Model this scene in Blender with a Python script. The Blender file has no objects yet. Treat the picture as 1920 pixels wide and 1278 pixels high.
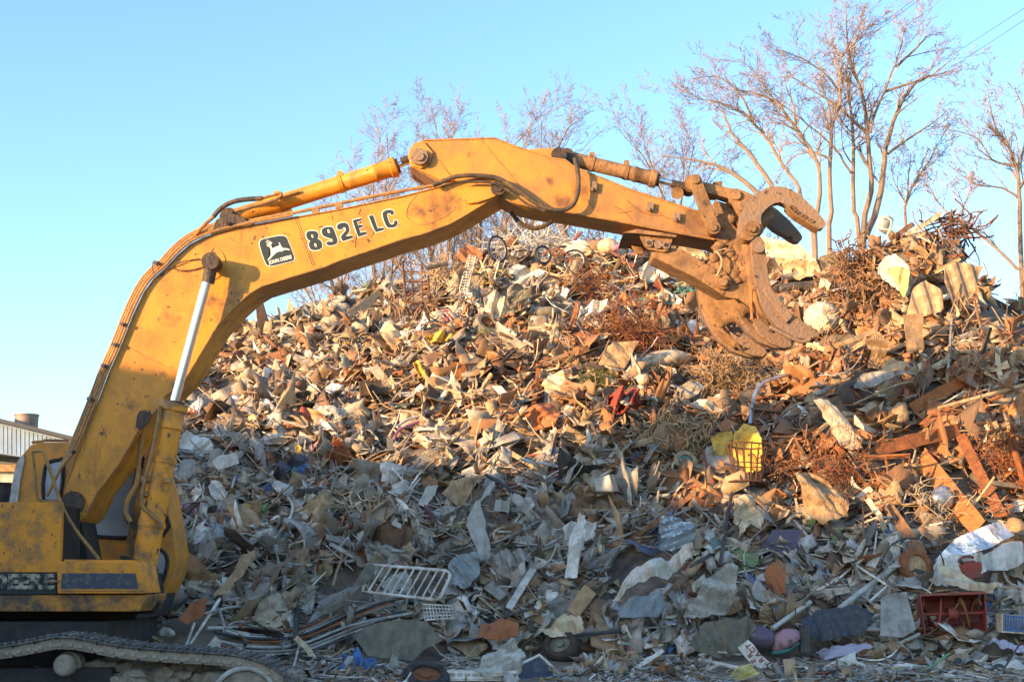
import bpy, bmesh, math, random
import numpy as np
from mathutils import Vector, Matrix
from mathutils.geometry import tessellate_polygon
from math import radians as R, sin, cos, pi, sqrt, atan2

# ------------------------------------------------------------------ camera
SC = bpy.context.scene
COL = SC.collection
F = 2538.0; TH = R(9.64); EYE = 1.7
cd = bpy.data.cameras.new("camera"); cam = bpy.data.objects.new("camera", cd); COL.objects.link(cam)
cam.location = (0, 0, EYE); cam.rotation_euler = (pi/2 + TH, 0, 0)
cd.sensor_width = 36; cd.lens = 36*F/1920; cd.clip_end = 3000; cd.clip_start = 0.1
SC.camera = cam
# ------------------------------------------------------------------ light
SUN_D = Vector((.80, .58, -.165)).normalized()
elev = math.asin(-SUN_D.z)
W = bpy.data.worlds.new("World"); SC.world = W; W.use_nodes = True
nt = W.node_tree; bg = nt.nodes["Background"]
sky = nt.nodes.new("ShaderNodeTexSky"); sky.sky_type = 'NISHITA'; sky.sun_disc = False
sky.sun_elevation = elev; sky.sun_rotation = atan2(-SUN_D.x, -SUN_D.y)
sky.air_density = 1.0; sky.dust_density = 0.8; sky.ozone_density = 2.9
nt.links.new(sky.outputs[0], bg.inputs[0]); bg.inputs[1].default_value = 0.15
sl = bpy.data.lights.new("sun", 'SUN'); sl.energy = 3.0; sl.angle = R(0.5); sl.color = (1.0, .63, .29)
so = bpy.data.objects.new("sun", sl); COL.objects.link(so)
so.rotation_euler = SUN_D.to_track_quat('-Z', 'Y').to_euler()
SC.view_settings.view_transform = 'Standard'; SC.view_settings.look = 'None'
SC.view_settings.exposure = 1.84; SC.view_settings.gamma = 1
SC.cycles.max_bounces = 6

RNG = np.random.default_rng(7); random.seed(7)

# ------------------------------------------------------------------ pixel -> world helpers (photo pixels, 1920 wide)
def ray(px, py):
    x = (px-960)/F; y = (639-py)/F
    return Vector((x, cos(TH)-y*sin(TH), sin(TH)+y*cos(TH)))
def P(px, py, Y):
    d = ray(px, py); t = Y/d.y
    return Vector((d.x*t, Y, EYE+d.z*t))
def proj(p):
    p = Vector(p)-Vector((0, 0, EYE))
    dep = p.y*cos(TH)+p.z*sin(TH); up = -p.y*sin(TH)+p.z*cos(TH)
    return 960+F*p.x/dep, 639-F*up/dep

# ------------------------------------------------------------------ materials
def mat(name, base, rough=.7, metal=0, grime=(.12, .08, .05), amt=.45, scale=3.0, sharp=.12, bump=.45, var=.28, bscale=25, coord='Object', spec=.4, chips=0, chipcol=(.10, .055, .035), streak=0):
    m = bpy.data.materials.new(name); m.use_nodes = True
    n = m.node_tree.nodes; l = m.node_tree.links; b = n["Principled BSDF"]
    tc = n.new("ShaderNodeTexCoord")
    no = n.new("ShaderNodeTexNoise"); no.inputs['Scale'].default_value = scale; no.inputs['Detail'].default_value = 9; no.inputs['Roughness'].default_value = .68
    l.new(tc.outputs[coord], no.inputs['Vector'])
    rp = n.new("ShaderNodeValToRGB"); c = .695-amt*.28
    rp.color_ramp.elements[0].position = max(0, c-sharp/2); rp.color_ramp.elements[1].position = c+sharp/2
    l.new(no.outputs[0], rp.inputs[0])
    n2 = n.new("ShaderNodeTexNoise"); n2.inputs['Scale'].default_value = scale*.37; n2.inputs['Detail'].default_value = 4
    l.new(tc.outputs[coord], n2.inputs['Vector'])
    oi = n.new("ShaderNodeObjectInfo")
    ad = n.new("ShaderNodeMath"); ad.operation = 'ADD'; l.new(n2.outputs[0], ad.inputs[0]); l.new(oi.outputs['Random'], ad.inputs[1])
    mr = n.new("ShaderNodeMapRange"); mr.inputs[1].default_value = .3; mr.inputs[2].default_value = 1.7
    mr.inputs[3].default_value = 1-var; mr.inputs[4].default_value = 1+var*.8
    l.new(ad.outputs[0], mr.inputs[0])
    mx = n.new("ShaderNodeMix"); mx.data_type = 'RGBA'
    mx.inputs[6].default_value = (*base, 1); mx.inputs[7].default_value = (*grime, 1)
    l.new(rp.outputs[0], mx.inputs[0])
    if amt <= 0: l.remove(mx.inputs[0].links[0]); mx.inputs[0].default_value = 0
    last = mx.outputs[2]
    def layer(sc, thr, wid, colr, stretch=None, det=6):
        nonlocal last
        q = n.new("ShaderNodeTexNoise"); q.inputs['Scale'].default_value = sc; q.inputs['Detail'].default_value = det; q.inputs['Roughness'].default_value = .6
        if stretch:
            mp = n.new("ShaderNodeMapping"); mp.inputs['Scale'].default_value = stretch; l.new(tc.outputs[coord], mp.inputs[0]); l.new(mp.outputs[0], q.inputs['Vector'])
        else: l.new(tc.outputs[coord], q.inputs['Vector'])
        r2 = n.new("ShaderNodeMapRange"); r2.inputs[1].default_value = thr; r2.inputs[2].default_value = thr+wid; l.new(q.outputs[0], r2.inputs[0])
        m2 = n.new("ShaderNodeMix"); m2.data_type = 'RGBA'; m2.label = 'layer'; l.new(r2.outputs[0], m2.inputs[0]); l.new(last, m2.inputs[6]); m2.inputs[7].default_value = (*colr, 1); last = m2.outputs[2]
    if streak: layer(3.0, .66-streak*.2, .16, tuple(c_*.8 for c_ in grime), (1.6, 1.6, .22))
    if chips: layer(11, .70-chips*.2, .02, chipcol); layer(38, .74-chips*.2, .03, chipcol, det=3)
    vm = n.new("ShaderNodeVectorMath"); vm.operation = 'SCALE'
    l.new(last, vm.inputs[0]); l.new(mr.outputs[0], vm.inputs['Scale'])
    l.new(vm.outputs[0], b.inputs['Base Color'])
    b.inputs['Roughness'].default_value = rough; b.inputs['Metallic'].default_value = metal
    b.inputs['Specular IOR Level'].default_value = spec
    if bump > 0:
        n3 = n.new("ShaderNodeTexNoise"); n3.inputs['Scale'].default_value = bscale; n3.inputs['Detail'].default_value = 6
        l.new(tc.outputs[coord], n3.inputs['Vector'])
        bp = n.new("ShaderNodeBump"); bp.inputs['Strength'].default_value = bump; bp.inputs['Distance'].default_value = .025
        l.new(n3.outputs[0], bp.inputs['Height']); l.new(bp.outputs[0], b.inputs['Normal'])
    return m
M = {}
def dm(k, *a, **kw): M[k] = mat(k, *a, **kw)
MUD = (.16, .10, .055)
# scrap palette
dm('white', (0.800, 0.750, 0.660), .5, grime=(0.442, 0.338, 0.234), amt=.55, scale=5, sharp=.3, streak=.5)
dm('cream', (0.720, 0.590, 0.400), .6, grime=(0.338, 0.208, 0.104), amt=.5, scale=6, sharp=.3, streak=.5)
dm('tan', (0.500, 0.350, 0.200), .8, grime=(0.234, 0.130, 0.065), amt=.55, scale=6, sharp=.3, streak=.5)
dm('cardboard', (0.513, 0.324, 0.162), .85, grime=(0.221, 0.130, 0.065), amt=.5, scale=5, sharp=.3, streak=.5)
dm('brownwood', (0.270, 0.142, 0.068), .8, grime=(0.117, 0.065, 0.039), amt=.5, scale=9, sharp=.3, streak=.5)
dm('palewood', (0.520, 0.370, 0.200), .75, grime=(0.312, 0.182, 0.091), amt=.5, scale=9, sharp=.3, streak=.5)
dm('rust', (0.365, 0.128, 0.041), .85, grime=(0.143, 0.058, 0.033), amt=.6, scale=9, sharp=.3, streak=.5)
dm('dkrust', (0.162, 0.068, 0.034), .85, grime=(0.065, 0.039, 0.026), amt=.5, scale=9, sharp=.3, streak=.5)
dm('orust', (0.450, 0.170, 0.045), .8, grime=(0.260, 0.091, 0.039), amt=.6, scale=8, sharp=.3, streak=.5)
dm('grey', (0.370, 0.345, 0.300), .6, grime=(0.195, 0.156, 0.117), amt=.55, scale=6, sharp=.3, streak=.5)
dm('lgrey', (0.580, 0.550, 0.480), .5, grime=(0.325, 0.286, 0.234), amt=.5, scale=6, sharp=.3, streak=.5)
dm('bluegrey', (0.270, 0.310, 0.320), .5, grime=(0.156, 0.143, 0.130), amt=.45, scale=6, sharp=.3, streak=.5)
dm('dark', (0.041, 0.041, 0.046), .5, grime=(0.130, 0.104, 0.078), amt=.45, scale=8, sharp=.3, streak=.5)
dm('dkbrown', (0.101, 0.068, 0.047), .85, grime=(0.046, 0.033, 0.026), amt=.5, scale=8, sharp=.3, streak=.5)
dm('red', (.38, .05, .035), .6, grime=(.17, .08, .05), amt=.66, scale=7, sharp=.25)
dm('orange', (.58, .20, .07), .6, grime=(.3, .12, .05), amt=.35, scale=7, sharp=.25)
dm('yellow', (.80, .47, .06), .6, grime=(.42, .25, .07), amt=.6, scale=7, sharp=.25)
dm('green', (.13, .27, .12), .55, grime=(.1, .12, .06), amt=.3, scale=7, sharp=.25)
dm('teal', (.10, .33, .30), .55, grime=(.1, .12, .1), amt=.35, scale=7, sharp=.25)
dm('blue', (.08, .18, .40), .5, grime=(.08, .1, .14), amt=.3, scale=7, sharp=.25)
dm('pink', (.50, .19, .27), .55, grime=(.3, .12, .14), amt=.3, scale=7, sharp=.25)
dm('galv', (0.550, 0.580, 0.600), .35, metal=.75, grime=(0.325, 0.286, 0.260), amt=.45, scale=5, sharp=.3, streak=.5)
dm('foam', (.72, .62, .25), .95, grime=(.35, .27, .12), amt=.5, scale=9, sharp=.3)
dm('terracotta', (.42, .15, .06), .75, grime=(.2, .08, .04), amt=.35, scale=7)
dm('rubber', (.022, .021, .02), .85, grime=(.1, .08, .06), amt=.5, scale=10, sharp=.3)
dm('mauve', (.12, .09, .13), .25, grime=(.16, .12, .1), amt=.35, scale=5)
dm('moss', (0.257, 0.216, 0.149), .9, grime=(0.130, 0.117, 0.091), amt=.6, scale=6, sharp=.3, streak=.5)
dm('leaf', (.10, .12, .03), .8, grime=(.2, .16, .05), amt=.5, scale=9)
WORD = {'white': 'white', 'cream': 'cream', 'tan': 'tan', 'cardboard': 'brown', 'brownwood': 'dark brown', 'palewood': 'pale', 'rust': 'rust red',
        'dkrust': 'dark rusty', 'orust': 'orange rusty', 'grey': 'grey', 'lgrey': 'light grey', 'bluegrey': 'blue-grey', 'dark': 'black', 'dkbrown': 'blackish brown',
        'red': 'red', 'orange': 'orange', 'yellow': 'yellow', 'green': 'green', 'teal': 'teal', 'blue': 'blue', 'pink': 'pink', 'galv': 'silvery', 'foam': 'pale yellow',
        'terracotta': 'terracotta', 'rubber': 'black', 'mauve': 'dark violet', 'moss': 'mossy grey', 'leaf': 'olive green'}
# machine
OR = (.76, .305, .028)
dm('paint', OR, .45, grime=(.36, .15, .03), amt=.42, scale=2.2, sharp=.34, bump=.12, var=.10, bscale=14, chips=.28, streak=.45)
dm('paint_worn', (.78, .29, .022), .55, grime=(.24, .13, .06), amt=.46, scale=4.0, sharp=.2, bump=.25, var=.12, chips=.35)
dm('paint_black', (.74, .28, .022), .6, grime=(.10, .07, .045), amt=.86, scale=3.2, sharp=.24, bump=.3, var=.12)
dm('cab_paint', (.72, .285, .035), .5, grime=(.3, .16, .06), amt=.4, scale=3, sharp=.25, bump=.1, var=.1)
dm('mudmetal', (.34, .18, .075), .85, grime=(.17, .09, .045), amt=.6, scale=4.5, sharp=.22, bump=.5, var=.15, bscale=20, chips=.4, chipcol=(.10, .05, .03), streak=.5)
dm('steel_brown', (.27, .17, .11), .6, metal=.15, grime=(.33, .17, .07), amt=.3, scale=5, sharp=.3, bump=.6, var=.15, bscale=22, chips=.4, chipcol=(.09, .05, .035), streak=.5)
dm('grease', (.045, .032, .025), .6, grime=(.14, .08, .04), amt=.5, scale=9, sharp=.3, bump=.5)
dm('blackframe', (.028, .026, .025), .8, grime=(.07, .05, .04), amt=.5, scale=5, sharp=.3, bump=.3)
dm('hose', (.05, .04, .035), .6, grime=(.22, .12, .05), amt=.45, scale=8, sharp=.3)
dm('tube', (.50, .25, .06), .55, grime=(.22, .12, .06), amt=.6, scale=7, sharp=.3)
dm('chrome', (.75, .78, .82), .16, metal=.9, grime=(.5, .5, .5), amt=.2, scale=8, bump=0, var=.05)
dm('clay', (.40, .32, .23), .95, grime=(.17, .13, .09), amt=.5, scale=7, sharp=.3, bump=.8, var=.15, bscale=14)
dm('decal_black', (.028, .035, .036), .45, grime=(.05, .05, .05), amt=.2, bump=0, var=.05)
dm('decal_white', (.80, .76, .66), .5, grime=(.5, .42, .3), amt=.2, bump=0, var=.05)
dm('decal_worn', (.50, .42, .30), .6, grime=(.05, .04, .035), amt=.75, scale=12, sharp=.15, bump=.1)
dm('glass', (.22, .25, .28), .3, grime=(.46, .48, .50), amt=.75, scale=1.6, sharp=.5, bump=0, var=.1, spec=.7)
dm('navy', (.055, .065, .085), .6, grime=(.14, .12, .1), amt=.45, scale=14, sharp=.1)
dm('bark', (.29, .22, .17), .9, grime=(.18, .11, .08), amt=.5, scale=3, sharp=.4, bump=.4)
dm('twig', (.27, .20, .15), .9, grime=(.3, .15, .1), amt=.4, scale=2, bump=0)
dm('siding', (.33, .45, .62), .7, grime=(.22, .29, .38), amt=.45, scale=1.2, sharp=.3, bump=.1)
dm('roofdark', (.07, .075, .085), .8, amt=.3)
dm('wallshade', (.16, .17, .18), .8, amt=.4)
dm('brick', (.28, .2, .16), .9, amt=.4)

def stains(k, pts, colr, org):
    """soft edged grease and rust patches at given places on a machine part: pts = (photo px, py, plane Y, radius in m)"""
    m = M[k]; n = m.node_tree.nodes; l = m.node_tree.links; b = n['Principled BSDF']
    src = b.inputs['Base Color'].links[0].from_socket; tc = [q for q in n if q.type == 'TEX_COORD'][0]
    no = n.new('ShaderNodeTexNoise'); no.inputs['Scale'].default_value = 3.2; no.inputs['Detail'].default_value = 8; no.inputs['Roughness'].default_value = .65; l.new(tc.outputs['Object'], no.inputs['Vector'])
    acc = None
    for px, py, Y, r in pts:
        c = P(px, py, Y)-Vector(org); vm = n.new('ShaderNodeVectorMath'); vm.operation = 'DISTANCE'; l.new(tc.outputs['Object'], vm.inputs[0]); vm.inputs[1].default_value = c
        mr = n.new('ShaderNodeMapRange'); mr.inputs[1].default_value = r*1.15; mr.inputs[2].default_value = 0; mr.inputs[3].default_value = 0; mr.inputs[4].default_value = .46; l.new(vm.outputs['Value'], mr.inputs[0])
        if acc is None: acc = mr.outputs[0]
        else: q = n.new('ShaderNodeMath'); q.operation = 'MAXIMUM'; l.new(acc, q.inputs[0]); l.new(mr.outputs[0], q.inputs[1]); acc = q.outputs[0]
    ad = n.new('ShaderNodeMath'); ad.operation = 'MULTIPLY_ADD'; l.new(no.outputs[0], ad.inputs[0]); ad.inputs[1].default_value = 1.5; l.new(acc, ad.inputs[2])
    m2 = n.new('ShaderNodeMapRange'); m2.inputs[1].default_value = .98; m2.inputs[2].default_value = 1.28; l.new(ad.outputs[0], m2.inputs[0]); m2.inputs[4].default_value = .9
    mx = n.new('ShaderNodeMix'); mx.data_type = 'RGBA'; l.new(m2.outputs[0], mx.inputs[0]); l.new(src, mx.inputs[6]); mx.inputs[7].default_value = (*colr, 1); l.new(mx.outputs[2], b.inputs['Base Color'])
# ------------------------------------------------------------------ mesh builder
class MB:
    def __init__(s): s.v = []; s.f = []; s.m = []; s.n = 0
    def add(s, v, f, mi=0):
        s.gr = getattr(s, 'gr', []); s.gr.append((s.n, len(s.f)))
        s.v.extend([tuple(p) for p in v]); n = s.n
        s.f.extend([tuple(i+n for i in q) for q in f]); s.m.extend([mi]*len(f)); s.n += len(v)
        return s
    def box(s, c, d, rot=None, mi=0, taper=1):
        x, y, z = d[0]/2, d[1]/2, d[2]/2
        v = [Vector((a*x*(taper if k > 0 else 1), b*y*(taper if k > 0 else 1), k*z)) for k in (-1, 1) for b in (-1, 1) for a in (-1, 1)]
        if rot is not None: v = [rot @ p for p in v]
        c = Vector(c)
        return s.add([p+c for p in v], [(0, 2, 3, 1), (4, 5, 7, 6), (0, 1, 5, 4), (2, 6, 7, 3), (0, 4, 6, 2), (1, 3, 7, 5)], mi)
    def tube(s, pts, r, k=8, mi=0, caps=True, closed=False):
        pts = [Vector(p) for p in pts]; n = len(pts)
        if n < 2: return s
        rs = r if isinstance(r, (list, tuple)) else [r]*n
        V = []; up = None
        for i, p in enumerate(pts):
            if closed: t = pts[(i+1) % n]-pts[i-1]
            else: t = pts[min(i+1, n-1)]-pts[max(i-1, 0)]
            if t.length < 1e-9: t = Vector((0, 0, 1))
            t.normalize()
            if up is None:
                up = t.orthogonal().normalized()
            up = up-t*up.dot(t)
            if up.length < 1e-6: up = t.orthogonal()
            up.normalize(); w = t.cross(up)
            for j in range(k):
                a = 2*pi*j/k; V.append(p+(up*cos(a)+w*sin(a))*rs[i])
        Fc = []
        for i in range(n if closed else n-1):
            b = ((i+1) % n)*k; a0 = i*k
            for j in range(k): Fc.append((a0+j, a0+(j+1) % k, b+(j+1) % k, b+j))
        if caps and not closed:
            Fc.append(tuple(range(k-1, -1, -1))); Fc.append(tuple((n-1)*k+j for j in range(k)))
        return s.add(V, Fc, mi)
    def plate(s, poly, ext, mi=0):
        """poly: 3D points (planar), ext: extrusion vector"""
        n = len(poly); ext = Vector(ext); bm = bmesh.new()
        a = [bm.verts.new(p) for p in poly]; b = [bm.verts.new(Vector(p)+ext) for p in poly]
        bm.faces.new(a); bm.faces.new(b[::-1])
        for i in range(n): bm.faces.new((a[i], b[i], b[(i+1) % n], a[(i+1) % n]))
        bmesh.ops.triangulate(bm, faces=[q for q in bm.faces if len(q.verts) > 4])
        bmesh.ops.recalc_face_normals(bm, faces=bm.faces)
        bm.verts.index_update()
        s.add([v.co.copy() for v in bm.verts], [[v.index for v in q.verts] for q in bm.faces], mi); bm.free()
        return s
    def build(s, name, mats, parent=None, loc=None, smooth=35, bevel=0, **tags):
        me = bpy.data.meshes.new(name)
        vs = s.v
        if loc is not None:
            L = tuple(loc); vs = [(a[0]-L[0], a[1]-L[1], a[2]-L[2]) for a in vs]
        me.from_pydata([tuple(v) for v in vs], [], s.f); me.update()
        if not isinstance(mats, (list, tuple)): mats = [mats]
        for m in mats: me.materials.append(M[m] if isinstance(m, str) else m)
        if len(mats) > 1: me.polygons.foreach_set('material_index', s.m)
        if smooth:
            me.polygons.foreach_set('use_smooth', [True]*len(me.polygons)); me.set_sharp_from_angle(angle=R(smooth))
        o = bpy.data.objects.new(name, me); COL.objects.link(o)
        if loc is not None: o.location = tuple(loc)
        if parent is not None:
            o.parent = parent
            if loc is None: pass
        if bevel:
            b = o.modifiers.new('bevel', 'BEVEL'); b.width = bevel; b.segments = 2; b.limit_method = 'ANGLE'; b.angle_limit = R(35)
        for k, v in tags.items(): o[k] = v
        return o
def rootpoint(o):
    p = Vector((0, 0, 0))
    while o is not None: p += Vector(o.location); o = o.parent
    return p
SPLIT = {'side_plate', 'plate_seam', 'lug', 'mount_bolt', 'bolt_hole', 'hydraulic_tube', 'tube_clamp', 'hose', 'steel_pipe', 'grip_tooth', 'ear_plate', 'thin_hose', 'scratch', 'handrail', 'pivot_pin', 'link_pin', 'bent_bar', 'seal', 'batten', 'rib', 'bar', 'ear_pin', 'push_link', 'cross_member', 'deck_frame', 'wear_plate', 'belly_plate', 'feed_pipe', 'weld_seam', 'strut_mount', 'trim', 'undercarriage'}
def part(mb, name, mats, parent, **kw):
    if name in SPLIT and len(mb.gr) > 1:
        g_ = mb.gr+[(mb.n, len(mb.f))]; out = []
        for (a, fa), (b, fb) in zip(g_, g_[1:]):
            m2 = MB(); m2.add(mb.v[a:b], [tuple(i-a for i in q) for q in mb.f[fa:fb]]); out.append(part(m2, name, mats, parent, **kw))
        return out[0]
    """vertices are in world space; put origin on the parent's origin"""
    L = rootpoint(parent)
    mb.v = [(a[0]-L[0], a[1]-L[1], a[2]-L[2]) for a in mb.v]
    return mb.build(name, mats, parent, None, **kw)
def empty(name, loc, **tags):
    o = bpy.data.objects.new(name, None); COL.objects.link(o); o.location = tuple(loc); o.empty_display_size = .3
    for k, v in tags.items(): o[k] = v
    return o
def crom(pts, k=4, closed=False):
    pts = [Vector(p) for p in pts]; n = len(pts); out = []
    for i in range(n if closed else n-1):
        if closed: a, b, c, d = pts[i-1], pts[i], pts[(i+1) % n], pts[(i+2) % n]
        else: a, b, c, d = pts[max(i-1, 0)], pts[i], pts[i+1], pts[min(i+2, n-1)]
        for j in range(k):
            t = j/k; out.append(.5*((2*b)+(c-a)*t+(2*a-5*b+4*c-d)*t*t+(3*b-a-3*c+d)*t**3))
    if not closed: out.append(pts[-1])
    return out
def disc_plate(mb, c, r, y0, y1, k=24, mi=0):
    return mb.tube([(c[0], y0, c[2]), (c[0], y1, c[2])], r, k, mi)
def ppl(pts, Y): return [P(a, b, Y) for a, b in pts]
def text_mesh(s, size, offset=0.0, extrude=.003):
    cu = bpy.data.curves.new('t', 'FONT'); cu.body = s; cu.size = size; cu.offset = offset; cu.extrude = extrude
    cu.align_x = 'CENTER'; cu.align_y = 'CENTER'; cu.resolution_u = 3
    o = bpy.data.objects.new('t', cu); COL.objects.link(o)
    dg = bpy.context.evaluated_depsgraph_get(); me = bpy.data.meshes.new_from_object(o.evaluated_get(dg))
    v = [q.co.copy() for q in me.vertices]; f = [tuple(q.vertices) for q in me.polygons]
    bpy.data.objects.remove(o); bpy.data.curves.remove(cu); bpy.data.meshes.remove(me)
    return v, f
def put_text(mb, s, size, mtx, offset=0, sx=1, mi=0, extrude=.003):
    v, f = text_mesh(s, size, offset, extrude)
    mb.add([mtx @ Vector((p.x*sx, p.y, p.z)) for p in v], f, mi)
def frame_mtx(o, xax, yax):
    x = Vector(xax).normalized(); y = Vector(yax); y = (y-x*y.dot(x)).normalized(); z = x.cross(y)
    m = Matrix((x, y, z)).transposed().to_4x4(); m.translation = Vector(o); return m
# ------------------------------------------------------------------ terrain and heap shape
def sst(a, b, x):
    t = np.clip((x-a)/(b-a), 0, 1); return t*t*(3-2*t)
_h = np.random.default_rng(3).random((64, 64))
def vnoise(x, y):
    xi = np.floor(x).astype(int); yi = np.floor(y).astype(int); fx = x-xi; fy = y-yi
    fx = fx*fx*(3-2*fx); fy = fy*fy*(3-2*fy)
    a = _h[xi % 64, yi % 64]; b = _h[(xi+1) % 64, yi % 64]; c = _h[xi % 64, (yi+1) % 64]; d = _h[(xi+1) % 64, (yi+1) % 64]
    return (a*(1-fx)+b*fx)*(1-fy)+(c*(1-fx)+d*fx)*fy-.5
def ground_h(x, y):
    base = .32*sst(14.5, 17, y)+.33*sst(17, 21.5, y)
    hole = sst(-3.4, -2.6, x); hole2 = np.maximum(sst(19.9, 20.9, y), sst(18.0, 18.9, y)*sst(-6.6, -5.4, x))
    k = np.maximum(hole, hole2)
    base = base*k+.03*vnoise(x*2, y*2)+.05*vnoise(x*.7, y*.7)
    base = base+.56*np.exp(-((x+4.5)**2/1.9+(y-19.6)**2/1.3))
    return base*(1-sst(45, 60, y))
# silhouette of the back heap: photo px, py, distance
SIL = [(215, 1150, 26), (260, 990, 27), (300, 800, 28), (350, 705, 29), (400, 662, 30), (480, 625, 31), (560, 592, 31), (640, 562, 31), (720, 560, 31), (780, 525, 31),
       (850, 490, 31), (930, 462, 31), (1010, 468, 31), (1100, 465, 31), (1200, 462, 31), (1300, 462, 31), (1430, 478, 30), (1540, 490, 30), (1700, 500, 30), (1900, 560, 30), (2300, 800, 30)]
SIL2 = [(1250, 1150, 24), (1330, 960, 24.6), (1420, 800, 25), (1490, 640, 26), (1540, 520, 27), (1600, 475, 27.3), (1680, 452, 27.5), (1740, 440, 27.5), (1800, 478, 27.5), (1850, 540, 27.3), (1920, 600, 27), (2050, 680, 26.5), (2250, 860, 26)]
def _sil(L):
    p = [P(a, b, c) for a, b, c in L]
    return np.array([q.x for q in p]), np.array([q.z for q in p]), np.array([q.y for q in p])
S1, S2 = _sil(SIL), _sil(SIL2)
def heap_raw(x, y):
    out = None
    for (sx, sz, sy), toe, p in ((S1, 19.6, .92), (S2, 20.6, .86)):
        H = np.interp(x, sx, sz); yr = np.interp(x, sx, sy)
        w = np.where((x < sx[0]) | (x > sx[-1]), 0, 1)
        g = .65
        t = np.clip((y-toe)/(yr-toe), 0, 1)
        front = g+(H-g)*np.power(t, p)
        back = H-(y-yr)*.85
        z = np.where(y < yr, front, back)
        z = np.where((w > 0) & (y > toe), z, -5)
        out = z if out is None else np.maximum(out, z)
    return out
def surf_h(x, y):
    x = np.asarray(x, float); y = np.asarray(y, float)
    h = heap_raw(x, y); g = ground_h(x, y)
    k = sst(0, 1.2, h-g)
    n = .75*vnoise(x*.55+3, y*.6)+.5*vnoise(x*1.3, y*1.4+9)+.25*vnoise(x*3.1, y*3.3)
    return np.where(h > g, np.maximum(h+n*k*.85, g), g)
def S(px, py, off=0.0):
    """first hit of the view ray on the heap/ground surface; off = metres in front"""
    d = ray(px, py); ys = np.arange(15, 45, .04)
    zs = EYE+d.z/d.y*ys; xs = d.x/d.y*ys
    hit = np.nonzero(surf_h(xs, ys) >= zs)[0]
    Y = ys[hit[0]] if len(hit) else 28.0
    return P(px, py, Y-off)
def snorm(x, y, e=.35):
    dx = (surf_h(x+e, y)-surf_h(x-e, y))/(2*e); dy = (surf_h(x, y+e)-surf_h(x, y-e))/(2*e)
    return Vector((-float(dx), -float(dy), 1)).normalized()

def grid_mesh(xs, ys, fn, name, matname, **tags):
    X, Y = np.meshgrid(xs, ys); Z = fn(X, Y); nx, ny = len(xs), len(ys)
    v = np.stack([X, Y, Z], -1).reshape(-1, 3)
    i = np.arange(nx*ny).reshape(ny, nx)
    f = np.stack([i[:-1, :-1], i[:-1, 1:], i[1:, 1:], i[1:, :-1]], -1).reshape(-1, 4)
    me = bpy.data.meshes.new(name); me.from_pydata(v.tolist(), [], f.tolist()); me.update()
    me.materials.append(M[matname]); me.polygons.foreach_set('use_smooth', [True]*len(me.polygons))
    o = bpy.data.objects.new(name, me); COL.objects.link(o)
    for k, q in tags.items(): o[k] = q
    return o
dm('soil', (.34, .25, .165), .95, grime=(.09, .07, .055), amt=.6, scale=1.5, sharp=.4, bump=.9, var=.15, bscale=9)
dm('heapcore', (.23, .17, .12), .95, grime=(.05, .035, .028), amt=.6, scale=3.5, sharp=.35, bump=1, var=.2, bscale=12)
gx = np.concatenate([[-1500, -500, -150, -60, -30], np.arange(-20, 20.1, .25), [30, 60, 150, 500, 1500]])
gy = np.concatenate([[-300, -60, -20, 0, 6, 10], np.arange(13, 34, .25), [40, 50, 60, 90, 200, 600, 2500]])
grid_mesh(gx, gy, ground_h, 'ground', 'soil', kind='structure')
def core(X, Y):
    return surf_h(X, Y)-.03+.10*vnoise(X*6, Y*6)
grid_mesh(np.arange(-9, 16, .12), np.arange(19.4, 36, .12), lambda X, Y: np.where(heap_raw(X, Y) > ground_h(X, Y)+.02, core(X, Y), ground_h(X, Y)-.3), 'terrain', 'heapcore', kind='structure')

# ------------------------------------------------------------------ buildings
def warehouse():
    Y = 45
    root = empty('warehouse', P(-60, 1100, Y), label='pale blue-grey board-sided shed with a dark sloping roof behind the digger cab', category='warehouse')
    top = [(-420, 680), (-60, 771), (0, 787), (130, 819), (330, 868)]
    w = MB(); w.plate(ppl([(-420, 692)]+[(a, b+6) for a, b in top[1:]]+[(330, 905), (40, 856), (0, 850), (-420, 800)], Y), (0, 14, 0)); part(w, 'wall', 'siding', root)
    b = MB()
    for i in range(90):
        px = -400+i*8.1
        py0 = np.interp(px, [a for a, _ in top], [c for _, c in top])+9
        py1 = np.interp(px, [-420, 0, 40, 330], [798, 848, 854, 903])
        b.tube([P(px, py0, Y-.01), P(px, py1, Y-.01)], .011, 4)
    part(b, 'batten', 'siding', root)
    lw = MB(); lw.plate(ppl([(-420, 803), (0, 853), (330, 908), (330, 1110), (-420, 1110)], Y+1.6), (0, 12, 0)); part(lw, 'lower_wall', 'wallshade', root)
    st = MB(); st.plate(ppl([(-420, 868), (100, 871), (100, 884), (-420, 884)], Y+1.5), (0, .1, 0)); part(st, 'fascia', 'tan', root)
    wd = MB(); wd.plate(ppl([(-300, 889), (60, 889), (60, 907), (-300, 907)], Y+1.5), (0, .1, 0)); part(wd, 'window', 'lgrey', root)
    r = MB(); a = ppl([(q, z-3) for q, z in top], Y-.5); n = len(a)
    r.plate(a+[p-Vector((0, 0, .13)) for p in a[::-1]], (0, 15.5, 0)); part(r, 'roof', 'roofdark', root)
    v = MB(); c = P(49, 800, Y+2); v.tube([c+Vector((0, 0, -.6)), c+Vector((0, 0, .42))], .40, 20); v.tube([c+Vector((0, 0, .39)), c+Vector((0, 0, .44))], .42, 20); part(v, 'roof_vent', 'vent', root)
dm('vent', (.40, .33, .28), .6, metal=.3, grime=(.25, .13, .08), amt=.6, scale=3, sharp=.3)
warehouse()
dr = MB(); c = P(6, 925, 30); dr.tube([c+Vector((0, 0, -1.8)), c+Vector((0, 0, .2))], .16, 16); dr.tube([c+Vector((0, 0, .2)), c+Vector((0, 0, .24))], .18, 16)
dr.build('steel_post', 'blackframe', loc=c, label='thick black steel post behind the rear of the cab', category='post')

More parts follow.
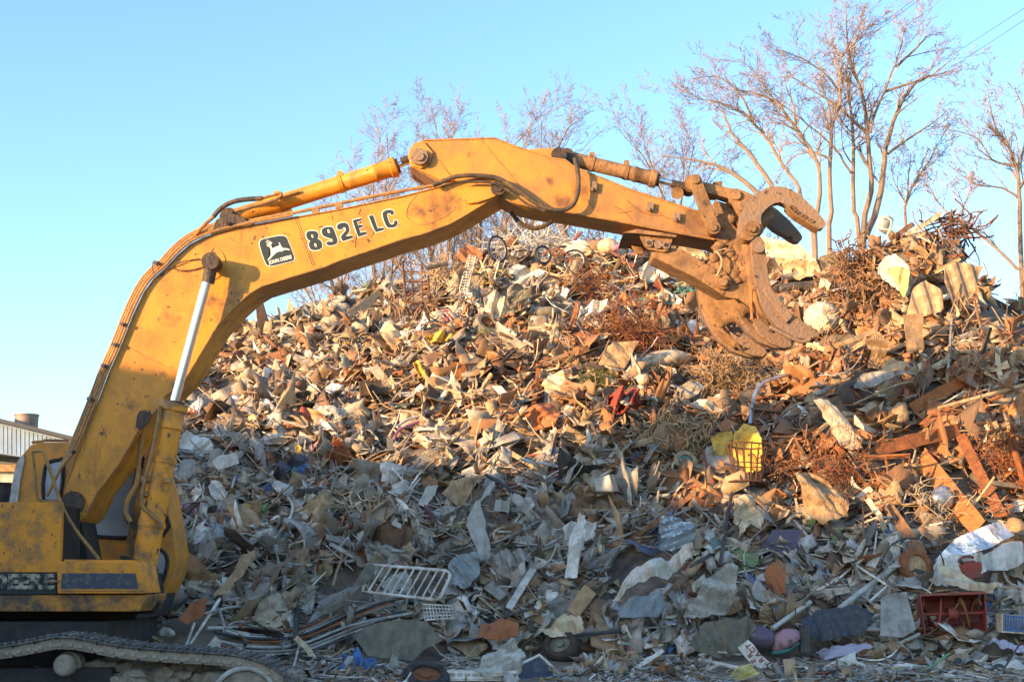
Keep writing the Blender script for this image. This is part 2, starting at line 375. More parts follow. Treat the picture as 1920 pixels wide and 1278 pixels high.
def shed():   # added unseen shed, roofline shaped to throw shade on the machine and heap foot
    dh = Vector((SUN_D.x, SUN_D.y, 0)).normalized(); u = Vector((dh.y, -dh.x, 0)); te = -SUN_D.z/sqrt(1-SUN_D.z**2)
    a0 = -14
    prof = [(-46, 6.0), (-30, 6.0), (-24.5, 6.0), (-22.5, 5.85), (-20, 5.1), (-17.5, 4.7), (-15, 4.95), (-12, 5.1), (-9, 5.0), (-2, 4.8), (8, 4.6)]
    pts = [dh*a0+u*b+Vector((0, 0, z-te*a0)) for b, z in prof]
    base = [Vector((pts[-1].x, pts[-1].y, -.2)), Vector((pts[0].x, pts[0].y, -.2))]
    c = dh*(a0-4)+u*(-18)
    root = empty('shed', c, label='long grey shed added to cast shade, unseen beyond the left edge of the view', category='shed')
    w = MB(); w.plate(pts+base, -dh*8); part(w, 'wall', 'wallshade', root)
    r = MB(); q = [p+Vector((0, 0, .01)) for p in pts]; r.plate([p+dh*.25 for p in q]+[p+dh*.25+Vector((0, 0, .08)) for p in q[::-1]], -dh*8.5); part(r, 'roof', 'roofdark', root)
shed()

# ------------------------------------------------------------------ trees
def grow(T, Cn, rg, p, d, L, r, lv, spread, dens, up=1.0):
    n = 7 if lv == 0 else 5 if lv < 3 else 4
    pts = [p]; rs = [r]; dd = d.copy()
    for i in range(n):
        k = .10 if lv == 0 else .16 if lv < 3 else .24
        dd = (dd+Vector((rg.gauss(0, k), rg.gauss(0, k), rg.gauss(0, k*.6)+(.09*up if lv in (1, 2) else .04*up)))).normalized()
        p = p+dd*L/n; pts.append(p); rs.append(max(r*(1-(.6 if lv == 0 else .75)*(i+1)/n), .0062))
    (T if lv <= 1 else Cn).tube(pts, rs, 7 if lv == 0 else 5 if lv == 1 else 3, caps=False)
    if lv < 5: sprout(T, Cn, rg, pts, rs, L, lv, spread, [int(10*dens), int(8*dens), int(6*dens), 5, 3][lv], (.32 if lv == 0 else .18), up)
def sprout(T, Cn, rg, pts, rs, L, lv, spread, nc, t0_, up=1.0, fixed=None, dens=1):
    n = len(pts)-1
    for c in range(nc):
        t = min(t0_+(1-t0_)*(c+rg.random())/nc, .99); q = t*n; i = min(int(q), n-1); pp = pts[i].lerp(pts[i+1], q-i); rr = rs[i]+(rs[i+1]-rs[i])*(q-i)
        t0 = (pts[i+1]-pts[i]).normalized(); ax = t0.orthogonal().normalized(); ax.rotate(Matrix.Rotation(rg.random()*2*pi, 3, t0))
        ang = rg.uniform(.35, .8)*(spread if lv < 2 else 1); nd = (t0*cos(ang)+ax*sin(ang)).normalized()
        cl = fixed*rg.uniform(.5, 1.2)*(1.15-.55*t) if fixed else L*(rg.uniform(.42, .62) if lv == 0 else rg.uniform(.35, .6))*(1-.35*t)
        grow(T, Cn, rg, pp, nd, cl, min(rr*.6, rs[0]*.5, .05 if fixed else 9), lv+1, spread, dens, up)
def tree(px, top, Y, spread, seed, label, lean=0, stems=1, dens=1.0):
    rg = random.Random(seed); b = P(px, 640, Y); b.z = 0; H = P(px, top, Y).z; T = MB(); Cn = MB()
    for s_ in range(stems):
        d = Vector((lean+rg.gauss(0, .04)+(0 if stems == 1 else (s_-(stems-1)/2)*.2), rg.gauss(0, .05), 1)).normalized()
        grow(T, Cn, rg, b+Vector((rg.gauss(0, .1)+(s_-(stems-1)/2)*.5, rg.gauss(0, .2), 0)), d, H*.76, .0085*H+.02, 0, spread, dens)
    finish(T, Cn, b, label)
def finish(T, Cn, b, label):
    root = empty('bare_tree', b, label=label, category='tree', group='bare winter trees behind the scrap heap'); part(T, 'trunk', 'bark', root); part(Cn, 'crown', 'twig', root)
def guided(Y, seed, label, stems, tw=2.3, r0=.22):
    rg = random.Random(seed); T = MB(); Cn = MB(); root = None; g_ = random.Random(seed+1)
    for k, (main, pts) in enumerate(stems):
        q = [(1240+a/2.778, b/2.778) for a, b in pts]; dy = 0 if main else g_.uniform(-1.5, 1.5)
        w_ = [P(a, b, Y+dy*i/len(q)) for i, (a, b) in enumerate(q)]
        ra = r0*.66 if main else r0*.28
        if main == 1: b = Vector((w_[0].x+(w_[0].x-w_[1].x)*.4, Y, 0)); w_ = [b, b.lerp(w_[0], .5)]+w_; root = root or b
        w_ = crom(w_, 3); w_ = [p+Vector((g_.gauss(0, .012), g_.gauss(0, .02), g_.gauss(0, .012))) for p in w_]; n = len(w_)
        rs = [max(ra*(1-i/(n-1))**.8, .014)+.004 for i in range(n)]; T.tube(w_, rs, 8, caps=False)
        L = sum((p-q_).length for p, q_ in zip(w_, w_[1:]))
        sprout(T, Cn, rg, w_, rs, L, 1, 1.0, int(L*(.48 if main else .8))+3, .42 if main == 1 else .12, .6, fixed=tw)
        # finer twigs at the end of each limb
        sprout(T, Cn, rg, w_, rs, L, 2, 1.0, int(L*.7)+3, .5, .6, fixed=tw*.6)
    finish(T, Cn, root, label)
guided(55, 31, 'tallest bare tree with wide forking crown, rising left of the white plastic chair', [(1, [(1050, 1260), (1092, 1000), (1090, 900), (1075, 720), (1068, 650), (1045, 480), (1000, 370), (975, 250), (965, 100), (960, 20)]), (2, [(1060, 1240), (1130, 1060), (1160, 880), (1170, 770), (1230, 580), (1290, 480), (1350, 410), (1480, 380)]),
 (0, [(1085, 690), (1110, 600), (1160, 480), (1220, 330), (1250, 230), (1280, 120)]), (0, [(1180, 800), (1290, 720), (1400, 650), (1510, 560)]), (0, [(1085, 880), (1040, 790), (1035, 740), (1060, 720)]), (0, [(1160, 480), (1280, 440), (1380, 410), (1450, 360), (1530, 300)]), (0, [(1220, 350), (1330, 250), (1400, 170)]), (0, [(1070, 700), (990, 620), (930, 560), (800, 480), (700, 410), (610, 400)])])
guided(56, 32, 'slim straight bare tree just left of the tallest forking tree', [(1, [(1030, 1240), (1005, 1100), (1000, 900), (1000, 760), (990, 600), (975, 480), (965, 360), (1010, 220), (1080, 140)]), (0, [(995, 910), (930, 810), (870, 740), (790, 670), (700, 600), (620, 540), (520, 500), (400, 470)]), (0, [(930, 480), (860, 390), (790, 340), (700, 290), (600, 260)])], r0=.18)
guided(54, 33, 'bare tree rising straight up right of the tip of the upper claw', [(1, [(875, 1278), (885, 1100), (875, 900), (885, 740), (890, 640), (930, 550), (930, 400), (940, 320), (900, 240), (880, 80)]), (0, [(885, 640), (870, 540), (840, 460)]), (0, [(875, 830), (800, 795), (720, 800), (650, 850)]), (0, [(935, 300), (990, 240), (1060, 180)])], r0=.19)
guided(53, 34, 'bare tree passing behind the tip of the upper claw and bending left', [(1, [(800, 1278), (800, 1180), (820, 1060), (825, 900), (780, 780), (700, 670), (640, 580), (560, 480), (480, 370), (400, 310)]), (0, [(640, 560), (560, 510), (470, 480), (380, 470)]), (0, [(700, 650), (690, 560), (660, 480), (640, 400)])], r0=.2)
guided(57, 35, 'bare tree sweeping far left in an arc over the upper claw', [(1, [(790, 1240), (740, 1060), (700, 950), (620, 840), (560, 740), (480, 640), (400, 570), (280, 530), (180, 510), (70, 450)]), (0, [(480, 640), (430, 520), (370, 450), (290, 400), (170, 410)]), (2, [(580, 970), (520, 880), (450, 790), (360, 680), (320, 590), (200, 480)]), (2, [(500, 1010), (400, 920), (280, 860), (150, 830), (0, 815)])], r0=.17)
guided(52, 36, 'bare tree at the right edge of the photo with low sweeping limbs', [(1, [(1870, 1278), (1865, 1000), (1850, 870), (1800, 750), (1740, 660), (1700, 480)]), (0, [(1860, 1030), (1780, 980), (1640, 960), (1500, 860)]), (0, [(1850, 870), (1720, 830), (1650, 720), (1520, 680)]), (0, [(1855, 900), (1900, 700), (1880, 560), (1840, 460)]), (0, [(1866, 980), (1960, 800), (1990, 600)])], r0=.19)
guided(50, 37, 'long bare limb tree leaning up left from behind the right end of the heap', [(1, [(1900, 1480), (1850, 1400), (1730, 1278), (1600, 1180), (1500, 1120), (1440, 1050), (1400, 980)]), (0, [(1560, 1160), (1580, 1060), (1620, 980)])], r0=.13, tw=1.8)
guided(60, 38, 'small bare tree standing behind the rusty peak on the right', [(1, [(1275, 1180), (1275, 1060), (1340, 920), (1400, 830), (1500, 640)]), (0, [(1275, 1060), (1220, 960), (1200, 880)]), (0, [(1275, 1060), (1290, 900), (1300, 800)])], r0=.14)
tree(1290, 175, 60, .9, 16, 'bare tree directly above the small link arms of the claw', .0)
tree(1225, 165, 62, .75, 26, 'bare tree left of the link arms, behind the claw cylinder', .02)
tree(1165, 150, 61, .7, 17, 'bare upright tree above the middle of the dipper arm', .02)
tree(1080, 165, 62, .7, 18, 'bare upright tree above the hose loop of the arm')
tree(1000, 140, 60, .7, 19, 'bare tree with dense fine twigs right of the flat top of the arm', .02)
tree(930, 150, 63, .7, 20, 'thin bare tree behind the highest flat edge of the arm', -.02)
tree(830, 170, 60, .65, 21, 'bare tree rising behind the elbow pin where the arm cylinder ends', -.03)
tree(765, 225, 62, .9, 22, 'bare tree seen above the yellow arm cylinder', -.08)
tree(715, 290, 64, 1.0, 23, 'small leftmost bare tree with twigs spreading below the lettering', -.12)
tree(880, 330, 66, 1.1, 27, 'low bushy bare tree seen beneath the elbow, over the bicycles', -.1)
tree(1385, 330, 66, .9, 24, 'low bare tree half hidden by the upper claw', .03, dens=.8)

# ------------------------------------------------------------------ power lines
for i, (a, b, lb) in enumerate((((1860, -109, 40), (1200, 352, 105), 'topmost thin power line crossing the crown of the tallest tree'),
                               ((1868, -109, 40), (1208, 356, 105), 'thin power line close beneath the topmost one'),
                               ((2010, -43, 40), (1330, 371, 105), 'upper of the two separate power lines at the right edge'),
                               ((2010, -22, 40), (1330, 398, 104), 'lower of the two separate power lines at the right edge'))):
    p, q = P(*a), P(*b); w = MB(); w.tube([p.lerp(q, t/24)-Vector((0, 0, 1.5*(t/24)*(1-t/24))) for t in range(25)], .0085, 5)
    w.build('power_line', 'blackframe', loc=p, label=lb, category='power line', group='power lines over the trees')
# ------------------------------------------------------------------ excavator
EX = empty('excavator', (-6.3, 17.9, 0), label='yellow tracked excavator with long boom and toothed claw reaching over the scrap heap', category='excavator')
YN, YF = 17.6, 18.4
def ptube(pts, Y, r, k=8, sm=3, mb=None, mi=0):
    mb = mb or MB(); q = [P(a, b, c if len(z) else Y) for a, b, *z in pts for c in [z[0] if z else Y]]
    return mb.tube(crom(q, sm) if sm > 1 else q, r, k, mi)
def pin(mb, px, py, r, y0, y1, k=20, mi=0):
    """disc whose near face centre is at the pixel"""
    c = P(px, py, y0); mb.tube([(c.x, y0, c.z), (c.x, y1, c.z)], r, k, mi)
def capsule(px0, r0, px1, r1, Y, n=8):
    a, b = Vector((px0[0], px0[1])), Vector((px1[0], px1[1])); d = (b-a).normalized(); g = atan2(d.y, d.x); out = []
    for i in range(n+1): t = g+pi/2+pi*i/n; out.append((a.x+r0*cos(t), a.y+r0*sin(t)))
    for i in range(n+1): t = g-pi/2+pi*i/n; out.append((b.x+r1*cos(t), b.y+r1*sin(t)))
    return ppl(out, Y)
# --- boom
BT = [(125, 940), (124, 906), (150, 838), (190, 740), (205, 700), (229, 646), (250, 592), (271, 548), (290, 522), (313, 502), (333, 480), (356, 460), (382, 446), (411, 436), (445, 428), (482, 421), (550, 408), (630, 394), (760, 367), (786, 360), (859, 341), (905, 333), (930, 334), (941, 341), (945, 352), (939, 364), (917, 377)]
BB = [(880, 399), (844, 419), (800, 436), (749, 450), (700, 467), (640, 487), (609, 500), (550, 518), (491, 536), (468, 550), (449, 567), (430, 585), (411, 607), (399, 623), (389, 641), (373, 667), (350, 706), (327, 728), (309, 742), (296, 765), (280, 782), (263, 800), (225, 867), (182, 922), (160, 968), (148, 978), (134, 970)]
boom_bm = MB().plate(ppl(BT+BB, YN), (0, YF-YN, 0))
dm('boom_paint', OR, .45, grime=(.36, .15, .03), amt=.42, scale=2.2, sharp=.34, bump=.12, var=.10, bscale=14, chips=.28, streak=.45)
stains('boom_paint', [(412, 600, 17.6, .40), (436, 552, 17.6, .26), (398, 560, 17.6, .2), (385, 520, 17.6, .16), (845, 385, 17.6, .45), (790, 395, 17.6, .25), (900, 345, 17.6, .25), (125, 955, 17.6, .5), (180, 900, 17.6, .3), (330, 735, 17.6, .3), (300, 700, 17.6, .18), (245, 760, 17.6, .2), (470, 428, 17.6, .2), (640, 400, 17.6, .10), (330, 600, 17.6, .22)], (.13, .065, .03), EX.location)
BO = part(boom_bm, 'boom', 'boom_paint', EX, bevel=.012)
w = MB(); w.tube(ppl(BT[1:24], YN-.006), .013, 6); w.tube(ppl(BB, YN-.006), .012, 6); part(w, 'weld_seam', 'tube', BO)
# seam lines, side patch plates
w = MB()
for a, b in (((553, 411), (585, 497)), ((557, 410), (589, 496))): w.tube(ppl([a, b], YN-.002), .006, 5)
w.tube(ppl([(226, 642), (275, 668), (325, 694)], YN-.001), .005, 5)
w.tube(crom(ppl([(781, 365), (766, 385), (762, 402), (772, 415), (795, 421), (830, 408), (852, 392)], YN-.002), 4), .006, 5)
part(w, 'plate_seam', 'tube', BO)
w = MB(); w.plate(ppl([(869, 358), (878, 350), (900, 343), (925, 337), (938, 340), (944, 351), (939, 364), (920, 372), (895, 380), (878, 382), (868, 374)], YN-.04), (0, .045, 0)); part(w, 'hinge_plate', 'paint', BO, bevel=.01)
w = MB(); pin(w, 934, 352, .10, YN-.08, YN-.03); pin(w, 934, 352, .055, YN-.10, YN-.07); part(w, 'hinge_pin', 'grease', BO)
w = MB(); pin(w, 389, 494, .24, YN-.012, YN+.01, 32); part(w, 'pin_boss', 'paint', BO)
w = MB(); pin(w, 136, 942, .15, YN-.03, YF+.1, 28); part(w, 'foot_pin', 'grease', BO)
w = MB(); w.plate(ppl([(395, 440), (405, 412), (428, 398), (452, 404), (470, 424), (482, 421), (440, 432)], 17.75), (0, .5, 0)); part(w, 'cylinder_bracket', 'grease', BO, bevel=.01)
w = MB(); w.plate(ppl([(257, 778), (262, 770), (272, 768), (284, 776), (279, 790), (270, 800), (262, 806), (254, 800)], YN-.05), (0, .04, 0)); part(w, 'lug', 'grease', BO)
# emblem and model number
def on_boom(px, py, dy): return P(px, py, YN-dy)
ang = R(15.2); ux = Vector((cos(ang), 0, sin(ang))); uz = Vector((-sin(ang), 0, cos(ang)))
E = MB()
def erect(cx, cy, pts, dy, mi, sc=1.0):
    c = on_boom(cx, cy, dy); q = [on_boom(a, b, dy) for a, b in pts]; q = [c+(p-c)*sc for p in q]
    E.plate(q, (0, .003, 0), mi)
def c6(pts): return [(470+a/6.4, 380+b/6.4) for a, b in pts]
rr = c6([(98, 470), (110, 445), (140, 430), (250, 405), (350, 388), (395, 388), (425, 400), (445, 430), (490, 540), (530, 650), (528, 690), (505, 705), (400, 730), (260, 765), (215, 768), (185, 750), (160, 700), (125, 600), (96, 500)])
cx, cy = 470+312/6.4, 380+578/6.4
erect(cx, cy, rr, .003, 1, 1.0); erect(cx, cy, rr, .006, 0, .955)
deer = c6([(190, 508), (212, 490), (226, 474), (228, 452), (240, 470), (260, 478), (252, 494), (243, 508), (252, 530), (260, 546), (300, 530), (347, 510), (337, 482), (348, 476), (360, 512), (375, 532), (390, 546), (430, 545), (468, 560), (466, 572), (430, 563), (400, 567), (380, 584), (345, 584), (305, 600), (265, 640), (238, 668), (214, 694), (202, 686), (224, 655), (243, 622), (236, 590), (226, 555), (216, 524), (200, 521)])
erect(cx, cy, deer, .009, 1)
for a, b, wd in (((228, 474), (186, 446), 3), ((216, 466), (204, 440), 3), ((205, 462), (178, 472), 3), ((215, 478), (182, 488), 3)):
    d = Vector((b[0]-a[0], b[1]-a[1])).normalized()*3.4; n = Vector((-d.y, d.x))
    erect(cx, cy, c6([(a[0]+n.x, a[1]+n.y), (b[0]+n.x*.4, b[1]+n.y*.4), (b[0]-n.x*.4, b[1]-n.y*.4), (a[0]-n.x, a[1]-n.y)]), .009, 1)
c = on_boom(470+356/6.4, 380+686/6.4, .009)
put_text(E, 'JOHN DEERE', .068, frame_mtx(c, ux, uz), offset=.0022, sx=.80, mi=1, extrude=.001)
part(E, 'emblem', ['decal_black', 'decal_white'], BO, smooth=0)
L = MB()
GL = [
 ([(665, 385), (673, 355), (700, 341), (735, 337), (770, 340), (798, 352), (812, 378), (814, 405), (803, 432), (835, 450), (855, 480), (861, 515), (853, 545), (830, 560), (792, 569), (755, 572), (724, 562), (706, 538), (698, 505), (700, 480), (716, 458), (690, 447), (672, 420)], [(740, 402, 12, 20), (777, 508, 14, 23)]),
 ([(850, 345), (858, 315), (885, 298), (925, 289), (960, 287), (988, 302), (1005, 335), (1022, 385), (1040, 435), (1043, 470), (1028, 497), (990, 510), (950, 516), (918, 507), (900, 482), (938, 463), (962, 470), (984, 462), (978, 436), (945, 428), (905, 415), (872, 398), (855, 372)], [(935, 342, 14, 24)]),
 ([(1035, 292), (1045, 262), (1080, 244), (1128, 238), (1162, 252), (1180, 290), (1186, 340), (1165, 378), (1138, 404), (1216, 392), (1230, 424), (1110, 463), (1095, 450), (1080, 408), (1112, 368), (1143, 332), (1136, 302), (1112, 297), (1098, 318), (1060, 327), (1040, 312)], []),
 ([(1222, 210), (1320, 188), (1332, 216), (1277, 232), (1290, 274), (1340, 262), (1350, 291), (1302, 308), (1318, 360), (1380, 347), (1396, 378), (1292, 413), (1275, 370), (1240, 268)], []),
 ([(1415, 160), (1470, 149), (1524, 310), (1590, 298), (1602, 328), (1502, 356), (1480, 320), (1440, 222)], []),
 ([(1580, 122), (1608, 97), (1645, 87), (1682, 85), (1710, 97), (1722, 134), (1690, 152), (1674, 127), (1642, 130), (1637, 160), (1655, 215), (1672, 252), (1695, 264), (1718, 252), (1722, 216), (1756, 214), (1766, 250), (1745, 288), (1700, 303), (1645, 300), (1622, 272), (1600, 220), (1583, 160)], [])]
def grow_poly(pts, d):
    n = len(pts); A = sum(pts[i][0]*pts[(i+1) % n][1]-pts[(i+1) % n][0]*pts[i][1] for i in range(n)); sg = 1 if A > 0 else -1; out = []
    for i in range(n):
        a, b, c = Vector(pts[i-1]), Vector(pts[i]), Vector(pts[(i+1) % n]); n1 = Vector(((b-a).y, -(b-a).x)).normalized()*sg; n2 = Vector(((c-b).y, -(c-b).x)).normalized()*sg
        m_ = (n1+n2); m_ = m_/max(m_.length_squared/2, .6); out.append((b.x+m_.x*d, b.y+m_.y*d))
    return out
for pts, holes in GL:
    q = [on_boom(a, b, 0) for a, b in c6(pts)]; t_ = MB().tube(q, .0125, 8, closed=True)
    L.add([(p[0], YN+(p[1]-YN)*.25-.001, p[2]) for p in t_.v], t_.f, 1)
    tr = tessellate_polygon([[Vector((p.x, p.z, 0)) for p in q]]); L.add([(p.x, YN-.0055, p.z) for p in q], tr, 0)
    for hx, hy, hw, hh in holes:
        for k, mi, dy in ((1, 1, .0075), (.55, 2, .009)):
            L.plate([on_boom(*c6([(hx+hw*k*cos(t)-.25*hh*k*sin(t)*-1, hy+hh*k*sin(t))])[0], dy) for t in np.linspace(0, 2*pi, 13)[:-1]], (0, .0012, 0), mi)
part(L, 'lettering', ['decal_black', 'decal_white', 'paint'], BO, smooth=0)
# paint scratches
w = MB()
for q in ([(622, 403), (624, 413)], [(676, 392), (673, 402)], [(676, 415), (668, 440), (666, 464)], [(684, 425), (694, 428), (701, 436), (695, 445)], [(430, 445), (440, 452)], [(250, 800), (262, 815)], [(190, 795), (200, 820)]):
    w.tube(ppl(q, YN), .006, 4)
part(w, 'scratch', 'rust', BO)
# grease and dirt runs are worn into the paint: dark stain behind the lift pin
w = MB(); w.tube(crom(ppl([(385, 498), (365, 505), (340, 507), (318, 500)], YN-.03), 5), .008, 5); w.tube(crom(ppl([(375, 485), (345, 490), (325, 498), (316, 502)], YN-.03), 5), .008, 5)
w.tube(crom(ppl([(300, 505), (288, 492), (286, 500), (288, 512)], YN-.03), 5), .006, 5); part(w, 'thin_hose', 'hose', BO)
# hydraulic tubes along the top edge
def path_off(pts, off):
    out = []
    for i, p in enumerate(pts):
        a = Vector(pts[max(i-1, 0)]); b = Vector(pts[min(i+1, len(pts)-1)]); d = (b-a).normalized(); out.append((p[0]+d.y*off, p[1]-d.x*off))
    return out
edge = BT[2:17]
w = MB()
for off, y, r in ((5, 17.55, .020), (10, 17.8, .022), (14, 18.0, .022), (18, 18.2, .022)):
    q = path_off(edge, off)
    w.tube(crom([P(a, b, y) for a, b in [(88, 930), (112, 880)]+q], 3), r, 8)
part(w, 'hydraulic_tube', 'tube', BO)
w = MB()
for px, py in ((237, 612), (222, 650), (202, 690), (176, 752), (142, 850), (300, 497), (430, 422)):
    w.tube([P(px-3, py-3, 17.5), P(px-10, py-5, 18.3)], .03, 6)
part(w, 'tube_clamp', 'grease', BO)
w = MB(); w.tube(crom([P(a, b, 17.66) for a, b in [(420, 432), (470, 416), (540, 401), (600, 389), (700, 368), (770, 355), (812, 348)]], 3), .024, 8)
for px, py in ((592, 393), (636, 384), (466, 418)): w.box(P(px, py+3, 17.66), (.09, .08, .07))
part(w, 'upper_tube', 'tube', BO)
w = MB(); w.tube(crom([P(a, b, 17.5) for a, b in [(812, 348), (835, 338), (862, 330), (905, 330), (935, 335), (965, 353), (1000, 378), (1030, 392), (1055, 394), (1074, 384), (1083, 362), (1084, 330), (1078, 296)]], 4), .032, 10)
w.tube(crom([P(a, b, 17.47) for a, b in [(860, 341), (900, 341), (930, 345), (960, 362), (990, 383), (1022, 396)]], 4), .018, 8)
w.tube(crom([P(a, b, 18.0) for a, b in [(958, 398), (975, 418), (1000, 428), (1020, 424), (1035, 415)]], 4), .03, 8)
part(w, 'hose', 'hose', BO)
w = MB(); w.tube(crom([P(a, b, 17.75) for a, b in [(366, 440), (385, 420), (402, 405)]], 3), .026, 8); w.tube(crom([P(a, b, 17.75) for a, b in [(490, 372), (512, 366), (526, 362), (526, 368), (512, 376), (470, 388), (440, 396)]], 4), .022, 8); part(w, 'steel_pipe', 'tube', BO)
w = MB(); w.tube(crom([P(a, b, 17.75) for a, b in [(400, 406), (415, 390), (435, 379), (460, 374), (492, 372)]], 4), .034, 10); part(w, 'rubber_hose', 'hose', BO)
# --- cylinders
def cyl(name, a, b, c, d, Y, rb, rr, matb, eye=.13, extra=0):
    """a,b barrel ends; c rod start; d rod eye (photo px)"""
    A, B, Cc, D = P(a[0], a[1], Y), P(b[0], b[1], Y), P(c[0], c[1], Y), P(d[0], d[1], Y)
    u = (B-A).normalized()
    m = MB(); m.tube([A, A+u*.06, A+u*.08, B-u*.34, B-u*.32, B-u*.30, B-u*.28, B-u*.10, B-u*.09, B-u*.02, B], [rb*.9, rb, rb, rb, rb*1.1, rb*1.1, rb*1.03, rb*1.06, rb*1.22, rb*1.22, rb*1.05], 24)
    for t in (.28, .66):
        q = A.lerp(B, t); m.tube([q-u*.03, q+u*.03], rb*1.1, 24)
        m.box(q+Vector((0, -.05, rb*1.1)), (.07, .07, .07))
    o = part(m, name, matb, EX)
    r = MB(); r.tube([B-u*.05, D], rr, 20); part(r, 'rod', 'chrome', o)
    e = MB(); e.tube([(D.x, Y-extra-.10, D.z), (D.x, Y+.14, D.z)], eye, 22); e.tube([D-u*(eye+.16), D-u*.02], rr*1.35, 16); part(e, 'rod_eye', 'grease', o); e = MB(); e.tube([(A.x, Y-.12, A.z), (A.x, Y+.12, A.z)], rb*1.05, 20); part(e, 'base_eye', 'grease', o)
    g = MB(); g.tube([B-u*.03, B+u*.035], rb*.9, 20); part(g, 'gland', 'grease', o)
    return o
LC = cyl('lift_cylinder', (268, 1072), (325, 757), (335, 745), (397, 492), 17.35, .158, .062, 'paint_worn', .115, 0)
w = MB(); w.tube(crom([P(a, b, 17.17) for a, b in [(300, 760), (297, 790), (285, 850), (272, 900), (266, 935), (268, 950), (285, 965), (300, 980), (303, 988)]], 4), .028, 8)
w.tube([P(321, 768, 17.35), P(326, 754, 17.35)], .195, 24)
for px, py in ((274, 897), (316, 900), (272, 925)): w.box(P(px, py, 17.22), (.1, .1, .06))
part(w, 'feed_pipe', 'tube', LC)
LC2 = cyl('lift_cylinder', (262, 1062), (311, 752), (320, 740), (384, 494), 18.65, .158, .062, 'paint_worn', .115, 0)
w = MB(); w.tube(crom([P(a, b, 18.4) for a, b in [(275, 795), (262, 830), (257, 880), (250, 915), (238, 945), (236, 965), (243, 980)]], 4), .03, 8); part(w, 'feed_pipe', 'hose', LC2)
w = MB(); w.tube(crom([P(a, b, 17.8) for a, b in [(268, 800), (262, 850), (256, 905), (240, 935), (236, 960), (245, 978)]], 4), .032, 8); part(w, 'loose_hose', 'tube', LC2)
AC = cyl('arm_cylinder', (432, 410), (744, 312), (752, 308), (786, 293), 18.0, .118, .045, 'paint', .1)
w = MB(); w.tube(ppl([(520, 372), (560, 358)], 17.85), .02, 6); part(w, 'feed_pipe', 'tube', AC)
# --- arm
AT = [(765, 292), (768, 278), (778, 267), (793, 263), (928, 259), (968, 275), (1037, 297), (1060, 300), (1077, 313), (1187, 357), (1318, 399), (1345, 405), (1375, 420), (1392, 440), (1385, 458), (1365, 462), (1340, 449), (1260, 435), (1180, 419), (1059, 397), (1005, 390), (957, 378), (930, 362), (900, 348), (851, 338), (830, 341), (800, 325), (770, 312)]
AM = MB().plate(ppl(AT, 17.66), (0, .68, 0))
dm('arm_paint', OR, .5, grime=(.28, .15, .07), amt=.5, scale=2.4, sharp=.5, bump=.25, var=.12, bscale=14)
def arm_mat():
    m = M['arm_paint']; n = m.node_tree.nodes; l = m.node_tree.links
    tc = [q for q in n if q.type == 'TEX_COORD'][0]; rp = [q for q in n if q.type == 'VALTORGB'][0]; mx = [q for q in n if q.type == 'MIX'][0]
    sx = n.new('ShaderNodeSeparateXYZ'); l.new(tc.outputs['Object'], sx.inputs[0])
    mr = n.new('ShaderNodeMapRange'); mr.inputs[1].default_value = 7.2; mr.inputs[2].default_value = 9.6; mr.inputs[4].default_value = .62
    l.new(sx.outputs[0], mr.inputs[0]); no = [q for q in n if q.type == 'TEX_NOISE'][0]
    a = n.new('ShaderNodeMath'); a.operation = 'ADD'; l.new(mr.outputs[0], a.inputs[0]); l.new(rp.outputs[0], a.inputs[1]); a.use_clamp = True
    l.new(a.outputs[0], mx.inputs[0])
arm_mat()
stains('arm_paint', [(960, 365, 17.66, .30), (1075, 345, 17.66, .38), (1060, 385, 17.66, .3), (800, 300, 17.66, .2), (1120, 395, 17.66, .25), (1200, 405, 17.66, .3), (1290, 425, 17.66, .5), (1340, 430, 17.66, .5), (880, 290, 17.66, .1), (1030, 340, 17.66, .15)], (.16, .075, .03), EX.location)
AR = part(AM, 'arm', 'arm_paint', EX, bevel=.012)
w = MB(); w.tube(ppl(AT[3:11], 17.655), .012, 6); w.tube(ppl(AT[16:24], 17.655), .014, 6)
w.tube(ppl([(798, 268), (851, 338)], 17.655), .007, 5); w.tube(ppl([(902, 262), (975, 350)], 17.655), .006, 5); part(w, 'weld_seam', 'tube', AR)
w = MB(); w.plate(ppl([(768, 312), (800, 316), (851, 342), (868, 352), (850, 356), (820, 342)], 17.7), (0, .6, 0)); part(w, 'belly_plate', 'steel_brown', AR)
w = MB(); w.plate(ppl([(766, 296), (769, 279), (780, 269), (795, 266), (812, 285), (806, 305), (790, 316), (772, 311)], 17.62), (0, .045, 0)); part(w, 'ear_plate', 'arm_paint', AR, bevel=.01)
w = MB(); pin(w, 786, 293, .115, 17.56, 18.4); pin(w, 786, 293, .06, 17.53, 17.6); part(w, 'ear_pin', 'steel_brown', AR)
w = MB()
for px, py in ((1113, 349), (1219, 387), (1269, 406)): w.box(P(px, py, 17.63), (.085, .06, .11), Matrix.Rotation(R(8), 3, 'Y')); w.box(P(px-3, py+6, 17.6), (.03, .05, .05))
part(w, 'lug', 'steel_brown', AR)
w = MB()
for q in ([(1175, 375), (1195, 392), (1215, 402), (1240, 405)], [(1228, 388), (1240, 402), (1255, 410), (1270, 409)], [(1150, 385), (1172, 398), (1186, 412)], [(1160, 400), (1185, 396)], [(1100, 372), (1112, 391)]):
    w.tube(crom(ppl(q, 17.66), 4), .006, 4)
part(w, 'scratch', 'rust', AR)
w = MB(); w.plate(ppl([(1000, 279), (1036, 277), (1050, 278), (1056, 290), (1056, 305), (1030, 300), (985, 282)], 17.82), (0, .36, 0)); part(w, 'cylinder_mount', 'arm_paint', AR, bevel=.01)
w = MB(); pin(w, 1048, 290, .105, 17.72, 18.25); part(w, 'mount_pin', 'grease', AR)
BC = cyl('claw_cylinder', (1062, 296), (1232, 337), (1240, 339), (1292, 352), 18.0, .10, .042, 'mudmetal', .09)
